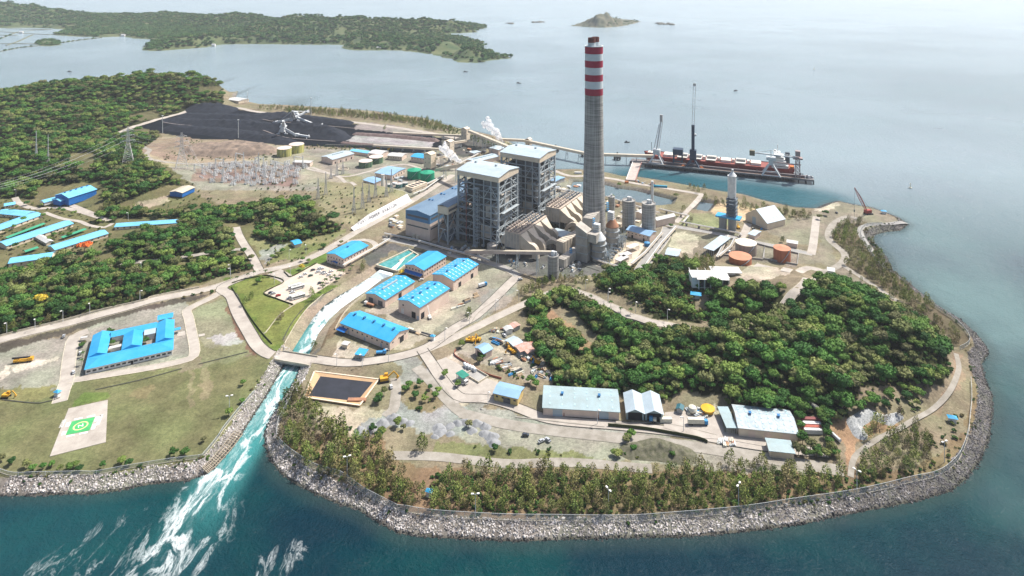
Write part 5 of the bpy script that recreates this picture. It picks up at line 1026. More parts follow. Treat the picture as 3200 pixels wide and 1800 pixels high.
# courtyard building
cen, rz, L, W_ = frame(K1('i', 845, 825), K1('i', 1745, 620), K1('i', 1735, 308), G + 4.2)
cb = thing('courtyard_building', 'large bright blue roofed single storey building around two courtyards', 'building', (cen[0], cen[1], G), rz)
def wing(x0, x1, y0, y1, ridge, h=4.2, rise=2.2, roof=R_BLUE, nm='roof', hip=False):
 cx, cy, lx, ly = (x0 + x1) / 2, (y0 + y1) / 2, (x1 - x0) / 2, (y1 - y0) / 2
 MB().box(x0 + .8, x1 - .8, y0 + .8, y1 - .8, 0, h).build('wall', W_WHITE, cb)
 q, e = (ly, lx) if ridge == 'x' else (lx, ly); hp = q if hip else 0
 if ridge == 'x': R0, R1_ = (x0 + hp, cy, h + rise), (x1 - hp, cy, h + rise)
 else: R0, R1_ = (cx, y0 + hp, h + rise), (cx, y1 - hp, h + rise)
 c = [(x0, y0, h), (x1, y0, h), (x1, y1, h), (x0, y1, h)]
 F = [(0, 1, 5, 4), (1, 2, 5), (2, 3, 4, 5), (3, 0, 4), (3, 2, 1, 0)] if ridge == 'x' else [(0, 1, 4), (1, 2, 5, 4), (2, 3, 5), (3, 0, 4, 5), (3, 2, 1, 0)]
 MB().add(c + [R0, R1_], F).build(nm, roof, cb)
lx, ly = L / 2, W_ / 2
fa = 2 * ly * .33; fb_ = 2 * ly * .2; wl_ = 2 * lx * .22; wing(-lx, lx, -ly, -ly + fa, 'x', hip=True); wing(-lx, -lx + wl_, -ly + fa + .01, ly, 'y'); wing(lx - wl_, lx, -ly + fa + .01, ly - 2, 'y'); wing(-lx + wl_ + .01, lx - wl_ - .01, ly - fb_, ly, 'x'); wing(-lx * .24, lx * .24, -ly + fa + .01, ly - fb_ - .01, 'y', rise=2.6)
wing(lx - wl_, lx - 1, ly - 1.98, ly + 6.5, 'x', h=6.2, rise=.8, roof=R_BLUE)
wing(lx * .26, lx - wl_ - .5, ly * .25, ly - fb_ - .05, 'x', h=4.5, rise=1.8, roof=R_PALE); wing(-lx + wl_ + .5, -lx * .26, 0, 4, 'x', h=3, rise=.4, roof=R_WHITE)
wins(cb, [('F', 15, 2.0, 2.4, 1.3), ('F', 1, 1.3, 1.5, 2.5, M_DARK, 'door', (.05,))], lx - .8, ly - .8)
MB().box(lx, lx + 4.5, 6, 10, 3.0, 3.25).build('canopy', R_BLUE, cb)
bld('car_port', 'low carport with pale roof left of the blue courtyard building', K1('i', 812, 505), K1('i', 870, 498), K1('i', 872, 485), 2.6, .2, 'x', None, R_WHITE)
# blue hall and village on the left
E_ = lambda x, y: K1('e', x, y)
hz_ = 5.5
bh = bld('sports_hall', 'tall hall with saturated blue walls and blue roof in the left woods', E_(552, 515), E_(692, 545), E_(955, 452), 9, 3.2, 'y', R_DBLUE, R_LBLUE, z0=hz_, vents=5)
bld('hall_porch', 'small blue block with flat gable in front of the blue hall', E_(530, 562), E_(605, 577), E_(648, 545), 5.5, 1.6, 'y', R_DBLUE, R_LBLUE, z0=hz_)
bld('hall_wing', 'long low light blue roofed wing on the left side of the blue hall', E_(400, 572), E_(445, 590), E_(690, 478), 3.8, 1.4, 'y', W_WHITE, R_LBLUE, z0=hz_)
bld('beige_shelter', 'beige roofed shelter with blue front among the trees above the village', E_(1705, 482), E_(1835, 494), E_(1978, 437), 5.5, 1.5, 'y', R_DBLUE, R_BEIGE, z0=hz_)
def strip(name, label, a, b, w, h, roof, rise=1.8, wall=W_BEIGE, group=None, hip=False):
 A = U(a); z = A[2] + h + rise; p, q = np.array(P(a, z)), np.array(P(b, z)); d = (q - p)[:2]; L = np.linalg.norm(d); c = (p + q)[:2] / 2; rz = math.atan2(d[1], d[0])
 r = thing(name, label, 'building', (c[0], c[1], A[2]), rz, group); gable(r, L / 2, w / 2, h, rise, 'x', wall, roof, .6, z0=-2)
 if wall: wins(r, [('F', max(2, int(L / 6)), h * .55, 1.6, 1.3)], L / 2, w / 2)
 return r
strip('dormitory', 'long light blue roofed dormitory, upper left of the village rows', E_(-60, 842), E_(370, 688), 17, 3.4, R_LBLUE)
strip('dormitory', 'short blue roof running across the top of the upper left dormitory', E_(20, 662), E_(300, 688), 14, 3.4, R_LBLUE)
strip('dormitory', 'long light blue roofed dormitory in the middle of the village rows', E_(20, 992), E_(690, 772), 17, 3.6, R_LBLUE)
strip('dormitory', 'long light blue roofed dormitory beside the orange flowering tree', E_(520, 1030), E_(1050, 868), 16, 3.6, R_LBLUE)
strip('village_house', 'light blue roofed house at the bottom of the village with grey walls', E_(110, 1150), E_(530, 1092), 14, 4.5, R_LBLUE, 2.2)
strip('village_house', 'long thin light blue roofed house half hidden by trees', E_(1175, 800), E_(1795, 760), 11, 3.4, R_LBLUE)
strip('village_house', 'small blue roofed house at the upper left edge of the village', E_(45, 600), E_(150, 582), 8, 3.2, R_LBLUE)
for k, (a, b, tx) in enumerate(((E_(60, 938), E_(435, 797), 'upper'), (E_(620, 935), E_(850, 852), 'middle'), (E_(250, 1075), E_(372, 1035), 'lowest'))):
 strip('covered_walkway', 'narrow green roofed covered walkway, %s of the three in the village' % tx, a, b, 4.5, 2.6, R_GREEN, .6, None, 'green roofed covered walkways')
strip('arched_shelter', 'short curved cream roofed shelter between the two long dormitories', E_(392, 915), E_(500, 975), 6, 3.0, R_WHITE, 1.2)
# buildings north west of the turbine hall
F_ = lambda x, y: K1('f', x, y)
def fb(label, a, b, c, h, ridge, roof, rise=1.6, wall=W_PINK, name='plant_building', **k): return bld(name, label, F_(*a), F_(*b), F_(*c), h, rise, ridge, wall, roof, **k)
fb('beige hall with pale roof and long dark ridge vent near the switchyard', (655, 610), (770, 642), (957, 572), 7.5, 'y', R_PALE, 2, win=[('R', 4, 2, 2, 3, M_DARK, 'door')], vlong=(-.5, .5))
fb('low flat roofed beige control block at the switchyard corner', (365, 668), (545, 674), (570, 652), 5.5, 'x', R_WHITE, .4, win=[('F', 5, 3, 1.2, 1.0)])
fb('low light blue roofed building behind the pale ridge vent hall', (945, 552), (1125, 578), (1150, 556), 5, 'x', R_LBLUE, 1.2)
fb('white roofed building behind the open green tanks', (1130, 575), (1262, 590), (1312, 552), 7, 'x', R_WHITE, 1.6, win=[('F', 4, 4, 1.2, 1.2)])
fb('white roofed workshop with many small windows left of the bright blue roof', (1320, 600), (1470, 612), (1490, 578), 6, 'x', R_WHITE, 1.5, win=[('F', 6, 3.5, 1.1, 1.2)])
fb('bright blue roofed workshop beside the lowest conveyor tower', (1555, 610), (1700, 630), (1745, 590), 7.5, 'x', R_BLUE, 1.6, win=[('F', 5, 5.5, 1.1, 1.0)])
fb('soft blue roofed pump house next to the twin green tanks', (1195, 775), (1370, 800), (1495, 728), 6, 'x', R_BBLUE, 1.2, win=[('R', 5, 2.5, 2, 2.6, M_DARK, 'door')])
fb('small soft blue roofed building behind the white column', (1075, 845), (1190, 880), (1262, 835), 6, 'x', R_BBLUE, 1.0, win=[('F', 3, 3, 1.2, 1.2)])
fb('small pale roofed kiosk below the steam', (2150, 565), (2195, 580), (2240, 555), 4, 'x', R_PALE, .6)
fb('long pale roofed shed with dark ridge strip behind the first boiler house', (2120, 640), (2200, 668), (2405, 590), 6, 'y', R_PALE, 1.2, vlong=(-.8, .8))
fb('white roofed block behind the second boiler house roof', (2340, 525), (2440, 545), (2520, 520), 8, 'y', R_PALE, .8)
for lb, a, b, c, h, rf in (('white roofed workshop standing alone on the far shore by the coal yard', (2270, 1000), (2400, 1018), (2460, 990), 6, R_WHITE), ('blue roofed house on the tip of the wooded headland', (2010, 862), (2080, 868), (2110, 840), 6, R_LBLUE), ('pale roofed shed at the foot of the wooded headland', (1330, 1140), (1430, 1158), (1495, 1140), 4, R_WHITE), ('small grey roofed shed among headland trees', (1500, 1080), (1560, 1088), (1582, 1075), 4, R_PALE)):
 A_ = lambda q: K1('a', *q)
 zz = 12 if 'blue roofed house' in lb else G
 bld('far_building', lb, A_(a), A_(b), A_(c), h, 1.2, 'x', W_BEIGE, rf, z0=zz)
# buildings east of the chimney
H_ = lambda x, y: K1('h', x, y)
def hb(label, a, b, c, h, ridge, roof, rise=1.6, wall=W_PINK, name='plant_building', **k): return bld(name, label, H_(*a), H_(*b), H_(*c), h, rise, ridge, wall, roof, **k)
hb('long beige building with curved soft blue roof below the two concrete silos', (505, 702), (742, 768), (772, 712), 7, 'x', R_BBLUE, 2.0, win=[('F', 6, 4.8, 1.1, 1.1), ('F', 2, 1.5, 2, 3, M_DARK, 'door')])
hb('white roofed beige block between chimney and first concrete silo', (598, 520), (662, 540), (700, 480), 8, 'y', R_WHITE, .8)
hb('beige building with pale barrel roof right of the second silo', (780, 590), (812, 606), (852, 492), 8, 'y', R_WHITE, 2)
slab('open_shed', 'open sided shed with pale blue patched roof beside the sandy pond', H_(1280, 885), H_(1385, 916), H_(1452, 755), 6, R_PALE)
hb('small pale blue roofed building at the lower edge of the sandy pond', (898, 950), (1032, 972), (1066, 905), 5, 'x', R_PALE, 1.2)
hb('small flat roofed hut right of the open shed', (1730, 745), (1800, 765), (1840, 715), 4.5, 'x', R_PALE, .5)
hb('small white roofed shelter above the orange tank', (2120, 830), (2230, 848), (2240, 820), 4.5, 'x', R_WHITE, .5)
ls = bld('limestone_shed', 'steep gabled beige storage shed with pale blue ridged roof near the sand', H_(1703, 545), H_(1925, 640), H_(2097, 590), 7, 10.5, 'y', W_BEIGE, R_PALE, over=.5, sky=(5, 2, 1.4, 5), win=[('F', 1, 4, 5, 8, R_PALE, 'door', (-.2,))])
G_ = lambda x, y: K1('g', x, y)
bld('plant_building', 'beige control house with white curved roof in front of the chimney', G_(1655, 735), G_(1812, 782), G_(1880, 728), 9, 1.4, 'x', W_PINK, R_PALE, win=[('F', 3, 4, 1.4, 1.2)])
bld('pump_house', 'small soft blue roofed pump house on the water edge behind the precipitators', G_(1655, 200), G_(1725, 218), G_(1790, 170), 5, .8, 'x', W_GREY, R_BBLUE)
bld('guard_house', 'small white roofed guard house at the hill road bend', K1('o', 600, 310), K1('o', 672, 322), K1('o', 668, 285), 4, .6, 'x', W_WHITE, R_WHITE, z0=G + 14)
for lb, p_, sz, zz in (('tiny blue roofed watch hut on stilts by the right shore fence', K1('p', 1855, 705), 5.5, 4), ('tiny blue roofed guard hut in a gap of the shore trees', K1('n', 1742, 1130), 4.0, 4), ('small blue roof in a clearing on the hill below the white terrace house', K1('h', 1207, 1382), 9, 14), ('blue umbrella like kiosk roof at the road junction', K1('k', 168, 522), 4, 4), ('tiny blue canopy on the helipad road edge', K1('i', 578, 1088), 4.5, 4), ('small blue roofed hut near the red crane', K1('d', 1165, 862), 6, 4)):
 q = U(p_); r = thing('guard_hut', lb, 'hut', (q[0], q[1], q[2]), -.3); h_ = 3.2
 MB().box(-sz * .35, sz * .35, -sz * .25, sz * .25, -.5, h_).build('wall', W_WHITE, r); MB().add([(-sz / 2, -sz * .36, h_), (sz / 2, -sz * .36, h_), (sz / 2, sz * .36, h_), (-sz / 2, sz * .36, h_), (0, 0, h_ + 1.2)], [(3, 2, 1, 0), (0, 1, 4), (1, 2, 4), (2, 3, 4), (3, 0, 4)]).build('roof', R_BLUE, r)
# white terrace house on the hill
q = P(K1('h', 1350, 1200), 22); th = thing('terrace_house', 'white modern flat roofed house with rows of fins on the hill terrace', 'house', (q[0], q[1], 21.5), -.06)
MB().box(-17, 15, -7, 7, -4, 5).build('wall', W_WHITE, th); MB().box(-15.5, 13.5, -5.6, 5.8, 5.02, 5.25).build('roof', R_WHITE, th); MB().box(-12, 13, -7.3, -7.02, -3, 3.4).build('window', M_GLASS, th)
for i in range(6): MB().box(-12 + i * 5, -11.4 + i * 5, -9.8, -7.32, -4, 4.4).build('fin', W_WHITE, th)
MB().box(-13, 14, -9.8, -7.1, 4.42, 4.7).build('canopy', W_WHITE, th)
MB().box(8, 24, 8, 16, -4, 3.5).build('annex_wall', W_WHITE, th); MB().box(3, 29, 5.5, 18, 3.52, 4.0).build('annex_roof', R_WHITE, th)
for i in range(5): MB().box(-16 + i * 7, -15.7 + i * 7, 7.02, 12, 4.6, 4.9).build('pergola_beam', W_WHITE, th)
# ---------------------------------------------------------------- power block
M_STEEL = mat('steel_blue_grey', (.40, .44, .46), rgb2=(.30, .345, .37), scale=.4, rough=.55, spec=.4); M_STEELD = mat('steel_dark', (.14, .17, .20), rough=.6); M_CASE = mat('boiler_casing', (.17, .17, .17), rgb2=(.07, .075, .085), scale=.12, rough=.7)
M_DUCT = mat('duct_cladding', (.60, .53, .43), rgb2=(.44, .38, .30), scale=.12, rough=.6, detail=8); M_DUCTW = mat('duct_weathered', (.50, .465, .41), rgb2=(.29, .265, .235), scale=.1, rough=.7, detail=9)
M_CONCR = mat('concrete', (.38, .37, .345), rgb2=(.25, .245, .235), scale=.12, rough=.95, detail=10); M_RUSTY = mat('rusty_metal', (.40, .20, .11), rgb2=(.28, .15, .10), scale=.3, rough=.9)
M_BLUEM = mat('blue_machine', (.05, .25, .50), rough=.5); M_WHITEM = mat('white_metal', (.68, .70, .70), rgb2=(.52, .54, .55), scale=.4, rough=.5)
RZ = math.atan2(-.51, .86); cu, su = math.cos(RZ), math.sin(RZ); UC = (-25.6, 699.6); U2 = (44.6, 68.5)
def chimney_mat():
 def ex(n, l, b, out):
  tc = n.new('ShaderNodeTexCoord'); sp = n.new('ShaderNodeSeparateXYZ'); l.new(tc.outputs['Object'], sp.inputs[0])
  mp = n.new('ShaderNodeMapping'); mp.inputs['Scale'].default_value = (.9, .9, .02); l.new(tc.outputs['Object'], mp.inputs[0])
  n1 = n.new('ShaderNodeTexNoise'); n1.inputs['Scale'].default_value = 1.0; n1.inputs['Detail'].default_value = 6; l.new(mp.outputs[0], n1.inputs[0])
  mp2 = n.new('ShaderNodeMapping'); mp2.inputs['Scale'].default_value = (.05, .05, 1.1); l.new(tc.outputs['Object'], mp2.inputs[0])
  n2 = n.new('ShaderNodeTexNoise'); n2.inputs['Scale'].default_value = 1.0; n2.inputs['Detail'].default_value = 5; l.new(mp2.outputs[0], n2.inputs[0])
  a = n.new('ShaderNodeMath'); a.operation = 'ADD'; l.new(n1.outputs['Fac'], a.inputs[0]); l.new(n2.outputs['Fac'], a.inputs[1])
  r = n.new('ShaderNodeMapRange'); r.inputs[1].default_value = .75; r.inputs[2].default_value = 1.25; r.inputs[3].default_value = .55; r.inputs[4].default_value = 1.35; l.new(a.outputs[0], r.inputs[0])
  vm = n.new('ShaderNodeVectorMath'); vm.operation = 'SCALE'; l.new(out, vm.inputs[0]); l.new(r.outputs[0], vm.inputs['Scale']); l.new(vm.outputs[0], b.inputs['Base Color'])
 return mat('chimney_concrete', (.35, .345, .325), rgb2=(.29, .285, .275), scale=.06, rough=.95, coord='obj', detail=10, extra=ex)
M_CH = chimney_mat(); M_RED = mat('red_paint', (.36, .018, .055), rgb2=(.30, .015, .045), scale=.3, rough=.6); M_WHT = mat('chimney_white', (.62, .68, .70), rgb2=(.54, .60, .62), scale=.2, rough=.6)
sC = (HC - G) / (597 + 75); CHX, CHY = (1494 - CX) * sC, FC * sC
ch = thing('chimney', 'tall concrete power station chimney with red and white bands and two flue tips', 'chimney', (CHX, CHY, G))
zt = lambda y: (597 - y) * sC
def rch(z): return np.interp(z, [0, 24, 50, 83, 110, 150, 210], [12.9, 12.2, 11.6, 10.7, 10.1, 9.65, 9.6])
yb = [237.5, 221, 202.5, 186, 168, 151, 134, 114.5]
zs = [0] + list(np.linspace(4, zt(237.5), 30)); MB().lathe([(rch(z), z) for z in zs], n=64, cap=False).build('shaft', M_CH, ch)
for k in range(7): MB().lathe([(rch(zt(yb[k])) + .02, zt(yb[k])), (rch(zt(yb[k + 1])) + .02, zt(yb[k + 1]))], n=64, cap=False).build('red_band' if k % 2 == 0 else 'white_band', M_RED if k % 2 == 0 else M_WHT, ch)
ztop = zt(114.5); MB().lathe([(9.9, ztop - .8), (9.9, ztop), (8.6, ztop), (8.6, ztop - 3)], n=48, cap=False).add([(8.6 * math.cos(t), 8.6 * math.sin(t), ztop - 3) for t in np.linspace(0, 6.283, 32, endpoint=False)], [tuple(range(32))]).build('rim', M_WHT, ch)
for (x, y) in ((-1.2 - 1.6, -3.9), (2.2, 4.0)):
 f = MB().lathe([(4.0, ztop - 3.02), (4.0, ztop + 3.6)], x, y, 32, False).build('flue', M_WHT, ch); MB().lathe([(4.02, ztop + 3.6), (4.02, ztop + 8.8), (3.5, ztop + 8.8), (3.5, ztop + 4)], x, y, 32, False).build('flue_tip', mat('dull_red', (.20, .05, .04), rgb2=(.13, .06, .05), scale=.4), f)
MB().box(11.0, 12.2, -.6, .6, 0, 3).build('ladder_base', M_STEEL, ch)
def loft(mb, secs):
 """secs: list of 4 point sections"""
 V = [p for s_ in secs for p in s_]; n = len(secs)
 F = [(i * 4 + j, i * 4 + (j + 1) % 4, (i + 1) * 4 + (j + 1) % 4, (i + 1) * 4 + j) for i in range(n - 1) for j in range(4)] + [(3, 2, 1, 0), (4 * n - 4, 4 * n - 3, 4 * n - 2, 4 * n - 1)]
 return mb.add(V, F)
def boiler(label):
 r = thing('boiler_house', label, 'boiler house', (UC[0], UC[1], G), RZ, 'the two boiler houses'); H = 69
 ro = gable(r, 26.3, 20.6, H + 5.2, 2.6, 'x', None, R_PALE, .4, .4)
 MB().sec([(-20.3, H), (20.3, H), (20.3, H + 5.2), (0, H + 7.7), (-20.3, H + 5.2)], 'x', -26, 26).build('penthouse_wall', W_BEIGE, r)
 for x in (-20, 6): MB().box(x, x + 2.2, 4, 6, H + 7.2, H + 9.6).build('roof_vent', M_STEEL, ro)
 XS = (-25, -15, -5, 7, 16, 25); YS = (-19, -7, 6, 19)
 for x in XS:
  for y in YS:
   if x in (-5, 7) and y in (-7, 6): continue
   w = .85 if abs(x) == 25 and abs(y) == 19 else .5; MB().box(x - w, x + w, y - w, y + w, 0, H).build('column', M_STEEL, r)
 LV = [8, 15, 22, 29, 36, 43, 50, 57, 63]
 rs = random.Random(4)
 for z in LV:
  m = MB()
  for y in (-19, 19): m.beam((-25, y, z), (25, y, z), .55, .9)
  for x in (-25, -15, 16, 25): m.beam((x, -19, z), (x, 19, z), .45, .8)
  m.box(-25, -12, -21.5, -17, z - .1, z + .05)
  if z % 2: m.box(-8, 14, -20.6, -18, z - .1, z + .05)
  if z > 20: m.box(14, 22, -19, -8, z - .15, z + .05)
  m.beam((-25, -21.5, z + 1.2), (14, -21.2, z + 1.2), .12, .12); m.build('platform', M_STEEL, r)
 def xb(m, p, q, z0, z1, w=.42):
  m.beam((*p, z0), (*q, z1), w); m.beam((*q, z0), (*p, z1), w)
 for nm, y in (('f', -19.6), ('b', 19.6)):
  m = MB()
  for i in range(5):
   for j in range(len(LV) - 1):
    if (i + j) % 2 == 0 or i in (0, 4): m.beam((XS[i], y, LV[j] if j % 2 else LV[j + 1]), (XS[i + 1], y, LV[j + 1] if j % 2 else LV[j]), .36)
  m.beam((16, y, 63), (7, y, 50), .6); m.beam((25, y, 50), (16, y, 63), .6); m.build('bracing', M_STEEL, r)
 for x in (-25.4, 25.4):
  m = MB()
  zz = [0, 15, 29, 43, 57, 69]
  for j in range(5):
   m.beam((x, -19, zz[j]), (x, 0, zz[j + 1]), .75); m.beam((x, 19, zz[j]), (x, 0, zz[j + 1]), .75); m.beam((x, -19, zz[j + 1]), (x, 19, zz[j + 1]), .8, 1.2)
  m.build('bracing', M_STEEL, r)
 # outrigger platforms on the right side
 for z in (14, 36): m = MB().box(25.6, 29, -15, 17, z, z + .3); [m.beam((25.5, y, z - 5), (29, y, z), .35) for y in (-14, 0, 14)]; m.build('side_platform', M_STEEL, r)
 MB().box(-11, 11, -11, 12, 14, 66).build('boiler_casing', M_CASE, r)
 m = MB()
 for z in range(18, 66, 5): m.box(-11.4, 11.4, -11.4, 12.4, z, z + .7)
 m.build('casing_stiffeners', M_STEELD, r)
 MB().box(12, 20, -8, 12, 24, 62).build('back_pass', M_CASE, r)
 loft(MB(), [[(12, -9, 46), (12, 9, 46), (12, 9, 58), (12, -9, 58)], [(20, -9, 44), (20, 9, 44), (24, 9, 52), (24, -9, 52)], [(20, -8, 30), (20, 8, 30), (24.5, 8, 30), (24.5, -8, 30)], [(15, -7, 20), (15, 7, 20), (24, 7, 20), (24, -7, 20)]]).build('gas_duct', M_DUCTW, r)
 MB().tube([(18, -12, 22), (18, -12, 40)], 3.2, 14).build('air_heater', M_DUCTW, r); MB().box(3, 15, -18, -12, 9, 21).build('air_duct', M_DUCTW, r)
 MB().tube([(-22, -13, 0), (-22, -13, 12)], 4.0, 16).build('fan_casing', M_CASE, r); MB().lathe([(6, 0), (6, 6), (4, 7)], 20, -22, 18).build('ash_bunker', M_DUCTW, r)
 MB().tube([(-14, -20.4, 2), (-14, -20.4, 62)], .55, 8).build('steam_pipe', mat('red_pipe', (.24, .09, .08)), r)
 m = MB();
 for (x, y) in ((-2, -25), (3, -25), (-2, -21.6), (3, -21.6)): m.box(x - .2, x + .2, y - .2, y + .2, 0, 60)
 for k in range(15):
  z = 4 * k; m.beam((-2, -25, z), (3, -25, z + 4), .5, .25) if k % 2 == 0 else m.beam((3, -25, z), (-2, -25, z + 4), .5, .25); m.box(-2.3, 3.3, -25.3, -21.4, z + 3.9, z + 4.05)
 m.box(-2.5, 3.5, -25.5, -21.3, 60, 60.5); m.build('stair_tower', M_STEEL, r)
 for b_ in ((-22, -12, -12, 14, 2, 30), (12, 23, -14, 16, 1, 22), (-20, -12, -10, 12, 38, 62)): MB().box(*b_).build('shade_mass', mat('inner_dark', (.10, .095, .09), rgb2=(.05, .05, .055), scale=.3), r)  # dark boxes added so the inside of the steel frame reads as shaded
 MB().box(7.6, 24.4, -18.4, -17.8, 52, 68).build('cladding_panel', M_CASE, r); MB().box(8, 15, -17, -10, 30, 44).build('air_duct', M_DUCTW, r)
 rs = random.Random(2); m = MB()
 for k in range(70):
  x, y, z = rs.uniform(-24, 22), rs.choice((-17, -14, 14, 17)) + rs.uniform(-1, 1), rs.choice(LV); m.box(x, x + rs.uniform(.6, 2.5), y, y + 1.2, z + .1, z + rs.uniform(.8, 3))
 m.build('equipment', M_CASE, r)
 m = MB()
 for k in range(16):
  x = rs.uniform(-24, 24); y = rs.uniform(-17, 17); m.tube([(x, y, 1), (x, y, rs.uniform(8, 40)), (rs.uniform(-20, 20), y, rs.uniform(20, 45))], rs.uniform(.25, .6), 6)
 m.build('pipework', M_STEEL, r)
 return r
B1 = boiler('front boiler house, tall blue grey steel frame under a pale penthouse roof')
dup(B1, (UC[0] + U2[0], UC[1] + U2[1], G), None, 'rear boiler house, tall blue grey steel frame nearest the chimney top')
# turbine hall and bunker bay
def loc(x, y, o=(0, 0)): return (UC[0] + o[0] + x * cu - y * su, UC[1] + o[1] + x * su + y * cu, G)
Lh = 150; c = loc(-64.8, -38 + Lh / 2)
thl = thing('turbine_hall', 'long turbine hall with grey blue roof, blue upper walls and beige lower walls', 'hall', c, RZ)
MB().box(-16.4, 16.4, -Lh / 2, Lh / 2, 0, 18).build('lower_wall', W_PINK, thl); M_BWALL = mat('hall_blue', (.10, .24, .42), rgb2=(.08, .20, .36), scale=.1)
MB().sec([(-16.4, 18.01), (16.4, 18.01), (16.4, 27), (0, 29.4), (-16.4, 27)], 'y', -Lh / 2, Lh / 2).build('upper_wall', M_BWALL, thl)
ro = gable(thl, 16.4, Lh / 2, 27, 2.4, 'y', None, R_STEEL, .5, .3)
for z, h in ((21.5, 2.2), (11.5, 1.4)):
 MB().box(-14.2, 14.2, -Lh / 2 - .12, -Lh / 2 + .1, z, z + h).build('louvre', M_LOUV, thl); MB().box(16.3, 16.52, -Lh / 2 + 2, Lh / 2 - 2, z, z + h).build('louvre', M_LOUV, thl); MB().box(-16.52, -16.3, -Lh / 2 + 2, Lh / 2 - 2, z, z + h).build('louvre', M_LOUV, thl)
for y in (-40, -18, 4, 26, 50):
 for x in (-2.2, 2.2): MB().tube([(x - 9, y, 28), (x - 9, y, 29.6)], 1.2, 12).build('roof_fan', M_VENT, ro)
for x in (-6, -1): MB().box(x, x + 3.6, -Lh / 2 - 2, -Lh / 2 - .02, 0, 4).build('intake_box', W_BEIGE, thl)
cb_ = loc(-33.5, -35.5 + 65); bb = thing('bunker_bay', 'coal bunker bay on steel legs between turbine hall and boiler houses', 'bunker bay', cb_, RZ)
MB().box(-6.5, 6.5, -65, 65, 31, 39).build('wall', W_BEIGE, bb); gable(bb, 6.5, 65, 39, 1.4, 'y', None, R_STEEL, .4, .3); MB().box(6.4, 6.6, -63, -30, 33.5, 36).build('louvre', M_LOUV, bb)
for y in (-64, -48, -30, -10, 10):
 for x in (-6, 6): MB().box(x - .6, x + .6, y - .6, y + .6, 0, 31).build('leg', M_STEEL, bb)
m = MB()
for y in (-64, -48, -30):
 m.beam((-6, y, 0), (0, y, 15), .5); m.beam((6, y, 0), (0, y, 15), .5); m.beam((-6, y, 15), (0, y, 31), .5); m.beam((6, y, 15), (0, y, 31), .5); m.beam((-6, y, 15), (6, y, 15), .6)
for x in (-6, 6):
 for z in (0, 15): m.beam((x, -64, z), (x, -48, z + 15), .5); m.beam((x, -48, z), (x, -30, z + 15), .5)
 for z in (8, 15, 23): m.beam((x, -64, z), (x, -10, z), .45)
m.build('bracing', M_STEEL, bb)
for y in (-56, -40, -24): MB().lathe([(1.2, 12), (4.5, 20), (4.5, 30.9)], 0, y, 14).build('hopper', M_CASE, bb)
for k in range(3): MB().box(-5, 5, -60 + 14 * k, -52 + 14 * k, 1, 7).build('mill', M_STEELD, bb)
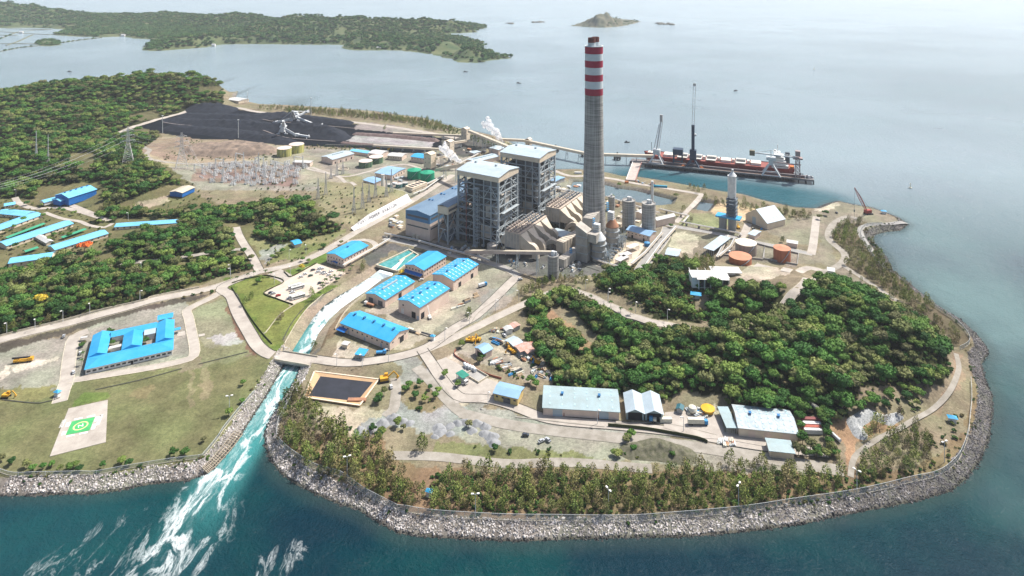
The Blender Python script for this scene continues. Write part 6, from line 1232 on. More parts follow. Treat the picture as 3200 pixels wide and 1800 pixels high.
# electrostatic precipitators
def precipitator(label):
 r = thing('precipitator', label, 'dust filter', (UC[0], UC[1], G), RZ, 'the two precipitator blocks')
 for k in range(2):
  y0, y1 = (-26, 2.2) if k == 0 else (3.0, 31); MB().box(37, 54, y0, y1, 9, 24).build('casing', M_DUCTW, r)
  t = MB().box(36.6, 54.6, y0 - .2, y1 + .2, 24.02, 24.5).build('roof_deck', mat('deck_beige', (.52, .44, .36), rgb2=(.40, .33, .27), scale=.3), r)
  m = MB(); rs = random.Random(5 + k)
  for i in range(4):
   for j in range(6):
    x = 38.5 + i * 4.2; y = y0 + 2.5 + j * (y1 - y0 - 4) / 5; m.box(x - .8, x + .8, y - .9, y + .9, 24.52, 25.4 + rs.uniform(0, 1.2)); m.lathe([(.35, 25), (.35, 26.8)], x + 1.4, y, 6)
  for i in range(3): m.beam((38 + i * 6, y0, 27), (38 + i * 6, y1, 27), .3); [m.beam((38 + i * 6, y, 24.5), (38 + i * 6, y, 27), .25) for y in np.linspace(y0, y1, 6)]
  m.build('transformer_row', M_STEELD if k else mat('rig_brown', (.24, .19, .17), rgb2=(.40, .36, .33), scale=1.5), r)
  m = MB()
  for i in range(3): m.beam((37.5 + i * 6.5, y0, 26), (37.5 + i * 6.5, y1, 26), .5, .5)
  m.build('monorail', M_DUCT, r)
  m = MB()
  for yy in np.linspace(y0, y1, 8): m.box(54.02, 54.3, yy - .2, yy + .2, 9, 24)
  for xx in np.linspace(37, 54, 6): m.box(xx - .2, xx + .2, y0 - .28, y0 - .02, 9, 24)
  m.build('stiffeners', M_DUCT, r)
 for i in range(3):
  for j in range(6):
   x, y = 40 + i * 5.6, -23 + j * 10.2; loft(MB(), [[(x - .5, y - .5, 4), (x + .5, y - .5, 4), (x + .5, y + .5, 4), (x - .5, y + .5, 4)], [(x - 2.6, y - 4.6, 8.98), (x + 2.6, y - 4.6, 8.98), (x + 2.6, y + 4.6, 8.98), (x - 2.6, y + 4.6, 8.98)]]).build('hopper', M_STEELD, r)
 for x in (37.5, 53.5):
  for y in (-25.5, -12, 2.6, 17, 30.5): MB().box(x - .4, x + .4, y - .4, y + .4, 0, 9).build('leg', M_STEEL, r)
 for j in range(4):
  y = -19 + j * 14.4
  a = loft(MB(), [[(54.32, y - 6.4, 10), (54.32, y + 6.4, 10), (54.32, y + 6.4, 23.5), (54.32, y - 6.4, 23.5)], [(63, y - 2.4, 8.5), (63, y + 2.4, 8.5), (63.5, y + 2.4, 15), (63.5, y - 2.4, 15)]]).build('outlet_funnel', M_DUCT, r)
  secs = []
  for t in np.linspace(0, math.pi / 2, 7):
   ri, ro_ = 2.0, 8.2; cx, cz = 63.3, 7.0; secs.append([(cx + ri * math.sin(t), y - 2.4, cz + ri * math.cos(t)), (cx + ri * math.sin(t), y + 2.4, cz + ri * math.cos(t)), (cx + ro_ * math.sin(t), y + 2.4, cz + ro_ * math.cos(t)), (cx + ro_ * math.sin(t), y - 2.4, cz + ro_ * math.cos(t))])
  secs.append([(65.3, y - 2.4, 1), (65.3, y + 2.4, 1), (71.5, y + 2.4, 1), (71.5, y - 2.4, 1)]); loft(MB(), secs).build('outlet_elbow', M_DUCT, r)
 for y in (-15, 18):
  secs = []
  for t in np.linspace(-math.pi / 2, math.pi * .06, 9):
   ri, ro_ = 3.0, 10.5; cx, cz = 37.5, 8.5; secs.append([(cx + ri * math.sin(t), y - 5.5, cz + ri * math.cos(t)), (cx + ri * math.sin(t), y + 5.5, cz + ri * math.cos(t)), (cx + ro_ * math.sin(t), y + 5.5, cz + ro_ * math.cos(t)), (cx + ro_ * math.sin(t), y - 5.5, cz + ro_ * math.cos(t))])
  loft(MB(), secs).build('inlet_duct', M_DUCT, r)
 m = MB()
 for y in (-26, -8, 10, 28): m.beam((27, y, 0), (27, y, 22), .5); m.beam((27, y, 22), (36, y, 22), .5); m.beam((27, y, 6), (36, y, 20), .4); m.beam((36, y, 6), (27, y, 20), .4)
 for z in (10, 22): m.beam((27, -26, z), (27, 28, z), .5)
 m.build('duct_frame', M_STEEL, r)
 return r
E1 = precipitator('front electrostatic precipitator with four funnel outlets beside the conveyor'); dup(E1, (UC[0] + U2[0], UC[1] + U2[1], G), None, 'rear electrostatic precipitator with four funnel outlets behind the chimney foot')
# ducts that carry the gas on to the chimney
def rel(w, o): return (w[0] - o[0], w[1] - o[1], w[2] - o[2])
def arc_duct(label, a, b, h, w, t, m):
 """hump shaped duct between two ground points"""
 A = np.array(a); B = np.array(b); d = (B - A); L = np.linalg.norm(d[:2]); rz = math.atan2(d[1], d[0]); r = thing('flue_duct', label, 'duct', tuple(A), rz); secs = []
 for k in np.linspace(0, 1, 11):
  x = L * k; z = h * math.sin(math.pi * (.12 + .76 * k)); secs.append([(x, -w / 2, z - t), (x, w / 2, z - t), (x, w / 2, z), (x, -w / 2, z)])
 loft(MB(), secs).build('duct', m, r)
 for k in (.1, .9): MB().box(L * k - 1.5, L * k + 1.5, -w / 2 + .3, w / 2 - .3, 0, h * math.sin(math.pi * (.12 + .76 * k)) - t).build('support', M_CONCR, r)
arc_duct('curved hump duct beside the control house, front one', P(G_(1600, 900)), P(G_(1775, 905)), 12, 8, 4, M_DUCT)
arc_duct('curved hump duct left of the chimney foot, rear one', P(G_(1820, 720)), P(G_(1985, 730)), 12, 8, 4, M_DUCT)
def boxduct(name, label, cat, a, b, w, z0, z1, m, extra=None):
 A = np.array(a); B = np.array(b); d = B - A; L = np.linalg.norm(d[:2]); rz = math.atan2(d[1], d[0]); r = thing(name, label, cat, (A[0], A[1], G), rz)
 MB().box(0, L, -w / 2, w / 2, z0, z1).build('duct', m, r)
 mm = MB()
 for x in np.arange(2, L, 5): mm.box(x - .2, x + .2, -w / 2 - .25, w / 2 + .25, z0 - .2, z1 + .25)
 mm.build('stiffeners', M_DUCTW, r)
 for x in np.arange(3, L, 9):
  if z0 > 1.5: MB().box(x - .5, x + .5, -w / 2 + .5, w / 2 - .5, 0, z0 - .22).build('support', M_CONCR, r)
 return r
boxduct('flue_duct', 'long horizontal beige duct right of the control house', 'duct', P(G_(1770, 960)), P(G_(1960, 850)), 9, 3, 14, M_DUCT)
boxduct('flue_duct', 'low beige duct behind the front concrete silo', 'duct', P(G_(1780, 1090)), P(G_(1960, 960)), 8, 1, 9, M_DUCTW)
boxduct('flue_duct', 'horizontal duct between absorber towers and chimney foot', 'duct', P(G_(1985, 960)), P(G_(2120, 930)), 10, 10, 20, M_DUCTW)
boxduct('flue_duct', 'wide duct running behind the duct tower to the chimney', 'duct', P(G_(2050, 900)), P(G_(2140, 800)), 10, 22, 32, M_DUCTW)
q = P(G_(2010, 1000)); dt = thing('duct_tower', 'tall grey rectangular duct tower with slanted top in front of the chimney', 'duct tower', q, RZ)
MB().sec([(-6, 0), (6, 0), (6, 29), (-6, 35)], 'y', -6, 6).build('casing', M_DUCTW, dt); m = MB()
for z in (8, 16, 24): m.box(-6.3, 6.3, -6.3, 6.3, z, z + .6)
m.build('stiffeners', M_STEEL, dt); MB().box(6.02, 15, -4, 4, 20, 28).build('cross_duct', M_DUCTW, dt)
for lb, c_, r_, h_, cm in (('absorber vessel with pale cone and ribbed outlet in front of the chimney', K1('g', 2157, 1000), 7.0, 20, M_WHITEM), ('absorber vessel with rusty cone right of the chimney', K1('g', 2298, 860), 6.4, 20, M_RUSTY)):
 q = P(c_); r = thing('absorber_vessel', lb, 'vessel', q, RZ); MB().lathe([(r_, 0), (r_, h_)], n=28, cap=False).build('shell', M_DUCTW, r); MB().lathe([(r_ + .3, h_), (r_ + .3, h_ + .8), (r_ * .45, h_ + 7)], n=28).build('cone', cm, r)
 MB().box(-4.4, 1.5, -2.5, 2.5, h_ + 4, h_ + 15).build('outlet_duct', M_WHITEM, r); m = MB()
 for z in range(int(h_ + 5), int(h_ + 15), 2): m.box(-4.65, 1.75, -2.75, 2.75, z, z + .5)
 m.build('ribs', M_DUCTW, r); m = MB()
 for z in (4, 10, 16): m.lathe([(r_ + 1.3, z), (r_ + 1.3, z + .3)], n=28)
 m.build('walkway', M_STEEL, r); m = MB(); rs = random.Random(8)
 for k in range(26):
  x = r_ + rs.uniform(1, 7); y = rs.uniform(-6, 6); m.box(x - .15, x + .15, y - .15, y + .15, 0, rs.uniform(5, 18)); m.beam((x, y, rs.uniform(3, 15)), (x + rs.uniform(-3, 3), y + rs.uniform(-5, 5), rs.uniform(3, 16)), .3)
 m.build('pipe_frame', M_STEEL, r)
for lb, c_ in (('blue ladder cage on top of the duct tower in front of the chimney', (G_(2112, 640), 30)), ('blue ladder cage above the rear absorber, right of the chimney', (G_(2250, 480), 32)), ('blue ladder cage beside the low duct', (G_(1880, 945), 8))):
 q = P(c_[0], G + c_[1]); m = MB()
 for x in (-1, 1):
  for y in (-1, 1): m.box(x - .12, x + .12, y - .12, y + .12, -3, 6)
 for z in range(-3, 7, 2): m.box(-1.15, 1.15, -1.15, 1.15, z, z + .35)
 o = m.build('ladder_cage', mat('cage_blue', (.10, .33, .55)), None, q, .2); tag(o, lb, 'ladder cage')
# silos
def silo(label, base, r_, h_, top=True):
 q = P(base); r = thing('silo', label, 'silo', q, RZ); MB().lathe([(r_, 0), (r_, h_)], n=32, cap=False).build('shell', M_CH, r); MB().lathe([(r_ + .15, h_), (r_ + .15, h_ + .9), (r_ - .5, h_ + .9), (r_ - .5, h_ + .3)], n=32).build('roof', M_CONCR, r)
 MB().box(-1.6, 1.6, -1.4, 1.4, h_ + .4, h_ + 4.4).build('filter_box', M_WHITEM, r); MB().tube([(2.5, 1, h_ + .5), (2.5, 1, h_ + 4)], .9, 10).build('filter_unit', M_WHITEM, r)
 m = MB(); [m.beam((r_ * math.cos(t), r_ * math.sin(t), h_ + .9), (r_ * math.cos(t), r_ * math.sin(t), h_ + 2), .15) for t in np.linspace(0, 6.28, 14)]; m.build('railing', M_STEEL, r); MB().box(-1.5, 1.5, -r_ - .1, -r_ + .4, 0, 4.5).build('door', M_DARK, r)
 return r
silo('left of the two tall concrete ash silos right of the chimney', K1('h', 531, 690), 7.2, 31); silo('right of the two tall concrete ash silos right of the chimney', K1('h', 731, 745), 7.4, 33)
s3 = silo('concrete silo at the end of the inclined conveyor in front of the ducts', K1('g', 1703, 1180), 5.2, 20)
q = P(K1('h', 358, 500)); r = thing('silo', 'small grey silo just right of the chimney shaft', 'silo', q); MB().lathe([(4, 0), (4, 16)], n=20).build('shell', M_CH, r); MB().box(-1, 1, -1, 1, 16, 18.5).build('filter_box', M_WHITEM, r)
# conveyors and transfer towers
def conveyor(label, a, za, b, zb, w, h, n, m=W_BEIGE, group='conveyor galleries'):
 A = np.array(P(a, za)); B = np.array(P(b, zb)); d = B - A; L = np.linalg.norm(d[:2]); rz = math.atan2(d[1], d[0]); r = thing('conveyor', label, 'conveyor', (A[0], A[1], 0), rz, group); dz = zb - za
 loft(MB(), [[(0, -w / 2, za), (0, w / 2, za), (0, w / 2, za + h), (0, -w / 2, za + h)], [(L, -w / 2, zb), (L, w / 2, zb), (L, w / 2, zb + h), (L, -w / 2, zb + h)]]).build('gallery', m, r)
 loft(MB(), [[(0, -w / 2 - .2, za + h + .02), (0, w / 2 + .2, za + h + .02), (0, w / 2 + .2, za + h + .3), (0, -w / 2 - .2, za + h + .3)], [(L, -w / 2 - .2, zb + h + .02), (L, w / 2 + .2, zb + h + .02), (L, w / 2 + .2, zb + h + .3), (L, -w / 2 - .2, zb + h + .3)]]).build('roof', R_BEIGE, r)
 for k in range(n):
  t = (k + .7) / (n + .4); x = L * t; z = za + dz * t; mm = MB(); mm.beam((x, -w / 2 - 1.2, -2), (x, -w / 2 + .3, z), .5); mm.beam((x, w / 2 + 1.2, -2), (x, w / 2 - .3, z), .5)
  if z > 8: mm.beam((x, -w / 2 - .8, 4), (x, w / 2, z - 1), .3); mm.beam((x, w / 2 + .8, 4), (x, -w / 2, z - 1), .3)
  mm.build('trestle', M_STEEL, r)
 return r
conveyor('long inclined conveyor rising to the front concrete silo', K1('g', 820, 935), 7, K1('g', 1690, 948), 25, 3.2, 2.6, 4, mat('gallery_pinkish', (.50, .42, .38)))
conveyor('inclined gallery from the upper transfer tower down towards the boiler houses', K1('b', 2145, 1330), 22, K1('b', 2560, 1500), 22, 5, 3.5, 4)
conveyor('gallery from the lowest transfer tower to the bunker bay', K1('f', 1815, 760), 12, K1('f', 2110, 700), 30, 5, 4, 2)
conveyor('short gallery joining the two upper transfer towers', K1('f', 1990, 480), 14, K1('f', 2115, 462), 10, 4, 3, 1)
conveyor('gallery between the middle and the lowest transfer tower', K1('f', 1815, 640), 20, K1('f', 2000, 590), 12, 4, 3, 2)
conveyor('ground conveyor on the far side of the lilac ash basin', K1('f', 1380, 382), 7, K1('f', 2075, 408), 10, 4, 2.6, 6)
conveyor('ground conveyor along the near side of the lilac ash basin', K1('f', 1180, 508), 7, K1('f', 1890, 548), 10, 4, 2.6, 6)
conveyor('sea conveyor from the shore to the jetty', (1316, 356), 14, (1480, 391), 12, 5, 3.4, 5); conveyor('outer part of the sea conveyor reaching the jetty', (1480, 391), 12, K1('q', 420, 612), 12, 5, 3.4, 6)
conveyor('gallery along the shore from the upper tower to the sea conveyor', K1('f', 2420, 445), 16, (1316, 356), 14, 5, 3.2, 3)
def tower(label, base, w, d, h):
 q = P(base); r = thing('transfer_tower', label, 'tower', q, RZ, 'beige transfer towers'); MB().box(-w / 2, w / 2, -d / 2, d / 2, 4, h).build('wall', W_BEIGE, r); gable(r, w / 2, d / 2, h, 2, 'y', None, W_BEIGE, .4, .3)
 wins(r, [('F', 2, h * .75, 1.4, .8), ('F', 2, h * .5, 1.4, .8), ('R', 2, h * .6, 1.4, .8)], w / 2, d / 2)
 for x in (-w / 2 + .4, w / 2 - .4):
  for y in (-d / 2 + .4, d / 2 - .4): MB().box(x - .35, x + .35, y - .35, y + .35, -1, 4).build('leg', M_STEEL, r)
tower('beige transfer tower nearest the sea', K1('f', 2108, 460), 11, 10, 22); tower('beige transfer tower beside the rising steam', K1('f', 1942, 590), 12, 11, 21); tower('beige transfer tower beside the twin green tanks', K1('f', 1750, 740), 13, 12, 23)
tower('small beige tower at the shore end of the sea conveyor', (1330, 372), 8, 8, 14)
# steam
def steam(label, pts):
 m = bpy.data.materials.get('steam_vapour')
 if not m:
  m = bpy.data.materials.new('steam_vapour'); m.use_nodes = True; n = m.node_tree.nodes; l = m.node_tree.links; n.clear(); out = n.new('ShaderNodeOutputMaterial'); df = n.new('ShaderNodeBsdfDiffuse'); tl_ = n.new('ShaderNodeBsdfTranslucent'); ad = n.new('ShaderNodeMixShader'); tp_ = n.new('ShaderNodeBsdfTransparent'); mx = n.new('ShaderNodeMixShader'); lw = n.new('ShaderNodeLayerWeight'); df.inputs[0].default_value = tl_.inputs[0].default_value = (.95, .95, .96, 1); l.new(df.outputs[0], ad.inputs[1]); l.new(tl_.outputs[0], ad.inputs[2]); l.new(tp_.outputs[0], mx.inputs[1]); l.new(ad.outputs[0], mx.inputs[2]); l.new(mx.outputs[0], out.inputs[0])
  g_ = n.new('ShaderNodeNewGeometry'); nz = n.new('ShaderNodeTexNoise'); nz.inputs['Scale'].default_value = .16; nz.inputs['Detail'].default_value = 4; l.new(g_.outputs['Position'], nz.inputs['Vector']); mr = n.new('ShaderNodeMapRange'); mr.inputs[1].default_value = .42; mr.inputs[2].default_value = .6; mr.inputs[1].default_value = .3; mr.inputs[3].default_value = .2; mr.inputs[4].default_value = 1.0; l.new(nz.outputs['Fac'], mr.inputs[0]); iv = n.new('ShaderNodeMapRange'); l.new(lw.outputs['Facing'], iv.inputs[0]); iv.inputs[1].default_value = .15; iv.inputs[2].default_value = .9; iv.inputs[3].default_value = 1; iv.inputs[4].default_value = 0; ml = n.new('ShaderNodeMath'); ml.operation = 'MULTIPLY'; l.new(mr.outputs[0], ml.inputs[0]); l.new(iv.outputs[0], ml.inputs[1]); l.new(ml.outputs[0], mx.inputs[0])
 rs = random.Random(len(pts)); import bmesh; bm = bmesh.new()
 from mathutils import Matrix, Vector
 o0 = P(pts[0][0], pts[0][1])
 P_ = [np.array(P(p, z)) for p, z, r in pts]; rr = [r for p, z, r in pts]
 for i in range(len(pts) - 1):
  for t in np.linspace(0, 1, 9)[:-1]:
   c = P_[i] * (1 - t) + P_[i + 1] * t + np.array([rs.uniform(-1, 1), rs.uniform(-1, 1), rs.uniform(-1, 1)]) * rr[i] * .75 - np.array(o0); r = (rr[i] * (1 - t) + rr[i + 1] * t) * rs.uniform(.4, 1.0)
   bmesh.ops.create_icosphere(bm, subdivisions=2, radius=r, matrix=Matrix.Translation(Vector(c)))
 me = bpy.data.meshes.new('steam_plume'); bm.to_mesh(me); bm.free(); me.materials.append(m); o = bpy.data.objects.new('steam_plume', me); link(o); o.location = o0
 rm = o.modifiers.new('merge', 'REMESH'); rm.mode = 'VOXEL'; rm.voxel_size = 1.0; rm.use_smooth_shade = True
 tag(o, label, 'steam')
steam('white steam plume rising behind the front boiler house roof', [(K1('f', 2060, 660), 16, 2.0), (K1('f', 2010, 625), 20, 4.5), (K1('f', 1950, 580), 26, 6), (K1('f', 1900, 520), 32, 6), (K1('f', 1862, 500), 34, 3)])
steam('white steam plume against the sea behind the rear boiler house roof', [(K1('b', 2490, 1440), 12, 2.0), (K1('b', 2460, 1400), 18, 4.5), (K1('b', 2420, 1330), 28, 6.5), (K1('b', 2350, 1260), 38, 7), (K1('b', 2290, 1220), 42, 5.5)])
# tanks
def tank(label, top, r_, h_, wall, roof, cone=1.2, bund=False, base=None, bands=None):
 q = P(top, G + h_); r = thing('storage_tank', label, 'tank', (q[0], q[1], G), 0.3); MB().lathe([(r_, -.5), (r_, h_)], n=40, cap=False).build('shell', wall, r); MB().lathe([(r_ + .15, h_ - .3), (r_ + .15, h_), (.1, h_ + cone)], n=40).build('roof', roof, r)
 m = MB(); n_ = 12
 for k in range(n_): a = -2.4 + k * .09; m.box(0, 0, 0, 0, 0, 0) if False else m.beam(((r_ + .5) * math.cos(a), (r_ + .5) * math.sin(a), h_ * k / n_), ((r_ + .5) * math.cos(a + .09), (r_ + .5) * math.sin(a + .09), h_ * (k + 1) / n_), .8, .25)
 m.build('stair', M_STEEL, r); return r
def tank_mat(name, c, c2, vs=.6):
 def ex(n, l, b, out):
  tc = n.new('ShaderNodeTexCoord'); mp = n.new('ShaderNodeMapping'); mp.inputs['Scale'].default_value = (vs, vs, .03); l.new(tc.outputs['Object'], mp.inputs[0]); nz = n.new('ShaderNodeTexNoise'); nz.inputs['Scale'].default_value = 1; nz.inputs['Detail'].default_value = 5; l.new(mp.outputs[0], nz.inputs[0])
  mx = n.new('ShaderNodeMix'); mx.data_type = 'RGBA'; mr = n.new('ShaderNodeMapRange'); mr.inputs[1].default_value = .42; mr.inputs[2].default_value = .58; l.new(nz.outputs['Fac'], mr.inputs[0]); l.new(mr.outputs[0], mx.inputs['Factor']); mx.inputs['A'].default_value = (*c2, 1); mx.inputs['B'].default_value = (*c, 1); l.new(mx.outputs['Result'], b.inputs['Base Color'])
 return mat(name, c, coord='obj', rough=.7, extra=ex)
T_OLIVE = tank_mat('tank_olive', (.50, .47, .16), (.20, .22, .10)); T_DKG = tank_mat('tank_dark_green', (.16, .24, .13), (.06, .12, .08)); T_GREEN = tank_mat('tank_green', (.02, .30, .17), (.015, .25, .14)); T_OR = tank_mat('tank_orange', (.40, .15, .085), (.33, .12, .07)); T_BR = tank_mat('tank_brown_grey', (.32, .27, .23), (.25, .21, .19)); T_PINKR = mat('tank_roof_pink', (.66, .56, .50), rgb2=(.55, .44, .38), scale=.1); T_CREAM = mat('tank_roof_cream', (.74, .68, .56), rgb2=(.62, .54, .42), scale=.1); T_ORR = mat('tank_roof_orange', (.52, .26, .16), rgb2=(.44, .20, .12), scale=.1)
tank('yellow green streaked tank, left of the pair below the coal yard', F_(285, 520), 11, 12, T_OLIVE, T_PINKR); tank('yellow green streaked tank, right of the pair below the coal yard', F_(408, 482), 11.4, 12.5, T_OLIVE, T_PINKR)
tank('dark green stained open water tank, front one of the pair', F_(1103, 650), 9.8, 8.5, T_DKG, T_PINKR, .2); tank('dark green stained open water tank, rear one of the pair', F_(1208, 607), 10.4, 9, T_DKG, T_PINKR, .2)
tank('bright green tank with domed roof, left of the twin tanks', F_(1593, 742), 9.6, 11, T_GREEN, T_GREEN, 3); tank('bright green tank with domed roof, right of the twin tanks', F_(1725, 766), 9.6, 11, T_GREEN, T_GREEN, 3)
tank('large brown grey fuel tank with cream roof', H_(1710, 826), 10.2, 11, T_BR, T_CREAM); tank('low wide orange fuel tank nearest the terrace house', H_(1652, 962), 10.6, 7, T_OR, T_ORR, .8); tank('tall orange fuel tank at the right of the fuel farm', H_(2073, 882), 8.0, 12, T_OR, T_ORR)
tank('left white water tank among trees above the blue hall', E_(788, 145), 6.5, 8, W_GREY, W_WHITE); tank('right white water tank among trees above the blue hall', E_(880, 120), 6.8, 8.5, W_GREY, W_WHITE)
for k, (x, y, r_) in enumerate(((1440, 880, 4.5), (1500, 870, 3.5), (1345, 885, 3))): tank('small teal water treatment tank, %s of three beside the basins' % ('left', 'middle', 'right')[k] if False else ('wide teal treatment tank beside the concrete basins', 'narrow teal treatment tank beside the concrete basins', 'small teal tank beside the white column')[k], F_(x, y), r_, 5, mat('tank_teal', (.10, .22, .22)), W_GREY, .2)
q = P(F_(1275, 925)); r = thing('water_column', 'tall white cylindrical column beside the small blue roofed building', 'column', q); MB().lathe([(2.2, 0), (2.2, 17)], n=18).build('shell', W_WHITE, r); MB().lathe([(2.5, 17), (2.5, 17.6)], n=18).build('cap', W_GREY, r)
cen, rz, L, W_ = frame(F_(1500, 905), F_(1575, 925), F_(1690, 860), G + 6); r = thing('concrete_basins', 'beige concrete cell block with four open dark cells below the green tanks', 'basin', (cen[0], cen[1], G), rz)
MB().box(-L / 2, L / 2, -W_ / 2, W_ / 2, 0, 6).build('wall', W_BEIGE, r)
for k in range(4): MB().box(-L / 2 + 2, L / 2 - 2, -W_ / 2 + 2 + k * (W_ - 3) / 4, -W_ / 2 + k * (W_ - 3) / 4 + (W_ - 3) / 4, 6.02, 6.06).build('open_cell', M_DARK, r)
# fuel farm bund walls
for lb, pl in (('low concrete bund wall around the brown fuel tank', K('h', 1520, 800, 1640, 800, 1900, 870, 1880, 1010, 1460, 960)), ('low concrete bund wall around the tall orange tank', K('h', 1900, 870, 2240, 950, 2225, 1060, 1890, 1000))):
 w = [P(p) for p in pl]; m = MB()
 for a, b in zip(w, w[1:] + w[:1]): m.beam((a[0], a[1], G + .8), (b[0], b[1], G + .8), .5, 1.6)
 tag(m.build('bund_wall', M_CONCR), lb, 'wall')
# limestone tower
q = P(H_(1545, 700)); r = thing('lime_tower', 'slender grey tower on a lattice frame with blue skirt roof near the sand', 'tower', q, RZ)
for x in (-7, 3): MB().lathe([(4.2, 0), (4.2, 13)], x, -1, 18).build('silo', M_CONCR, r)
MB().box(-14, 12, -6, 6, 13.5, 15).build('skirt_roof', R_BLUE, r); m = MB()
for x in (-2, 7):
 for y in (-4, 5): m.box(x - .4, x + .4, y - .4, y + .4, 15, 36)
for z in range(18, 37, 4): m.box(-3, 8, -5, 6, z, z + .5); m.beam((-2, -4, z), (7, -4, z + 4), .3); m.beam((7, -4, z), (-2, -4, z + 4), .3)
m.box(-1, 5, -3, 4, 16, 24); m.build('lattice', M_STEELD, r); MB().lathe([(4.4, 36), (4.6, 60)], 2.5, 0, 20).build('hopper_tower', M_WHITEM, r); MB().lathe([(4.6, 60), (1.2, 64), (1.2, 67)], 3.2, 0, 14).build('top_vent', M_WHITEM, r)
q = P(H_(768, 460)); MB().lathe([(1.6, 0), (1.6, 30)], n=14).build('vent_stack', M_WHITEM, None, q); tag(bpy.data.objects['vent_stack'], 'slim pale vent stack behind the right concrete silo', 'stack')
# pipe racks
def rack(label, pts, w=2.4, h=3.2, m=M_DUCT):
 W3 = [np.array(U(p)) for p in pts]; r = thing('pipe_rack', label, 'pipe rack', tuple(W3[0])); o = W3[0]
 for k in range(3):
  mb = MB()
  for a, b in zip(W3[:-1], W3[1:]):
   d = b - a; d /= np.linalg.norm(d); n_ = np.array([-d[1], d[0], 0]) * (k - 1) * w * .36; z = np.array([0, 0, h + .2 * k]); mb.tube([a - o + n_ + z, b - o + n_ + z], .38, 6)
  mb.build('pipe', (m, M_DUCTW, M_WHITEM)[k], r)
 for a, b in zip(W3[:-1], W3[1:]):
  L = np.linalg.norm(b - a)
  for k in range(max(1, int(L / 12))): c = a + (b - a) * ((k + .5) / max(1, int(L / 12))) - o; MB().box(c[0] - w / 2, c[0] + w / 2, c[1] - .2, c[1] + .2, c[2] - .5, c[2] + h - .3).build('support', M_CONCR, r)
rack('long pipe rack along the front plant road', K('g', 0, 770, 300, 830, 640, 930, 920, 1000, 1060, 1050)); rack('pipe rack crossing the grass towards the lime tower', K('h', 840, 520, 1130, 590, 1080, 650)); rack('pipe rack along the cross road below the sand area', K('h', 1050, 650, 1300, 700, 1640, 765, 1660, 790))
rack('pipe rack beside the wide plant road', K('h', 560, 1080, 700, 960, 870, 760)); rack('pipe rack beside the sandy pond', K('h', 660, 1150, 740, 1040, 860, 870, 1010, 700)); rack('pipe rack along the lower edge of the process area', K('h', 180, 1030, 330, 1080, 520, 1130)); rack('pipe rack from the basins to the lettered slope', K('f', 1560, 975, 1700, 920, 1900, 820)); rack('pipe rack beside the open shed', K('h', 1420, 1010, 1500, 860, 1540, 790)); rack('pipe rack in front of the canal', K('r', 700, 290, 1100, 370, 1480, 440)); rack('dark drain pipe below the blue office', K('j', 1200, 290, 1450, 150, 1670, 20))
# process sheds right of the absorbers
for k, (a, b, c, lb, mm) in enumerate((((500, 870), (550, 892), (592, 835), 'yellowish flat shed roof in the process yard', T_CREAM), ((425, 950), (475, 975), (512, 915), 'middle white shed roof in the process yard', R_WHITE), ((388, 1000), (445, 1022), (495, 960), 'lowest white shed roof in the process yard', R_WHITE))): slab('process_shed', lb, H_(*a), H_(*b), H_(*c), 5, mm)
q = P(H_(715, 862)); MB().lathe([(3, 0), (3, 3.4), (.1, 4.6)], n=14).build('blue_tank', M_BLUEM, None, q); tag(bpy.data.objects['blue_tank'], 'small blue round tank at the corner of the process yard', 'tank')
for k in range(10):
 x, y = 330 + (k % 5) * 22 + (k // 5) * 60, 1000 - (k % 5) * 30 - (k // 5) * 90; q = P(H_(x, y)); r = thing('cooler_unit', 'dark tube cooler in the stepped row beside the process yard', 'cooler', q, RZ, 'dark coolers beside the process yard'); MB().tube([(-4, 0, 2), (4, 0, 2)], 1.1, 10).build('shell', M_STEELD, r); MB().box(-3, -2, -1, 1, 0, 1).build('foot', M_CONCR, r)
# clutter boxes and machines among the ducts
rs = random.Random(11)
for k in range(46):
 x, y = rs.choice(((rs.uniform(1250, 1640), rs.uniform(1010, 1110)), (rs.uniform(1780, 2080), rs.uniform(1030, 1120)), (rs.uniform(1850, 2000), rs.uniform(690, 760)), (rs.uniform(2240, 2420), rs.uniform(850, 1000)), (rs.uniform(640, 1080), rs.uniform(860, 960))))
 q = P(G_(x, y)); r = thing('pump_skid', 'small machine skid standing among the ducts and pipes', 'machine', q, RZ + rs.choice((0, 1.57)), 'machine skids among the ducts'); s_ = rs.uniform(.9, 2.2)
 MB().box(-s_ * 1.4, s_ * 1.4, -s_, s_, 0, .5).build('base', M_CONCR, r); MB().tube([(-s_, 0, 1.2), (s_, 0, 1.2)], s_ * .55, 8).build('motor', rs.choice((M_STEELD, M_DUCT, M_DUCTW, M_BLUEM, M_STEEL)), r); MB().box(s_ * .2, s_ * 1.1, -s_ * .6, s_ * .6, .5, rs.uniform(1.6, 3.4)).build('housing', rs.choice((M_DUCT, M_STEEL, M_WHITEM, M_CASE)), r)
# lettered white slope
M_SLOPE = mat('white_slope', (.80, .80, .80), rgb2=(.70, .70, .71), scale=.06, rough=.8)
bl, br = np.array(P(F_(985, 1355), G + .4)), np.array(P(F_(1565, 1055), G + .4)); tl, tr_, tm = np.array(P(F_(955, 1325), G + 3)), np.array(P(F_(1520, 985), G + 8)), np.array(P(F_(1120, 1198), G + 8))
r = thing('lettered_slope', 'white concrete embankment slope with dark letters SUAL POWER STATION', 'sign', tuple(bl)); B_ = [q_ - bl for q_ in (bl, br, tr_, tm, tl)]
MB().add([tuple(v) for v in B_] + [tuple(v + np.array([0, 4, -3])) for v in B_], [(0, 1, 2, 3, 4), (5, 9, 8, 7, 6), (0, 5, 6, 1), (1, 6, 7, 2), (2, 7, 8, 3), (3, 8, 9, 4), (4, 9, 5, 0)]).build('slope', M_SLOPE, r)
from mathutils import Matrix as MX, Vector as VC
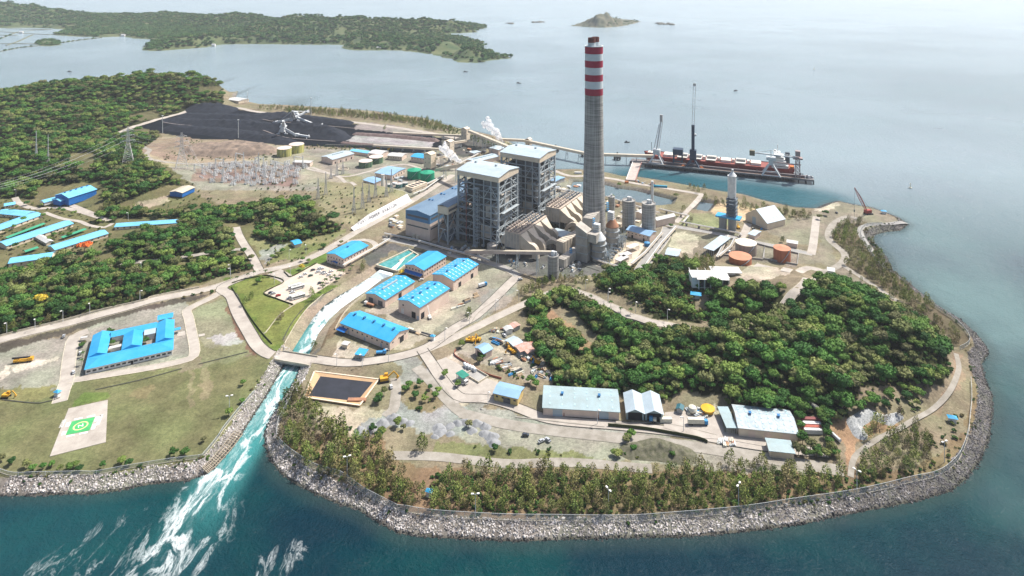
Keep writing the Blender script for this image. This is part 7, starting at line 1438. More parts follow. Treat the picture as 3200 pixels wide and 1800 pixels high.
e1 = VC(br - bl).normalized(); nn_ = e1.cross(VC(tm - bl)).normalized(); e2 = nn_.cross(e1)
M_INK = mat('dark_lettering', (.04, .04, .05), rough=.7); LT = 'SUAL POWER STATION'; L0 = np.array(P(F_(1030, 1292), G + 3.6)); L1 = np.array(P(F_(1405, 1095), G + 4.2))
for k, chh in enumerate(LT):
 if chh == ' ': continue
 p_ = L0 + (L1 - L0) * (k / (len(LT) - 1)); t = VC(p_ - bl); t -= nn_ * (t.dot(nn_) - .12)
 o = text('letter', chh, 4.6, M_INK, r, (0, 0, 0)); o.matrix_local = MX.Translation(t) @ MX((e1, e2, nn_)).transposed().to_4x4()
 o['label'] = 'dark letter %s' % chh
# ---------------------------------------------------------------- coal yard
M_COAL = mat('coal', (.006, .009, .016), rgb2=(.020, .025, .037), scale=.15, rough=.95, detail=10, bump=.5)
def heap(name, label, cat, pts, m, group=None, flat=.25, sp=2.5, seed=0, z0=None, rough=.12):
 """pts: (picture point, halfwidth m, height m) along the ridge"""
 W3 = [(np.array(U(p)[:2]), w, h) for p, w, h in pts]; A = np.array([w[0] for w in W3]); c = A.mean(0); mw = max(w[1] for w in W3)
 x0, y0 = A.min(0) - mw * 1.1; x1, y1 = A.max(0) + mw * 1.1; xs = np.arange(x0, x1 + sp, sp); ys = np.arange(y0, y1 + sp, sp); X, Y = np.meshgrid(xs, ys); Z = np.full(X.shape, -1.0)
 segs = list(zip(W3[:-1], W3[1:])) or [(W3[0], W3[0])]
 for (a, wa, ha), (b, wb, hb) in segs:
  ab = b - a; L = max(ab @ ab, 1e-6); t = np.clip(((X - a[0]) * ab[0] + (Y - a[1]) * ab[1]) / L, 0, 1); d = np.hypot(X - a[0] - t * ab[0], Y - a[1] - t * ab[1]); w = wa + (wb - wa) * t; h = ha + (hb - ha) * t
  Z = np.maximum(Z, np.minimum(h * (1 - d / w) / (1 - flat), h))
 Z = Z + (Z > 0) * np.abs(Z) * rough * (wob(X, Y, mw * .9, seed % 6) + .6 * wob(X, Y, mw * .35, (seed + 2) % 6)); g = ground(X, Y) if z0 is None else z0; ZZ = g + Z
 ids = np.arange(X.size).reshape(X.shape); q = np.stack([ids[:-1, :-1], ids[:-1, 1:], ids[1:, 1:], ids[1:, :-1]], -1).reshape(-1, 4); q = q[Z.ravel()[q].max(1) > -.45]; us = np.unique(q); rm = np.zeros(X.size, int); rm[us] = np.arange(len(us))
 o = meshobj(name, np.stack([X - c[0], Y - c[1], ZZ - G], -1).reshape(-1, 3)[us], rm[q], m, smooth=True); o.location = (c[0], c[1], G); return tag(o, label, cat, group)
CG = 'coal heaps in the yard'
heap('coal_pile', 'conical coal pile at the upper left peak of the coal yard', 'coal pile', [(K1('a', 2080, 1110), 40, 14), (K1('a', 2160, 1115), 45, 15)], M_COAL, CG, .1)
heap('coal_pile', 'long rear coal ridge behind the rear stacker', 'coal pile', [(K1('a', 1900, 1165), 22, 5), (K1('a', 2500, 1200), 26, 9), (K1('b', 250, 1160), 22, 6), (K1('b', 900, 1240), 16, 5)], M_COAL, CG, .3, seed=1)
heap('coal_pile', 'broad coal ridge between the two stacker tracks', 'coal pile', [(K1('a', 1750, 1215), 22, 6), (K1('a', 2450, 1270), 30, 11), (K1('b', 200, 1290), 26, 9), (K1('b', 520, 1310), 28, 13), (K1('b', 720, 1350), 32, 14), (K1('b', 830, 1390), 22, 7)], M_COAL, CG, .15, seed=2)
heap('coal_pile', 'front coal ridge behind the brown earth mound', 'coal pile', [(K1('a', 1750, 1290), 18, 6), (K1('a', 2300, 1345), 24, 8), (K1('b', 100, 1395), 24, 8), (K1('b', 300, 1430), 18, 5)], M_COAL, CG, .3, seed=3)
M_BANK = mat('dark_red_bank', (.11, .07, .065), rgb2=(.19, .15, .14), scale=.2, rough=1)
heap('earth_bank', 'dark reddish bank along the far side of the lilac ash basin', 'bank', [(K1('f', 1010, 385), 7, 3), (K1('f', 1400, 412), 8, 4), (K1('f', 1800, 452), 8, 4)], M_BANK, None, .3, 1.6)
heap('earth_bank', 'dark bank along the near side of the lilac ash basin', 'bank', [(K1('f', 880, 470), 5, 2), (K1('f', 1200, 495), 5, 2), (K1('f', 1750, 535), 5, 2)], M_BANK, None, .3, 1.6)
M_MOUND = mat('mound_rock', (.31, .235, .18), rgb2=(.11, .09, .075), scale=.09, rough=1, detail=12, bump=.8)
heap('rock_mound', 'bare brown rocky mound with dark cut face below the coal yard', 'mound', [(K1('t', 300, 330), 26, 5), (K1('t', 700, 320), 32, 7), (K1('t', 1100, 325), 28, 7), (K1('t', 1330, 345), 20, 5)], M_MOUND, None, .6, 2.2, seed=4, rough=.15)
M_RAIL = mat('yard_track', (.22, .19, .18), rough=1)
road('stacker_track', K('a', 1640, 1235, 2200, 1280, 2576, 1300) + K('b', 300, 1390, 800, 1430), 2.2, M_RAIL, lift=1.5, excl=False); road('stacker_track', K('a', 1900, 1140, 2576, 1200) + K('b', 170, 1225, 600, 1262, 1000, 1300, 1380, 1335), 2.2, M_RAIL, lift=1.5, excl=False)
def bm_world(name, base, beams, m, parent, w=1.0):
 mb = MB()
 for (a, za, b, zb, *ww) in beams:
  mb.beam(np.array(P(a, za)) - base, np.array(P(b, zb)) - base, 1.35 * (ww[0] if ww else w))
 return mb.build(name, m, parent)
def stacker(label, S):
 base = np.array(P(S['base'])); r = thing('stacker_reclaimer', label, 'stacker', tuple(base), 0, 'white coal stackers')
 m = MB();
 for x in (-5, 5):
  for y in (-5, 5): m.beam((x * 1.3, y * 1.3, 0), (x * .5, y * .5, 12), 1.1); m.box(x * 1.3 - 3, x * 1.3 + 3, y * 1.3 - .8, y * 1.3 + .8, 0, 1.6)
 m.box(-5, 5, -5, 5, 11, 13.5); m.build('portal', M_WHITEM, r); MB().lathe([(4.2, 13.5), (4.2, 17)], n=16).build('turntable', M_WHITEM, r)
 for k, v in S['parts'].items(): bm_world(k, base, v, M_WHITEM, r)
 return r
f_ = F_
stacker('rear white coal stacker with raised arms and tie rods', dict(base=f_(400, 245), parts=dict(
 boom=[(f_(385, 225), 17, f_(190, 268), 12, 2.4), (f_(385, 215), 21, f_(190, 262), 14, .8), (f_(210, 262), 12, f_(180, 275), 8, 4)], mast=[(f_(375, 225), 17, f_(365, 150), 42, 1.6), (f_(400, 225), 17, f_(368, 150), 42, 1.6), (f_(355, 225), 16, f_(365, 150), 42, 1.3)], counterboom=[(f_(385, 215), 20, f_(520, 155), 26, 2.2), (f_(365, 150), 42, f_(520, 155), 28, .8), (f_(500, 162), 24, f_(525, 152), 28, 3.6)],
 tie_rod=[(f_(365, 150), 42, f_(235, 255), 14, .6)], tripper=[(f_(410, 215), 16, f_(470, 240), 12, 2.6), (f_(470, 240), 12, f_(560, 275), 7, 2.4), (f_(560, 275), 6, f_(560, 292), 4, 1), (f_(480, 240), 10, f_(480, 262), 4, 1), (f_(560, 290), 6, f_(668, 290), 6, 2.0), (f_(668, 278), 8, f_(668, 296), 4, 1.5)])))
stacker('front white coal stacker nearest the brown mound', dict(base=f_(275, 375), parts=dict(
 mast=[(f_(262, 350), 16, f_(272, 250), 36, 2.2), (f_(290, 350), 16, f_(276, 250), 36, 2.2), (f_(262, 300), 26, f_(292, 300), 26, 1.2)], counterweight=[(f_(255, 335), 20, f_(290, 335), 20, 6)], tripper=[(f_(290, 330), 22, f_(395, 390), 10, 2.6), (f_(300, 345), 18, f_(395, 398), 8, 1.0), (f_(395, 390), 8, f_(430, 392), 8, 3.6), (f_(430, 392), 8, f_(530, 408), 7, 2.0), (f_(395, 395), 9, f_(397, 418), 4, 1.0), (f_(510, 405), 7, f_(510, 430), 4, 1), (f_(530, 395), 9, f_(535, 415), 5, 1.6)])))
def digger(label, p_, s_=1.0, rz=0, col=(.62, .33, .03), group='yellow construction machines'):
 q = U(p_); r = thing('excavator', label, 'excavator', q, rz, group); r.scale = (s_, s_, s_); m = mat('machine_yellow', col, rough=.6)
 MB().box(-2.2, 2.2, -1.6, -.9, 0, .9).box(-2.2, 2.2, .9, 1.6, 0, .9).build('track', M_DARK, r); MB().box(-1.9, 1.7, -1.4, 1.4, 1, 2.2).build('body', m, r); MB().box(.2, 1.7, .2, 1.3, 2.22, 3.3).build('cab', m, r); MB().beam((1.2, -.4, 1.8), (4.4, -.4, 4.2), .5).beam((4.4, -.4, 4.2), (6.4, -.4, 1.8), .4).beam((6.4, -.4, 1.8), (5.8, -.4, .8), .9).build('arm', m, r); return r
digger('orange bulldozer on the coal left of the rear stacker', f_(155, 300), 1.5); digger('yellow excavator below the bridge road junction', K1('n', 1290, -25), 1.5, .3); digger('orange roller truck on the grass left of the helipad road', K1('i', 60, 1100), 1.1)
for k, (p_, lb) in enumerate(((K1('k', 525, 540), 'left yellow digger at the top of the construction yard'), (K1('k', 570, 540), 'second yellow digger at the top of the construction yard'), (K1('k', 950, 630), 'yellow digger beside the rusty roofs, rear one'), (K1('k', 985, 660), 'yellow digger beside the rusty roofs, front one'), (K1('k', 630, 535), 'small orange digger at the top right of the pair'), (K1('f', 1225, 525), 'yellow loader beside the ash basin conveyor, left one'), (K1('f', 1335, 545), 'yellow loader beside the ash basin conveyor, right one'), (K1('h', 1635, 690), 'yellow loader at the foot of the lime tower'), (K1('k', 1225, 765), 'yellow digger among blue drums'))): digger(lb, p_, 1.0, k * 1.1)
q = U(K1('i', 240, 745)); r = thing('crane_truck', 'yellow mobile crane parked on the pale concrete slab at left', 'crane truck', q, .22); MB().box(-6, 6, -1.3, 1.3, 1, 2).box(-6.4, -3, -1.4, 1.4, 1, 2.6).build('body', mat('machine_yellow', (.62, .33, .03), rough=.6), r); MB().box(3, 6, -1.3, 1.3, 2.02, 3.2).build('cab', mat('machine_yellow', (.6, .3, .03)), r); MB().beam((4, 0, 3.3), (-7.5, 0, 3.6), .9).build('boom', M_DARK, r)
for x in (-4.5, -3, 3, 4.6):
 for y in (-1.4, 1.4): MB().tube([(x, y - .25, .6), (x, y + .25, .6)], .6, 10).build('wheel', M_DARK, r)
# ---------------------------------------------------------------- pylons, gantries, switchyard
M_GALV = mat('galvanised', (.50, .52, .52), rough=.5); M_GALW = mat('pale_lattice', (.66, .64, .62), rough=.6)
def lattice(mb, h, w0, w1, n, t=.3, cx=0, cy=0, z0=0):
 pr = None
 for k in range(n + 1):
  f = k / n; w = (w0 + (w1 - w0) * f) / 2; z = z0 + h * f; c = [(cx - w, cy - w, z), (cx + w, cy - w, z), (cx + w, cy + w, z), (cx - w, cy + w, z)]
  if pr:
   for i in range(4): mb.beam(pr[i], c[i], t); mb.beam(pr[i], c[(i + 1) % 4], t * .6); mb.beam(pr[(i + 1) % 4], c[i], t * .6); mb.beam(c[i], c[(i + 1) % 4], t * .6)
  pr = c
 return mb
def pylon(label, p_, h, w, arms=((.62, 9), (.76, 8), (.9, 6.5)), t=.42, rz=.4, group='large transmission pylons', m=None, zz=None):
 q = U(p_); r = thing('pylon', label, 'pylon', q, rz, group); m = m or M_GALW; mb = MB(); lattice(mb, h * .55, w, w * .28, 5, t); lattice(mb, h * .45, w * .28, w * .12, 6, t * .8, z0=h * .55); mb.build('lattice_mast', m, r)
 for f, L in arms:
  mb = MB(); z = h * f
  for s_ in (-1, 1): mb.beam((0, -.6, z), (s_ * L, 0, z + .6), t * .8); mb.beam((0, .6, z), (s_ * L, 0, z + .6), t * .8); mb.beam((0, 0, z + 2.4), (s_ * L, 0, z + .6), t * .7); mb.beam((s_ * L, 0, z + .5), (s_ * L, 0, z - 1.8), .35)
  mb.build('crossarm', m, r)
 return r
py = [pylon('large four legged transmission pylon on the wooded slope left of the mound', (322, 412), 52, 15, rz=.5), pylon('large transmission pylon standing left of the switchyard', (457, 424), 50, 16, rz=.5)]
pylon('slim white lattice mast in the upper left woods, left one', (91, 404), 42, 3.0, (), .4, m=M_WHITEM, group='slim lattice masts in the left woods'); pylon('slim pale lattice mast in the upper left woods, right one', (121, 410), 40, 2.4, (), .35, group='slim lattice masts in the left woods')
GS = [((625, 1035), 26), ((702, 990), 28), ((985, 1175), 31), ((1072, 1130), 31), ((1138, 1065), 22), ((1202, 1020), 27), ((1312, 1010), 25), ((1363, 965), 29), ((815, 800), 22), ((875, 785), 20), ((755, 830), 14), ((25, 740), 24)]
for k, (p_, h) in enumerate(GS): pylon('slim lattice line tower on the grass above the lettered slope' if k < 8 else 'slim lattice line tower near the round settling basin', f_(*p_), h, 4.2, ((.55, 1.2),) if k % 2 else (), .34, .3, 'slim lattice line towers')
for k, (p_, h, z) in enumerate(((K1('a', 1635, 1338), 30, 0), (K1('a', 2398, 1398), 32, 0), (K1('b', 553, 1160), 34, 0), (K1('a', 2488, 1030), 22, 0), (K1('q', 285, 490), 0, 0))):
 if not h: continue
 q = U(p_); r = thing('light_mast', ['tall light mast at the left front edge of the coal yard', 'tall light mast at the middle front edge of the coal yard', 'tall light mast behind the rear stacker', 'light mast beside the far shore workshop'][k], 'mast', q); MB().tube([(0, 0, 0), (0, 0, h)], [.7, .4], 8).build('pole', M_GALV, r); MB().lathe([(1.6, h), (1.6, h + .8)], n=10).build('lamp_ring', M_GALV, r)
SW = [(478, 452), (500, 428), (560, 411), (770, 413), (745, 468), (560, 466)]
w0 = thing('insulator_bay', 'small white switchgear group on posts in the red gravel switchyard', 'switchgear', (0, 0, 0), RZ, 'switchgear groups in the switchyard')
m = MB(); rs = random.Random(3)
for x in (-3, 0, 3): m.box(x - .35, x + .35, -.35, .35, 0, 3.4); m.lathe([(.7, 3.4), (.45, 4.2), (.7, 5.0), (.35, 6.2)], x, 0, 8); m.box(x - .5, x + .5, 2.2, 3.2, 0, 2.6)
m.build('insulator_post', M_WHITEM, w0); m = MB(); m.beam((-3.6, 0, 6.3), (3.6, 0, 6.3), .35); m.beam((-3.4, 2.7, 3.4), (3.4, 2.7, 3.4), .4); m.box(-1.6, 1.6, -3.0, -1.6, 0, 1.8); m.build('busbar', M_GALV, w0)
g0 = thing('yard_gantry', 'tall grey lattice gantry with crossbeam in the switchyard', 'gantry', (0, 0, 0), RZ, 'lattice gantries in the switchyard'); m = MB(); lattice(m, 14, 1.8, 1.0, 4, .2, -9, 0); m.build('gantry_leg', M_GALV, g0); m = MB(); lattice(m, 18, 1.8, .7, 5, .2, 9, 0); m.build('gantry_leg', M_GALV, g0); m = MB()
for k in range(6): m.beam((-9 + 3 * k, -.5, 14.5), (-6 + 3 * k, .5, 14.5), .3); m.beam((-9 + 3 * k, .5, 14.5), (-6 + 3 * k, -.5, 14.5), .3)
m.beam((-9, -.5, 14.5), (9, -.5, 14.5), .35); m.beam((-9, .5, 14.5), (9, .5, 14.5), .35); m.build('crossbeam', M_GALV, g0)
sww = poly2w(SW); c0 = sww.mean(0); gi, ci = 0, 0; first = {0: True, 1: True}
for i in range(-16, 17):
 for j in range(-9, 10):
  x = c0[0] + i * 11 * cu - j * 11 * su; y = c0[1] + i * 11 * su + j * 11 * cu
  if not inpoly(np.array([x]), np.array([y]), sww)[0] or (i + 1) % 9 == 0: continue
  if j % 3 == 0 and i % 4 == 0:
   if first[1]: g0.location = (x, y, G); first[1] = False
   else: dup(g0, (x, y, G), RZ)
  elif (i * 3 + j * 5) % 4 != 3:
   if first[0]: w0.location = (x, y, G); first[0] = False
   else: dup(w0, (x + rs.uniform(-1, 1), y + rs.uniform(-1, 1), G), RZ + rs.choice((0, 0, 1.57)))
# overhead lines
m = MB()
def wire(A, B, sag, n=10, t=.13):
 A = np.array(A); B = np.array(B); pr = A
 for k in range(1, n + 1):
  u = k / n; c = A + (B - A) * u; c[2] -= 4 * sag * u * (1 - u); m.beam(pr, c, t); pr = c
p1 = np.array(U((322, 412))); p2 = np.array(U((457, 424)))
for f, L in ((.62, 9), (.76, 8), (.9, 6.5)):
 for s_ in (-1, 1):
  a = p1 + np.array([s_ * L * math.cos(.5), s_ * L * math.sin(.5), 52 * f - 1.2]); b = p2 + np.array([s_ * L * math.cos(.5), s_ * L * math.sin(.5), 50 * f - 1.2]); wire(a, b, 4); far = np.array(P((-250 + s_ * 10, 520), 30 + 40 * f)); wire(a, far, 12)
  wire(b, np.array(P((520, 440), 18 + f * 6)), 2)
o = m.build('power_lines', mat('wire', (.42, .42, .42), rough=.5)); tag(o, 'thin power lines running from the large pylons across the left woods', 'power lines')
# ---------------------------------------------------------------- lamps, fences, walls
def lamp(label, p_, h=9, arms=2, group='street lamps'):
 q = U(p_); r = thing('street_lamp', label, 'street lamp', q, random.uniform(0, 3), group); MB().tube([(0, 0, 0), (0, 0, h)], [.2, .13], 6).build('pole', M_WHITEM, r)
 for s_ in (-1, 1)[:arms]: MB().beam((0, 0, h), (s_ * 1.3, 0, h + .25), .12).build('arm', M_WHITEM, r); MB().box(s_ * 1.5 - .7, s_ * 1.5 + .7, -.45, .45, h + .1, h + .5).build('lamp_head', W_WHITE, r)
LP = [('n', 917, 945, 'twin headed lamp inside the fence on the left point'), ('n', 2207, 1340, 'twin headed lamp behind the shore fence, second from left'), ('l', 5, 1450, 'twin headed lamp at the middle of the shore fence'), ('l', 1314, 1400, 'twin headed lamp right of the middle of the shore fence'), ('l', 2505, 1250, 'twin headed lamp near the right bend of the shore fence'), ('p', 1775, 1112, 'twin headed lamp at the right bend near the watch hut'), ('i', 2308, 1275, 'twin headed lamp beside the channel bank on the lawn')]
for w_, x, y, lb in LP: lamp(lb, K1(w_, x, y), 12)
for w_, x, y in (('i', 68, 465), ('i', 352, 425), ('i', 633, 340), ('i', 903, 260), ('i', 1408, 135), ('j', 62, 345), ('j', 505, 440), ('j', 670, 360), ('j', 825, 135), ('j', 458, 240), ('j', 1390, 1275), ('j', 1135, 1270), ('j', 655, 190), ('e', 160, 530), ('e', 1290, 770), ('e', 1420, 1290), ('e', 2320, 1350), ('j', 1655, 1225)): lamp('grey street lamp beside the left side roads', K1(w_, x, y), 9, 1, 'lamps beside the left side roads')
for w_, x, y in (('k', 1035, 130), ('k', 800, 230), ('k', 1930, 150), ('k', 2210, 250), ('k', 2530, 330), ('k', 725, 1180), ('k', 540, 360), ('k', 290, 520), ('l', 760, 640), ('h', 95, 1310), ('h', 325, 1400), ('k', 1825, 1370)): lamp('white street lamp beside the hill and warehouse roads', K1(w_, x, y), 9, 1, 'lamps beside the hill and warehouse roads')
def mesh_mat():
 m = bpy.data.materials.new('fence_mesh'); m.use_nodes = True; n = m.node_tree.nodes; l = m.node_tree.links; b = n['Principled BSDF']; b.inputs['Base Color'].default_value = (.45, .48, .47, 1); b.inputs['Roughness'].default_value = .6
 b.inputs['Alpha'].default_value = .26; return m
M_MESH = mesh_mat()
def fence(label, pts, h=2.6, post=6, m=None, off=0, cat='fence', rail=True):
 C = smooth_line([U(p)[:2] for p in pts], 3.0); z = ground(C[:, 0], C[:, 1]); o0 = np.array([C[0, 0], C[0, 1], z[0]]); r = thing('fence' if cat == 'fence' else cat, label, cat, tuple(o0)); V = []; F = []
 for i, (c, zz) in enumerate(zip(C, z)):
  V += [(c[0] - o0[0], c[1] - o0[1], zz - o0[2] - .2), (c[0] - o0[0], c[1] - o0[1], zz - o0[2] + h)]
  if i: F.append((2 * i - 2, 2 * i, 2 * i + 1, 2 * i - 1))
 o = meshobj('panel', V, F, m or M_MESH, r); sl = o.modifiers.new('t', 'SOLIDIFY'); sl.thickness = .06 if (m or M_MESH) is M_MESH else .3
 if rail:
  mb = MB(); mb2 = MB()
  for i in range(len(C) - 1): a = np.array([C[i, 0], C[i, 1], z[i] + h]) - o0; b = np.array([C[i + 1, 0], C[i + 1, 1], z[i + 1] + h]) - o0; mb.beam(a, b, .14); mb2.beam(a - [0, 0, h - .15], b - [0, 0, h - .1], .22, .4)
  mb.build('top_rail', M_GALV, r); mb2.build('concrete_foot', M_KERB, r); pm = None
  for i in range(0, len(C), max(2, int(post / 3))):
   if pm is None: p_ = MB().box(-.1, .1, -.1, .1, -.2, h + .2).build('post', M_GALV, r); pm = p_.data
   else: p_ = bpy.data.objects.new('post', pm); link(p_, r)
   p_.location = (C[i, 0] - o0[0], C[i, 1] - o0[1], z[i] - o0[2])
   if i > 190: break
 return r
fence('wire fence on concrete foot above the stone shore, left part', K('n', 350, 180, 240, 360, 212, 480, 208, 560, 290, 660, 420, 760, 600, 865, 850, 940, 1010, 1050, 1200, 1165, 1420, 1280), 3.6, 12)
fence('wire fence on concrete foot above the stone shore, long middle part', K('n', 1420, 1280, 1700, 1320, 2100, 1352, 2576, 1375) + [(1400, 1311), (1550, 1312), (1650, 1308), (1770, 1298), (1900, 1285), (2050, 1262), (2150, 1247)], 3.6, 14)
fence('wire fence on concrete foot above the stone shore, right bend', [(2150, 1247), (2230, 1230), (2300, 1212), (2362, 1197), (2405, 1165), (2425, 1130), (2437, 1090), (2441, 1050), (2445, 1010), (2443, 960)], 3.6, 12)
fence('wire fence along the right shore beside the water', [(2415, 880), (2436, 868), (2438, 850), (2410, 815), (2360, 780), (2330, 757)], 3.0); fence('wire fence on the small right headland', K('d', 1150, 975, 1000, 985, 940, 1030, 940, 1100, 1000, 1200, 1080, 1330, 1160, 1430), 3.0)
fence('wire fence along the lawn shore at lower left', K('m', 0, 410, 130, 445, 400, 440, 820, 430, 970, 430, 1300, 370, 1740, 300, 2000, 270, 2060, 230, 2200, 60) + K('i', 2240, 1440, 2400, 1240, 2560, 1060), 2.4, 12)
fence('low pale wall along the upper side of the long left road', K('i', 0, 492, 450, 380, 900, 260, 1450, 130, 1500, 105, 1700, 60, 2000, 0), 1.6, m=M_KERB, rail=False, cat='low wall'); fence('low pale parapet wall along the channel promenade', K('j', 385, 940, 420, 935, 560, 760, 700, 660, 860, 560), .8, m=M_KERB, rail=False, cat='low wall')
fence('low pale kerb wall following the left channel bank', K('j', 612, 1045, 730, 840, 850, 680, 1000, 550), .8, m=M_KERB, rail=False, cat='low wall'); fence('retaining wall below the right channel bank beside the long warehouse', K('j', 1120, 905, 1200, 760, 1300, 650, 1420, 560), 1.6, m=M_KERB, rail=False, cat='low wall'); fence('red brown wall around the overgrown plot in the construction yard', K('k', 400, 630, 385, 680, 520, 770, 700, 870, 860, 920), 1.4, m=mat('red_wall', (.34, .13, .09)), rail=False, cat='low wall')
fence('low dark edge wall of the coal yard side road', K('f', 700, 495, 1180, 500), 1.2, m=M_KERB, rail=False, cat='low wall')
fence('dark hedge along the lower edge of the warehouse yard', K('l', 0, 590, 120, 600, 330, 620, 530, 650, 900, 720, 1000, 760), 2.0, m=mat('hedge', (.06, .07, .03), rough=1), rail=False, cat='hedge')
for lb, pl in (('hedge around the triangular lawn beside the parking lot', K('j', 600, 320, 640, 360, 670, 375, 780, 320, 930, 235)), ('hedge along the curved lawn edge beside the road', K('j', 80, 440, 200, 400, 400, 365, 480, 370, 600, 425, 400, 535, 540, 600, 695, 655)), ('hedge on the inner side of the bridge road', K('j', 75, 480, 160, 620, 260, 780, 380, 940, 480, 1050))): fence(lb, pl, 1.1, m=mat('hedge', (.06, .07, .03), rough=1), rail=False, cat='hedge')
# ---------------------------------------------------------------- bridge, weir basin, settling ponds
a, b = np.array(P(K1('j', 545, 1165))), np.array(P(K1('j', 900, 1225))); d = b - a; L = np.linalg.norm(d[:2]); r = thing('road_bridge', 'concrete road bridge over the white water channel', 'bridge', ((a[0] + b[0]) / 2, (a[1] + b[1]) / 2, G), math.atan2(d[1], d[0]))
MB().box(-L / 2, L / 2, -5.6, 5.6, -1.3, .1).build('deck', M_CONCR, r); MB().box(-L / 2, L / 2, -5, 5, .104, .16).build('roadway', M_ROAD, r)
for y in (-5.8, 5.5): MB().box(-L / 2, L / 2, y, y + .35, -.2, 1.1).build('parapet', M_KERB, r)
for x in (-L / 2 + 6, L / 2 - 6): MB().box(x - 1, x + 1, -5.5, 5.5, -6, -1.3).build('pier', M_CONCR, r)
M_BWAT = mat('basin_water', (.03, .22, .22), rgb2=(.12, .36, .35), scale=.25, rough=.2, detail=6); M_FOAMM = mat('foam_white', (.78, .84, .85), rgb2=(.60, .74, .76), scale=.4, rough=.9, detail=8)
wb = [P(q, G) for q in K('j', 1530, 262, 1860, 105, 1955, 160, 1745, 325)]; r = thing('weir_basin', 'concrete outfall basin with turquoise water above the weir', 'basin', wb[0]); o0 = np.array(wb[0]); B_ = [np.array(q) - o0 for q in wb]
m = MB()
for i in range(4): m.beam(B_[i] + [0, 0, .5], B_[(i + 1) % 4] + [0, 0, .5], 1.2, 2.2)
mid0, mid1 = (B_[0] + B_[3]) / 2, (B_[1] + B_[2]) / 2; m.beam(mid0 + (mid1 - mid0) * .45 + [0, 0, .4], mid1 + [0, 0, .4], 1.6, 1.6); m.build('wall', M_KERB, r)
MB().prism([tuple(q[:2]) for q in B_], .1, .5).build('water', M_BWAT, r); c_ = [B_[0] * .35 + B_[3] * .65, B_[0] * .12 + B_[3] * .88, mid0 + (mid1 - mid0) * .62 + np.array([1.5, 1, 0]), mid0 + (mid1 - mid0) * .62]; MB().prism([tuple(q[:2]) for q in c_], .52, .56).build('foam_streak', M_FOAMM, r)
c_ = [P(q, G) for q in K('j', 1540, 320, 1570, 300, 1700, 335, 1690, 360)]; c2 = [P(q, .2) for q in K('j', 1470, 375, 1640, 410)]
MB().add([c_[0], c_[3], c_[2], c_[1], c2[0], c2[1]], [(0, 1, 2, 3), (0, 4, 5, 1)]).build('weir', M_FOAMM); tag(bpy.data.objects['weir'], 'foaming white weir spilling from the basin into the channel', 'weir')
def pond(label, outer, inner, hw, m_in, lip=M_KERB, depth=1.0):
 o_ = [np.array(P(q)) for q in outer]; i_ = [np.array(P(q)) for q in inner]; b0 = o_[0]; r = thing('settling_pond', label, 'pond', tuple(b0)); n = len(o_); V = [tuple(q - b0 + [0, 0, hw]) for q in o_] + [tuple(q - b0 + [0, 0, .12]) for q in i_] + [tuple(q - b0 + [0, 0, -.3]) for q in o_]
 MB().add(V, [(k, (k + 1) % n, n + (k + 1) % n, n + k) for k in range(n)] + [(2 * n + k, 2 * n + (k + 1) % n, (k + 1) % n, k) for k in range(n)]).build('bank', lip, r); MB().prism([tuple((q - b0)[:2]) for q in i_], .0, .16).build('surface', m_in, r)
 m = MB(); [m.beam(o_[k] - b0 + [0, 0, hw], o_[(k + 1) % n] - b0 + [0, 0, hw], .9, .3) for k in range(n)]; m.build('rim', W_BEIGE, r); return r
pd = pond('black lined settling pond with tan sloped banks below the bridge', [(791, 938), (953, 958), (905, 1024), (764, 1003)], [(806, 947), (938, 962), (898, 1010), (777, 996)], 1.2, mat('black_liner', (.018, .02, .026), rgb2=(.03, .033, .045), scale=.15, rough=.6), mat('pond_bank', (.55, .36, .19), rgb2=(.45, .30, .18), scale=.3))
sq_ = np.array(P(K1('n', 1015, 172))) - np.array(pd.location); MB().box(sq_[0] - 6, sq_[0] + 6, sq_[1] - 1.5, sq_[1] + 1.5, .2, 1.4).build('sump', M_RUSTY, pd)
q = U((1165, 922)); pass
r = thing('separator_basin', 'walled rectangular concrete basin beside the fuel station', 'basin', U(K1('k', 610, 890)), -.75); MB().box(-7, 7, -5, 5, 0, .3).build('floor', M_CONCR, r)
for a_ in ((-7, 7, -5, -4.6), (-7, 7, 4.6, 5), (-7, -6.6, -4.6, 4.6), (6.6, 7, -4.6, 4.6)): MB().box(*a_, .3, 1.5).build('wall', M_KERB, r)
for k in range(4): q = U(K1('k', 500 + 28 * k, 800 + 12 * k)); o = MB().tube([(0, -2.4, 1.6), (0, 2.4, 1.6)], 1.2, 12).box(-.8, .8, -2, 2, 0, .5).build('fuel_tank', M_WHITEM, None, q, .5); tag(o, 'white horizontal fuel tank in the row behind the green canopy', 'tank', 'white horizontal fuel tanks')
q = P(F_(880, 740)); r = thing('clarifier', 'round pale clarifier basin between line towers and green tanks', 'basin', q); MB().lathe([(7.5, -.4), (7.5, 1.4), (6.9, 1.4), (6.9, .5)], n=28, cap=False).build('wall', M_KERB, r); MB().lathe([(6.9, .3), (6.9, .5)], n=28).build('water', M_GROUND if False else mat('brown_water', (.26, .22, .17), rough=.4), r)
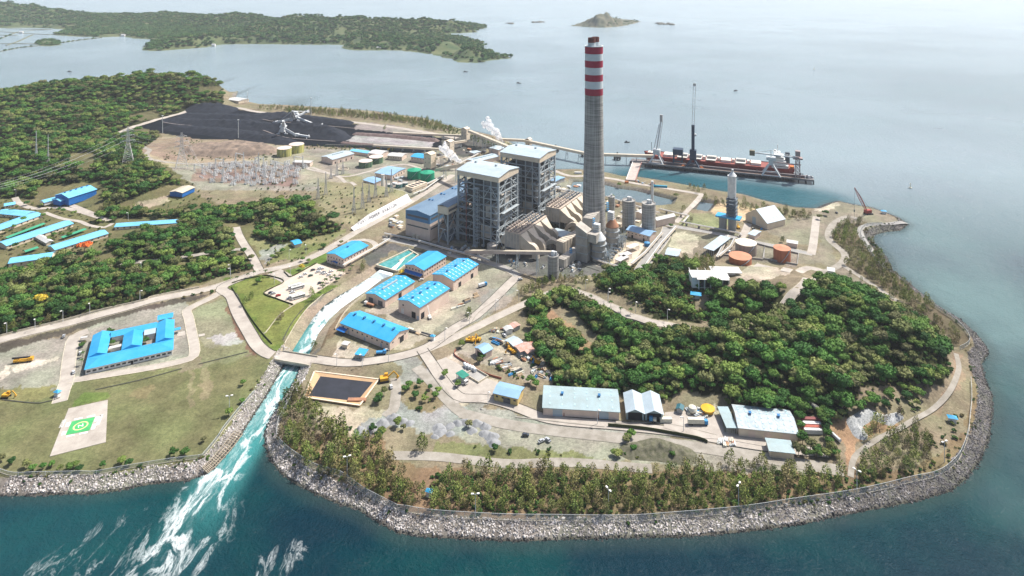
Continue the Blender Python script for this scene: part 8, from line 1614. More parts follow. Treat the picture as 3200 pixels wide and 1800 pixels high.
# gravel heaps
M_GRAV = mat('gravel_heap', (.30, .31, .32), rgb2=(.21, .215, .22), scale=.5, rough=1, detail=8)
for k, (w_, x, y, wd, h) in enumerate([('n', 1040, 470, 5, 2.6), ('n', 1110, 500, 4.5, 2.4), ('n', 1170, 440, 5, 2.5), ('n', 1270, 400, 5.5, 2.6), ('n', 1390, 350, 6, 3), ('n', 1480, 380, 5, 2.2), ('n', 1540, 400, 4, 1.8), ('n', 1840, 440, 4.5, 2), ('n', 1790, 530, 3, 1.4), ('n', 1850, 490, 4, 1.8), ('n', 1960, 420, 4, 1.8), ('n', 2040, 400, 4, 2), ('n', 2120, 390, 5, 2.2), ('n', 2220, 400, 5, 2.4), ('n', 2300, 430, 5, 2.4), ('n', 2290, 500, 4.5, 2), ('n', 2370, 530, 5, 2.4), ('n', 2390, 600, 4.5, 2), ('n', 1960, 500, 4, 1.8), ('n', 2180, 470, 4, 2)]):
 p_ = K1(w_, x, y); heap('gravel_heap', 'grey gravel heap left of the lone feathery tree' if x < 1600 else 'grey gravel heap right of the lone feathery tree', 'gravel heap', [(p_, wd * random.uniform(.6, 1), h), ((p_[0] + random.uniform(-9, 9), p_[1] + random.uniform(-4, 4)), wd * .6, h * .8)], M_GRAV, 'grey gravel heaps ' + ('left' if x < 1600 else 'right') + ' of the lone tree', .1, .8, seed=k, rough=.3)
M_RUB = mat('rubble', (.52, .53, .53), rgb2=(.16, .17, .17), scale=1.2, rough=1, detail=6)
heap('rubble_heap', 'pale grey broken concrete heap on the orange earth clearing', 'rubble heap', [(K1('p', 920, 820), 4.5, 1.8), (K1('p', 860, 720), 4, 1.8), (K1('p', 1020, 620), 3.4, 1.6), (K1('p', 1200, 690), 3.6, 1.6), (K1('p', 1320, 640), 2.4, 1.2)], M_RUB, None, .2, .9, rough=.35)
heap('brush_heap', 'overgrown dark brush heap on the ground below the warehouses', 'brush heap', [(K1('l', 230, 840), 7, 2.5), (K1('l', 500, 820), 10, 4), (K1('l', 760, 880), 8, 3)], mat('brush', (.16, .15, .11), rgb2=(.07, .075, .04), scale=.5, rough=1, detail=8, bump=.6), None, .2, 1.0, rough=.3)
# ---------------------------------------------------------------- vehicles
def car_proto(kind):
 r = thing('car', '', 'car'); body = {'white': (.68, .69, .69), 'dark': (.04, .05, .07), 'red': (.42, .03, .03), 'green': (.03, .09, .06), 'silver': (.42, .44, .46)}[kind]; m = mat('car_' + kind, body, rough=.3, spec=.6, var=.04)
 MB().sec([(-2.2, .45), (2.2, .45), (2.25, .95), (1.3, 1.08), (-2.2, 1.1)], 'y', -.88, .88).build('body', m, r); MB().sec([(-1.8, 1.1), (1.15, 1.08), (.55, 1.62), (-1.4, 1.62)], 'y', -.78, .78).build('cabin', M_GLASS, r); MB().box(-1.3, .5, -.72, .72, 1.62, 1.68).build('roof', m, r)
 for x in (-1.4, 1.4):
  for y in (-.9, .72): MB().tube([(x, y, .35), (x, y + .2, .35)], .36, 10).build('wheel', M_DARK, r)
 return r
def bus_proto():
 r = thing('bus', '', 'bus'); MB().box(-5.8, 5.8, -1.25, 1.25, .5, 3.1).build('body', mat('bus_white', (.72, .72, .68), rough=.4, var=.04), r)
 for y in (-1.28, 1.22): MB().box(-5.2, 5.3, y, y + .06, 1.6, 2.5).build('window_strip', M_GLASS, r)
 MB().box(5.81, 5.87, -1.1, 1.1, 1.4, 2.7).build('windscreen', M_GLASS, r); MB().box(-4, 1, -.5, .5, 3.12, 3.3).build('roof_unit', W_GREY, r)
 for x in (-3.8, 3.9):
  for y in (-1.3, 1.05): MB().tube([(x, y, .5), (x, y + .25, .5)], .5, 10).build('wheel', M_DARK, r)
 return r
PRO = {k: car_proto(k) for k in ('white', 'dark', 'red', 'green', 'silver')}; PRO['bus'] = bus_proto(); usedp = set()
def veh(kind, p_, rz, label, group=None, z=None):
 q = U(p_); q = (q[0], q[1], (RLAY[0] * 0 + q[2] + .32) if z is None else z); pr = PRO[kind]
 if kind not in usedp: usedp.add(kind); pr.location = q; pr.rotation_euler = (0, 0, rz); pr['label'] = label;
 else: pr = dup(pr, q, rz, label)
 if group: pr['group'] = group
 elif 'group' in pr: del pr['group']
 return pr
a1 = RZ + 1.2
for x, y in ((775, 380), (815, 352), (950, 325), (970, 290), (945, 330), (985, 298), (1015, 345), (1055, 360), (1078, 325), (960, 295), (990, 340)): veh('white', J(x, y), a1, 'white car in the cluster of cars in the parking lot', 'white cars in the parking lot')
for x, y, k, lb in ((895, 310, 'dark', 'dark car upper left of the white car cluster'), (870, 368, 'green', 'dark green car left of the white car cluster'), (965, 442, 'dark', 'lone dark car near the right edge of the parking lot'), (545, 568, 'red', 'red car at the lower left corner of the parking lot'), (470, 540, 'dark', 'dark car at the left corner of the parking lot'), (495, 548, 'silver', 'silver car at the left corner of the parking lot'), (690, 535, 'white', 'white car between the two bus groups'), (650, 600, 'silver', 'silver car at the lower corner beside the buses'), (1000, 335, 'dark', 'dark car inside the white car cluster'), (2258, 515, 'white', 'white car parked between two blue roofed warehouses'), (1985, 410, 'white', 'white car behind the skylit warehouses')): veh(k, J(x, y), a1, lb)
for k, (x, y) in enumerate(((712, 485), (742, 498), (722, 580), (748, 590))): veh('bus', J(x, y), RZ + 1.15, ('rear left bus of the upper pair in the parking lot', 'front right bus of the upper pair in the parking lot', 'left bus of the lower pair in the parking lot', 'right bus of the lower pair in the parking lot')[k])
for w_, x, y, k, lb in (('i', 740, 860, 'white', 'white car parked at the lower left corner of the courtyard building'), ('i', 640, 495, 'silver', 'silver car on the gravel left of the courtyard building'), ('i', 810, 665, 'white', 'white car under the trees beside the courtyard building'), ('n', 1360, 40, 'white', 'white car on the track beside the black pond'), ('k', 890, 487, 'white', 'white van at the top of the construction yard'), ('D', 1322, 1098, 'dark', 'small dark blue vehicle on the open gravel'), ('D', 1362, 1113, 'silver', 'left silver car of the pair on the open gravel'), ('D', 1378, 1110, 'silver', 'right silver car of the pair on the open gravel'), ('D', 1918, 798, 'white', 'white car driving on the hill road'), ('k', 480, 960, 'white', 'white tank truck cab near the green canopy'), ('d', 690, 860, 'dark', 'dark vehicle on the right shore clearing'), ('g', 1370, 1210, 'silver', 'silver vehicle on the asphalt below the front silo'), ('g', 860, 840, 'dark', 'dark machine below the front boiler house')): veh(k, K1(w_, x, y), random.uniform(0, 3), lb)
def truck(label, p_, rz, cab, box, L=8, hb=2.8):
 q = U(p_); r = thing('truck', label, 'truck', (q[0], q[1], q[2] + .3), rz); MB().box(-L, 0, -1.25, 1.25, 1.1, 1.1 + hb).build('box', box, r); MB().box(.3, 2.4, -1.2, 1.2, .6, 3).build('cab', cab, r); MB().box(2.41, 2.46, -1.05, 1.05, 1.8, 2.7).build('windscreen', M_GLASS, r); MB().box(-L, 2.2, -.9, .9, .6, 1.08).build('chassis', M_DARK, r)
 for x in (-L + 1, -L + 2.4, 1.2):
  for y in (-1.25, .95): MB().tube([(x, y, .5), (x, y + .3, .5)], .5, 10).build('wheel', M_DARK, r)
M_CREAMB = mat('container_cream', (.62, .60, .50), rough=.6)
truck('cream container truck with blue cab in the warehouse yard', K1('l', 965, 575), -.03, M_BLUEM, M_CREAMB, 10); truck('blue truck cab with cream box in front of the twin gabled warehouse', K1('l', 455, 545), 2.9, M_BLUEM, M_CREAMB, 2, 1.2); truck('orange brown flatbed truck with white cab beside the blue warehouse', J(1440, 660), 2.7, W_WHITE, M_RUSTY, 7, 1.2)
truck('white tanker truck beside the green fuel canopy', K1('k', 490, 965), -.8, W_WHITE, M_WHITEM, 6, 1.6); truck('blue and white truck at the edge of the yard right of the blue warehouses', G_(1010, 1270), .6, M_BLUEM, M_WHITEM, 6, 2); truck('blue truck at the roadside below the long blue warehouse', J(1600, 1150), .1, M_BLUEM, M_BLUEM, 5, 1)
q = U(J(2070, 790)); r = thing('boom_lift', 'white boom lift raised against the tall blue roofed warehouse', 'boom lift', q, 1.9); MB().box(-2.4, 2.4, -1.1, 1.1, .6, 1.9).build('base', W_WHITE, r); MB().beam((-1, 0, 2), (4, 1, 9), .5).build('boom', W_WHITE, r); [MB().tube([(x, y, .5), (x, y + .3, .5)], .5, 8).build('wheel', M_DARK, r) for x in (-1.6, 1.6) for y in (-1.2, .9)]
# containers and yard goods
def cont(label, p_, rz, col, L=12, group=None, z=0, nm='container'):
 q = U(p_); r = thing(nm, label, 'container', (q[0], q[1], q[2] + z + .1), rz, group); m = mat('container_%s' % col, {'blue': (.03, .28, .42), 'red': (.36, .09, .06), 'maroon': (.22, .07, .07), 'white': (.68, .68, .66), 'cream': (.62, .60, .50), 'teal': (.06, .24, .22), 'orange': (.55, .20, .08)}[col], rough=.6, var=.1, scale=1)
 MB().box(-L / 2, L / 2, -1.22, 1.22, 0, 2.6).build('box', m, r); mb = MB()
 for x in np.arange(-L / 2 + .5, L / 2, .9): mb.box(x, x + .25, -1.3, -1.23, .1, 2.5)
 mb.build('ribs', m, r); return r
cont('cream container beside the blue truck at the twin gabled warehouse', K1('l', 582, 545), .0, 'cream', 7.5)
for k, (x, y, c_, lb) in enumerate(((2045, 545, 'maroon', 'maroon container, topmost of the stack right of the big warehouse'), (2050, 590, 'white', 'white container behind the orange red one'), (2055, 625, 'red', 'orange red container in the row right of the big warehouse'), (2065, 655, 'white', 'white container in front of the orange red one'))): cont(lb, K1('l', x, y), -.05, c_, 11)
cont('blue container on the shore bank behind the canal', K1('h', 840, 275), -.2, 'blue', 20); cont('maroon container left of the blue one on the shore bank', K1('h', 770, 255), -.2, 'maroon', 6); cont('white container near the jetty bridge', K1('r', 1390, 20), -.1, 'white', 10); cont('orange red container right of the chimney near the shore', K1('h', 510, 233), .1, 'orange', 5)
q = U(K1('l', 2100, 430)); o = MB().tube([(-3, 7, 1.7), (3.4, -8, 1.7)], 1.6, 14).build('long_tank', M_CREAMB, None, q); tag(o, 'long cream cylinder lying among trees right of the big warehouse', 'tank')
q = U(K1('l', 2270, 690)); o = MB().tube([(-1, 4, 1), (1.6, -5, 1)], 1.0, 12).build('small_cylinder', M_WHITEM, None, q); tag(o, 'white cylinder lying at the edge of the orange clearing', 'tank')
q = U(K1('l', 1005, 440)); o = MB().lathe([(3.4, 0), (4.4, 2.2), (4.4, 2.5), (1.2, 2.9)], n=24).build('buoy_disc', mat('buoy_yellow', (.66, .38, .03), rough=.5), None, q); tag(o, 'large round yellow disc standing in the yard beside the big warehouse', 'buoy')
q = U(K1('l', 850, 450)); o = MB().lathe([(.5, .2), (2.4, .9), (3, 2.4), (2.4, 3.9), (.5, 4.6)], n=20).build('beige_sphere', M_CREAMB, None, q); tag(o, 'beige round ball tank in the cluttered warehouse yard', 'tank')
rs = random.Random(21); PALc = [M_WHITEM, M_RUSTY, M_BLUEM, M_DUCT, M_CREAMB, M_CASE, M_STEEL, mat('timber', (.45, .34, .22), scale=1), mat('tarp_black', (.04, .045, .05)), M_CREAMB]
def stackgoods(region, n, lb, group, lmin=2, lmax=7, ang=None):
 w = np.array([U(p)[:2] for p in region]); x0, y0 = w.min(0); x1, y1 = w.max(0); k = 0; t = 0
 while k < n and t < 4000:
  t += 1; x, y = rs.uniform(x0, x1), rs.uniform(y0, y1)
  if not inpoly(np.array([x]), np.array([y]), w)[0]: continue
  L = rs.uniform(lmin, lmax); a_ = (ang if ang is not None else rs.uniform(0, 3)) + rs.uniform(-.15, .15); z = float(ground(x, y)); o = MB(); nb = rs.randint(2, 4)
  for i in range(nb): yy = -1 + 2 * i / nb; o.box(-L / 2 * rs.uniform(.8, 1), L / 2 * rs.uniform(.8, 1), yy, yy + 1.6 / nb, 0, rs.uniform(.5, 1.5))
  o = o.build('material_stack', rs.choice(PALc), None, (x, y, z + .05), a_); tag(o, lb, 'stack', group); k += 1
stackgoods(K('k', 730, 690, 800, 700, 1090, 860, 1080, 920, 940, 860, 740, 750), 26, 'stack of pipes and boards in the diagonal row of the construction yard', 'stacks in the diagonal row', 4, 9, .5); stackgoods(K('k', 1170, 820, 1290, 810, 1410, 880, 1380, 920, 1150, 900), 22, 'scrap stack at the lower right end of the construction yard', 'scrap at the yard end', 2, 6); stackgoods(K('k', 1000, 660, 1140, 690, 1290, 770, 1240, 790, 1060, 740), 18, 'small pile of goods beside the rusty roofs', 'goods beside the rusty roofs', 2, 5)
stackgoods(K('k', 720, 500, 850, 510, 860, 570, 790, 560), 8, 'dark pipe stack behind the blue grey shed', 'pipes behind the shed', 4, 8, -.6); stackgoods(K('k', 740, 430, 880, 400, 880, 440, 760, 455), 8, 'grey concrete pipe stack left of the small white hut', 'concrete pipes by the hut', 3, 5); stackgoods(K('l', 740, 440, 930, 400, 1000, 480, 1020, 500, 780, 500), 20, 'assorted crates and parts in the cluttered warehouse yard', 'parts in the warehouse yard', 2, 5); stackgoods(K('l', 1100, 720, 1270, 740, 1270, 800, 1100, 770), 18, 'black and white drum row beside the small pale roofed shed', 'drums below the big warehouse', 1.5, 4, 1.2)
stackgoods(J(0, 0) and K('j', 1880, 890, 2080, 940, 2010, 965, 1880, 930), 5, 'steel bars lying on the yard right of the long blue warehouse', 'steel bars on the yard', 6, 10, -.5); stackgoods(K('j', 2300, 700, 2540, 540, 2560, 560, 2330, 720), 9, 'rusty steel stack along the edge of the blue warehouse yard', 'rusty steel along the yard edge', 4, 9, .7); stackgoods(K('h', 600, 205, 760, 240, 740, 255, 600, 225), 10, 'orange and white parts near the jetty bridge', 'parts near the jetty bridge', 2, 5); stackgoods(K('h', 1740, 690, 1860, 690, 1880, 700, 1760, 700), 4, 'white parts at the wall of the steep gabled shed', 'parts at the steep shed', 2, 4)
# ---------------------------------------------------------------- jetty, ship, cranes
Q_ = lambda x, y: K1('q', x, y)
M_JET = mat('jetty_deck', (.20, .185, .18), rgb2=(.10, .10, .11), scale=.15, rough=.95, detail=8); M_PILE = mat('pile', (.06, .06, .065), rough=.9); JD = math.atan2(-.366, .9305)
jc = (297.6 - .366 * -0, 926.6); n_ = np.array([.366, .9305])
j0 = np.array(P(Q_(230, 680), 6)[:2]); j1 = np.array(P(Q_(2432, 900), 6)[:2]); jd = (j1 - j0); JL = np.linalg.norm(jd); jd /= JL; JR = math.atan2(jd[1], jd[0]); jn = np.array([-jd[1], jd[0]])
r = thing('jetty', 'long dark coal unloading jetty on piles beside the ship', 'jetty', (*((j0 + j1) / 2), 0), JR)
MB().box(-JL / 2 - 14, JL / 2, 0, 20, 4.2, 6).build('deck', M_JET, r); MB().box(-JL / 2, JL / 2, .0, .8, 6.02, 6.8).build('edge_beam', mat('jetty_edge', (.42, .39, .36), rough=.9), r); MB().box(-JL / 2 + 30, JL / 2 - 8, 6, 8.5, 6.02, 9).build('belt_gallery', mat('belt_dark', (.13, .11, .12), scale=.3), r)
for y in (3.2, 15.5): MB().box(-JL / 2 + 10, JL / 2 - 12, y, y + .6, 6.02, 6.4).build('crane_rail', M_RUSTY, r)
pm = MB().tube([(0, 0, -6), (0, 0, 4.2)], .8, 8).build('pile', M_PILE, r); pm.location = (-JL / 2, 1.2, 0)
for k in range(1, 26):
 for y in ((1.2,) if k % 2 else (1.2, 9)): o = bpy.data.objects.new('pile', pm.data); link(o, r); o.location = (-JL / 2 + JL * k / 25 - .6, y, 0)
for x in range(0, 9): MB().box(-JL / 2 + 12 + 25 * x, -JL / 2 + 14 + 25 * x, 17, 19.6, 6.02, 7.2).build('fender', M_DARK, r)
rs = random.Random(5)
for k in range(14): x = JL / 2 - rs.uniform(2, 26); y = rs.uniform(3, 18); MB().box(x, x + rs.uniform(.8, 2.5), y, y + 1.5, 6.02, 6.02 + rs.uniform(1, 4)).build('deck_gear', rs.choice((M_STEELD, M_WHITEM, M_CASE)), r)
a, b = np.array(P(Q_(130, 890), 5)), np.array(P(Q_(205, 672), 6)); d = b - a; L = np.linalg.norm(d[:2]); r = thing('jetty_bridge', 'access bridge with white and red edges from shore to jetty', 'bridge', (a[0], a[1], 0), math.atan2(d[1], d[0]))
MB().box(-4, L + 3, -6.5, 6.5, 4.6, 5.6).build('deck', mat('bridge_deck', (.42, .37, .33), scale=.2), r); MB().box(-4, L + 3, 6.0, 6.6, 5.62, 6.6).build('white_edge', W_WHITE, r); MB().box(-4, L + 3, -6.6, -6.0, 5.62, 6.6).build('red_edge', mat('edge_red', (.40, .17, .14)), r)
for x in np.linspace(4, L, 4):
 for y in (-5, 5): MB().tube([(x, y, -6), (x, y, 4.6)], .7, 8).build('pile', M_PILE, r)
for k, (x, y) in enumerate(((1398, 382), (1471, 394), (1553, 402))):
 q = P((x, y), 0); r = thing('conveyor_dolphin', 'dark pile cluster carrying the sea conveyor', 'pier', q, JR, 'dark pile clusters under the sea conveyor'); MB().box(-5, 5, -4, 4, 3, 5.5).build('cap', M_PILE, r); [MB().tube([(i, j, -5), (i, j, 3)], .8, 8).build('pile', M_PILE, r) for i in (-4, 0, 4) for j in (-3, 3)]; MB().box(-1, 1, -1, 1, 5.5, 11.8).build('post', M_STEELD, r)
# ship
M_HULL = mat('hull_red', (.24, .03, .03), rgb2=(.17, .025, .025), scale=.12, rough=.6, detail=6); M_DECK = mat('ship_deck', (.30, .09, .075), rgb2=(.21, .07, .06), scale=.2, rough=.8); M_SW = mat('ship_white', (.74, .74, .72), rgb2=(.62, .62, .60), scale=.3, rough=.5); M_HATCH = mat('hatch_cream', (.70, .68, .60), rgb2=(.58, .56, .48), scale=.2, rough=.6); M_HD = mat('hold_dark', (.045, .05, .055), rough=.9)
SA = JR - .01; c_ = (j0 + j1) / 2 + jn * 38 + jd * (-9.0); ship = thing('bulk_carrier', 'red hulled bulk carrier ship with cream hatch covers moored at the jetty', 'ship', (c_[0], c_[1], 0), SA); B_ = 15.5; SL = 104
secs = [(-SL - 3, .4, 13.6), (-SL + 4, 7, 13.2), (-SL + 14, 13, 12.2), (-SL + 28, B_, 11.2), (SL - 30, B_, 11), (SL - 8, 14, 11.6), (SL, 11.5, 12)]
V = []; F = []
for x, b_, z in secs: xb_ = x + (4 if x < -SL + 10 else 0); V += [(xb_, -b_ * .86, -2), (x, -b_, z), (x, b_, z), (xb_, b_ * .86, -2)]
for i in range(len(secs) - 1): k = 4 * i; F += [(k, k + 4, k + 5, k + 1), (k + 2, k + 6, k + 7, k + 3), (k + 3, k + 7, k + 4, k)]
F += [(0, 1, 2, 3), (4 * len(secs) - 1, 4 * len(secs) - 2, 4 * len(secs) - 3, 4 * len(secs) - 4)]
MB().add(V, F).build('hull', M_HULL, ship); mb = MB()
for i in range(len(secs) - 1):
 (x0, b0, z0), (x1, b1, z1) = secs[i], secs[i + 1]; mb.add([(x0, -b0 * .97, z0 - .9), (x1, -b1 * .97, z1 - .9), (x1, b1 * .97, z1 - .9), (x0, b0 * .97, z0 - .9)], [(0, 1, 2, 3)])
mb.build('deck', M_DECK, ship); MB().box(-SL + 3, -SL + 20, -5, 5, 12.4, 13.6).build('forecastle', M_HATCH, ship)
for k in range(7):
 x = -SL + 27 + k * 20.5; MB().box(x, x + 14, -7.5, 7.5, 10.3, 12.6).build('hatch_coaming', M_SW, ship)
 if k in (1, 2, 3, 5): MB().box(x + .6, x + 13.4, -6.6, 6.6, 12.62, 12.7).build('open_hold', M_HD, ship); MB().box(x + .3, x + 13.7, 7.8, 13, 12.4, 13.2).build('hatch_cover', M_HATCH, ship); MB().box(x + .3, x + 13.7, -13, -7.8, 12.4, 13.2).build('hatch_cover', M_HATCH, ship)
 else: MB().box(x, x + 14, -7.7, 7.7, 12.62, 13.6).build('hatch_cover', M_HATCH, ship)
 if k: MB().box(x - 5, x - 1.5, -3.5, 3.5, 10.3, 14.6).build('deck_house', M_HATCH, ship)
for x0, x1, y_, z0, z1 in ((SL - 30, SL - 8, 12.5, 10.5, 15), (SL - 28, SL - 11, 11, 15.02, 20), (SL - 27, SL - 14, 10, 20.02, 26), (SL - 27, SL - 18, 13.5, 26.02, 29)): MB().box(x0, x1, -y_, y_, z0, z1).build('superstructure', M_SW, ship); MB().box(x0 - .05, x1 + .05, -y_ - .05, y_ + .05, z1 - 1.7, z1 - .9).build('window_band', M_GLASS, ship)
MB().box(SL - 12, SL - 6, -3, 3, 15, 31).build('funnel', mat('funnel_dark', (.05, .07, .09)), ship); MB().beam((SL - 22, 0, 29), (SL - 22, 0, 41), .8).beam((SL - 22, -3.5, 35), (SL - 22, 3.5, 35), .5).lathe([(1.6, 31), (1.6, 33)], SL - 25, 3, 10).build('mast', M_SW, ship); MB().beam((-SL + 8, 0, 13), (-SL + 8, 0, 28), .6).build('foremast', M_STEELD, ship); MB().box(SL - 6, SL - 1, -11, -5, 12, 14.5).build('lifeboat', mat('lifeboat_orange', (.62, .20, .05)), ship)
def portal(r, m, w=9, d=8, h=18, t=1.5):
 for x in (-w, w):
  for y in (-d, d): MB().beam((x, y, 6), (x * .25, y * .35, h), t).build('leg', m, r)
 MB().beam((-w, -d, 7), (w, -d, 7), 1.1).beam((-w, d, 7), (w, d, 7), 1.1).beam((-w * .55, -d * .6, 12), (w * .55, -d * .6, 12), .9).build('crossbeam', m, r)
def cr(label, p_): q = P(p_, 6); q2 = np.array(q[:2]) + jn * 5; return thing('harbour_crane', label, 'crane', (q2[0], q2[1], 0), JR)
c1 = cr('white harbour crane with boom raised at the bow of the ship', Q_(445, 690)); portal(c1, M_WHITEM, 10, 7, 19); MB().box(-5, 5, -4, 4, 19, 26).build('machine_house', M_WHITEM, c1); MB().beam((0, 2, 26), (6, 6, 70), 2.2).beam((-4, 2, 26), (3, 5, 62), 1.0).beam((3, 0, 26), (8, 6, 66), .9).build('boom', M_WHITEM, c1); MB().box(4, 8, 4, 7, 66, 76).build('boom_head', mat('boom_head_grey', (.42, .41, .40)), c1)
c2 = cr('dark blue slewing crane with tall thin twin jib pointing up', Q_(905, 735)); M_NAVY = mat('crane_navy', (.035, .06, .10), rough=.6); portal(c2, M_NAVY, 9, 7, 16, 1.8); MB().box(-4.5, 4.5, -4, 4, 16, 30).build('machine_house', M_NAVY, c2); MB().box(-2.1, 2.1, -2, 2, 30, 66).build('tower', M_NAVY, c2); MB().tube([(3, 0, 50), (3, 0, 53)], 2, 10).build('cab', M_WHITEM, c2)
mb = MB(); mb.beam((-1.4, 0, 66), (.4, 2, 124), .55).beam((1.6, 0, 66), (3.4, 2, 124), .55); [mb.beam((-1.4 + 1.8 * t, 2 * t, 66 + 58 * t), (1.6 + 1.8 * t, 2 * t, 66 + 58 * t), .3) for t in np.linspace(0, 1, 10)]; mb.box(-.2, 4, 1, 3, 122, 126); mb.build('jib', M_GALV, c2)
for x in (-13, 12): MB().lathe([(3.2, 6.02), (3.2, 7.4), (1, 8)], x, -3, 14).build('orange_base', mat('crane_orange', (.55, .18, .06)), c2)
c3 = cr('white ship unloader crane with long horizontal boom at the stern of the ship', Q_(1890, 845)); portal(c3, M_WHITEM, 12, 7, 20, 1.6); MB().box(-3, 3, -3, 3, 20, 27).build('tower', M_WHITEM, c3); MB().box(-6, 6, -4, 4, 27, 31).build('machine_house', M_WHITEM, c3); MB().beam((-23, 3, 34), (33, -3, 34), 1.5).beam((-21, 3, 34), (0, 0, 40), .5).beam((0, 0, 40), (31, -3, 35), .5).beam((0, 0, 31), (0, 0, 40), 1).build('boom', M_WHITEM, c3); MB().box(-28, -21, 1, 7, 30, 37).build('grab_box', mat('grab_dark', (.13, .12, .10), rgb2=(.2, .18, .1), scale=.5), c3)
mb = MB(); lattice(mb, 26, 6, 5, 5, .7, 34, -2, 6); mb.box(28, 40, -6, 3, 32, 34); mb.box(31, 37, -5, 2, 36, 43); mb.box(8, 38, -3.5, -2.5, 24, 25.2); mb.build('support_tower', mat('crane_rust', (.28, .16, .15), rgb2=(.36, .33, .33), scale=.4), c3)
c4 = cr('dark box shaped hopper frame between the first two cranes on the jetty', Q_(715, 700)); [MB().box(x - .6, x + .6, y - .6, y + .6, 6, 20).build('leg', M_NAVY, c4) for x in (-6, 6) for y in (-5, 5)]; MB().box(-7, 7, -6, 6, 20, 28).build('hopper', M_NAVY, c4); MB().box(-7, 7, -6.3, -6.01, 10, 12).build('brace', M_NAVY, c4)
for w_, x, y, lb in (('q', 75, 425, 'small dark boat on the water left of the ship bow'), ('c', 65, 838, 'tiny dark boat on the open sea left of the chimney'), ('c', 2250, 915, 'tiny dark boat on the open sea right of the chimney'), ('b', 2105, 725, 'tiny dark boat below the brown headland'), ('s', 2490, 370, 'small brown boat moored behind the rear boiler house'), ('a', 700, 722, 'tiny dark boat in the far left bay')):
 q = P(K1(w_, x, y), 0); s_ = min(1.5, q[1] / 1400.); r = thing('boat', lb, 'boat', q, random.uniform(-.6, .6)); mb = MB(); mb.add([(-5 * s_, -1.4, 1.4), (4 * s_, -1.5, 1.3), (7 * s_, 0, 1.8), (4 * s_, 1.5, 1.3), (-5 * s_, 1.4, 1.4), (-4.6 * s_, -1, -.3), (4 * s_, -.9, -.3), (5.8 * s_, 0, -.2), (4 * s_, .9, -.3), (-4.6 * s_, 1, -.3)], [(0, 5, 6, 1), (1, 6, 7, 2), (2, 7, 8, 3), (3, 8, 9, 4), (4, 9, 5, 0), (0, 1, 2, 3, 4)]); mb.build('hull', M_PILE, r); MB().box(-2.5 * s_, 1 * s_, -1, 1, 1.4, 3.2).build('cabin', M_CASE, r)
for w_, x, y, lb in (('d', 1432, 605, 'white navigation buoy on the open water right of the shore crane'), ('D', 2048, 175, 'tiny buoy far out on the right')):
 q = P(K1(w_, x, y), 0); o = MB().lathe([(1.8, -.4), (2.0, 1.2), (.7, 1.6), (.4, 5.5), (.8, 5.6), (.8, 6.6)], n=12).build('buoy', M_CREAMB, None, q); tag(o, lb, 'buoy')
# lattice crawler crane on the right shore
q = np.array(U(K1('d', 1010, 865))); r = thing('crawler_crane', 'red crawler crane with long lattice boom on the right headland', 'crane', tuple(q), .2); M_CR = mat('crane_red', (.34, .07, .06), rough=.7); MB().box(-4, 4, -3.4, -2, 0, 1.4).box(-4, 4, 2, 3.4, 0, 1.4).build('track', M_DARK, r); MB().box(-4.5, 3, -2.2, 2.2, 1.5, 5).build('machine_house', M_CR, r); tp = np.array(P(K1('d', 872, 602), 44)) - q
mb = MB(); a = np.array([-2., 0, 3]); R3_ = np.array([[math.cos(-.2), -math.sin(-.2), 0], [math.sin(-.2), math.cos(-.2), 0], [0, 0, 1]]); tpl = R3_ @ tp; sd_ = np.cross(tpl - a, [0, 0, 1.]); sd_ /= np.linalg.norm(sd_); up = np.array([0, 0, 1.])
pr = None
for t in np.linspace(0, 1, 15):
 w = 1.5 * math.sin(math.pi * min(1, t * .9 + .1)) + .25; c = a + (tpl - a) * t; cc = [c + sd_ * w, c - sd_ * w, c + up * w * 1.2]
 if pr: [mb.beam(pr[i], cc[i], .4) for i in range(3)]; [mb.beam(pr[i], cc[(i + 1) % 3], .25) for i in range(3)]
 pr = cc
mb.build('boom', M_CR, r); MB().beam(tpl, tpl - np.array([.5, 0, 34]), .16).box(*[v for v in (tpl[0] - 1, tpl[0], tpl[1] - .5, tpl[1] + .5, tpl[2] - 27, tpl[2] - 24.5)]).build('hook_line', M_STEELD, r); MB().beam((3, 0, 5), tuple(tpl), .15).build('stay', M_STEELD, r)
# houses on the far peninsula, fish ponds on the far left
for k, (w_, x, y) in enumerate((('b', 1240, 488), ('b', 1298, 478), ('b', 1300, 412), ('b', 1257, 383), ('b', 672, 435), ('b', 742, 430), ('a', 2150, 460), ('a', 1240, 360), ('a', 1320, 348), ('a', 215, 330))):
 q = P(K1(w_, x, y), 3); r = thing('far_house', 'tiny white roofed house near the shore of the far green peninsula', 'house', q, random.uniform(-.3, .3), 'houses on the far peninsula'); s_ = random.uniform(6, 9); MB().box(-s_, s_, -s_ * .6, s_ * .6, -2, 4).build('wall', W_WHITE, r); MB().add([(-s_ - 1, -s_ * .7, 4), (s_ + 1, -s_ * .7, 4), (s_ + 1, s_ * .7, 4), (-s_ - 1, s_ * .7, 4), (-s_, 0, 8), (s_, 0, 8)], [(0, 1, 5, 4), (1, 2, 5), (2, 3, 4, 5), (3, 0, 4), (3, 2, 1, 0)]).build('roof', R_WHITE, r)
M_DIKE = mat('dike', (.20, .20, .13), rgb2=(.10, .11, .06), scale=.05, rough=1)
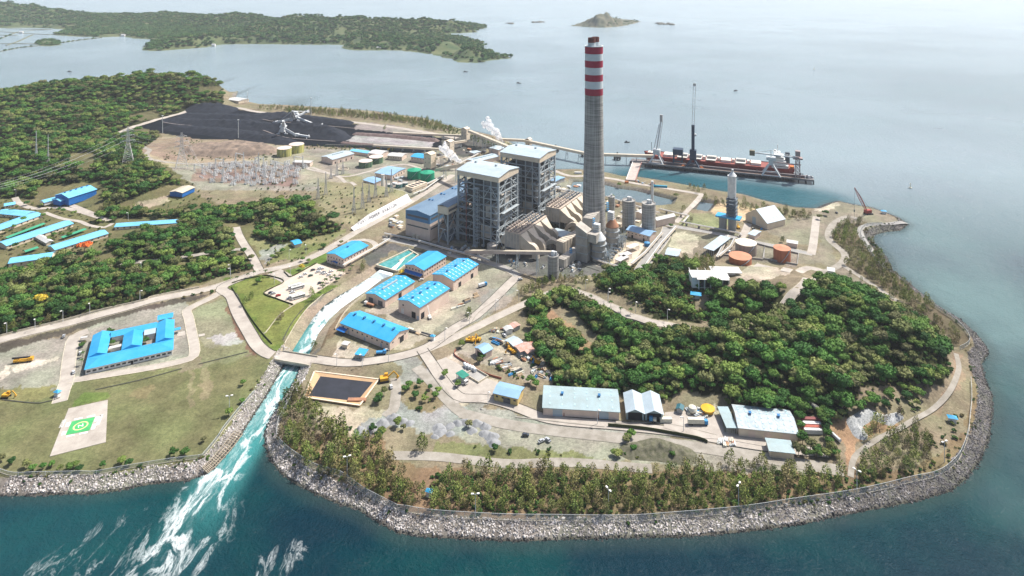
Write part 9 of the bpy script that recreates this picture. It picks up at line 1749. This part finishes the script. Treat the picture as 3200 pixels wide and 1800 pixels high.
for k, pl in enumerate((K('a', 0, 520, 200, 480, 400, 460), K('a', 620, 432, 800, 405, 1020, 380), K('a', 0, 442, 200, 440, 360, 446), K('a', 0, 320, 300, 340, 500, 350), K('a', 0, 390, 120, 345, 170, 325), K('a', 60, 460, 180, 420, 330, 350), K('a', 60, 290, 520, 300), K('a', 0, 355, 170, 360), K('a', 170, 325, 340, 305, 500, 300))):
 w = [np.array(P(p, 0)) for p in pl]; mb = MB()
 for a, b in zip(w, w[1:]): mb.beam(a + [0, 0, .3], b + [0, 0, .3], 7, 2.4)
 o = mb.build('fishpond_dike', M_DIKE); tag(o, 'thin earth dike between fish ponds in the far left bay', 'dike', 'fish pond dikes in the far left bay')
hillmass('mangrove_islet', K('a', 345, 440, 400, 462, 500, 466, 610, 455, 620, 430, 560, 395, 400, 400), [(K1('a', 440, 385)[0], K1('a', 440, 385)[1] + 4, 14, 70), (K1('a', 540, 400)[0], 104, 10, 60)], 9, M_FARG, 2)
w = poly2w(K('a', 355, 440, 400, 458, 500, 462, 605, 450, 612, 432, 560, 400, 400, 402), 0); rs_ = np.random.default_rng(4); c_ = np.column_stack([rs_.uniform(w[:, 0].min(), w[:, 0].max(), 500), rs_.uniform(w[:, 1].min(), w[:, 1].max(), 500)]); c_ = c_[inpoly(c_[:, 0], c_[:, 1], w)]
dk = []
for pl in (K('a', 0, 520, 200, 480, 330, 465), K('a', 620, 432, 800, 405, 1020, 380), K('a', 0, 395, 120, 345)):
 for a, b in zip(pl[:-1], pl[1:]):
  for t in np.linspace(0, 1, 9):
   if random.random() < .6: q = P((a[0] + (b[0] - a[0]) * t, a[1] + (b[1] - a[1]) * t), 1); dk.append((q[0], q[1], 0))
ct = np.vstack([np.column_stack([c_, np.full(len(c_), 1.5)]), np.array(dk)]); tag(scatter('mangroves', ct, rs_.uniform(.35, .8, len(ct)), protos(CFAR[:2], 'mangrove'), 2, 8), kind='stuff')
hillmass('far_left_spit', [(-60, 226), (0, 222), (18, 218), (24, 219), (10, 223), (-60, 232)], [(-10, 220, 8, 60)], 9, M_FARG, 2)
road('causeway', [(-40, 228), (0, 221), (30, 220), (42, 222)], 5, M_DIRT, lift=3, excl=False) if False else None
# ---------------------------------------------------------------- drains, slope frames, more yard detail
for pl in (K('i', 960, 1025, 1400, 930, 1830, 812), K('i', 2000, 768, 2250, 705, 2490, 645), K('i', 20, 1125, 400, 1160, 600, 1105), K('j', 590, 1010, 700, 810, 860, 640, 1100, 500), K('h', 240, 1120, 60, 1060), K('k', 400, 640, 560, 520, 740, 440)): road('drain', pl, .9, M_DRAIN, excl=False)
for pl in (K('l', 0, 560, 560, 560, 1100, 680), K('k', 1000, 1300, 1900, 1400), K('k', 560, 350, 640, 240, 900, 60)): road('wheel_track', pl, .8, M_DIRT, excl=False)
r = thing('slope_frames', 'beige concrete ladder frames on the left bank where the channel meets the sea', 'revetment', P((600, 1100), 2)); o0 = np.array(P((600, 1100), 2)); mb = MB()
A_ = [np.array(P(p, .6)) for p in ((610, 1092), (588, 1122), (562, 1152), (540, 1175), (523, 1190))]; B2 = [np.array(P(p, 3.6)) for p in ((590, 1085), (568, 1112), (545, 1140), (524, 1163), (508, 1176))]
for i in range(4):
 for t in np.linspace(0, 1, 6): a = A_[i] + (A_[i + 1] - A_[i]) * t; b = B2[i] + (B2[i + 1] - B2[i]) * t; mb.beam(a - o0, b - o0, .35, .5)
 for f in (0, .33, .66, 1): mb.beam(A_[i] * (1 - f) + B2[i] * f - o0, A_[i + 1] * (1 - f) + B2[i + 1] * f - o0, .35, .5)
mb.build('frame', mat('frame_concrete', (.40, .34, .26), rgb2=(.26, .22, .17), scale=.5), r)
rack('twin pipe rack in front of the pump house by the canal', K('r', 560, 200, 900, 330, 1180, 400)); rack('pipe rack on the plant side of the canal', K('h', 300, 390, 480, 450, 700, 520, 840, 560)); rack('pipe rack along the upper road to the green tanks', K('f', 1880, 830, 1700, 960, 1580, 1010)); rack('pipe rack below the coal transfer towers', K('f', 1840, 600, 2050, 700, 2240, 600))
rack('pipe rack between the fuel tanks and the open shed', K('h', 1440, 1000, 1560, 900, 1600, 820)); rack('pipe rack along the silo road', K('h', 610, 780, 690, 640, 800, 560))
def scatter_skids(lb, group, pts, seed):
 rs = random.Random(seed)
 for (x, y) in pts:
  q = U((x, y)); s_ = rs.uniform(1.0, 2.6); r = thing('yard_equipment', lb, 'equipment', q, RZ + rs.choice((0, 1.57)), group); MB().box(-s_ * 1.3, s_ * 1.3, -s_, s_, 0, rs.uniform(.8, 2.6)).build('cabinet', rs.choice((M_DUCT, M_CASE, M_WHITEM, M_STEEL, M_RUSTY, W_BEIGE)), r); MB().tube([(-s_ * 1.1, s_ * 1.3, .8), (s_ * 1.1, s_ * 1.3, .8)], .45, 6).build('pipe', rs.choice((M_WHITEM, M_STEELD)), r)
rs = random.Random(31)
def rp(w, x0, x1, y0, y1, n): return [K1(w, rs.uniform(x0, x1), rs.uniform(y0, y1)) for _ in range(n)]
scatter_skids('small cabinet or pipe unit between the silos and the canal', 'equipment between silos and canal', rp('h', 300, 640, 420, 660, 16), 1); scatter_skids('small cabinet or pipe unit around the coal transfer towers', 'equipment around the transfer towers', rp('f', 1820, 2300, 520, 760, 26), 2)
scatter_skids('small cabinet or pipe unit beside the teal treatment tanks', 'equipment beside the treatment tanks', rp('f', 1380, 1500, 800, 900, 12), 3); scatter_skids('small cabinet or pipe unit inside the fuel farm', 'equipment inside the fuel farm', rp('h', 1460, 1860, 880, 990, 8), 4); scatter_skids('small cabinet or pipe unit at the left foot of the turbine hall', 'equipment at the turbine hall foot', rp('g', 60, 200, 560, 700, 12), 5)
scatter_skids('small unit along the rear of the precipitators by the canal road', 'equipment behind the precipitators', rp('r', 760, 1480, 230, 330, 14), 6)
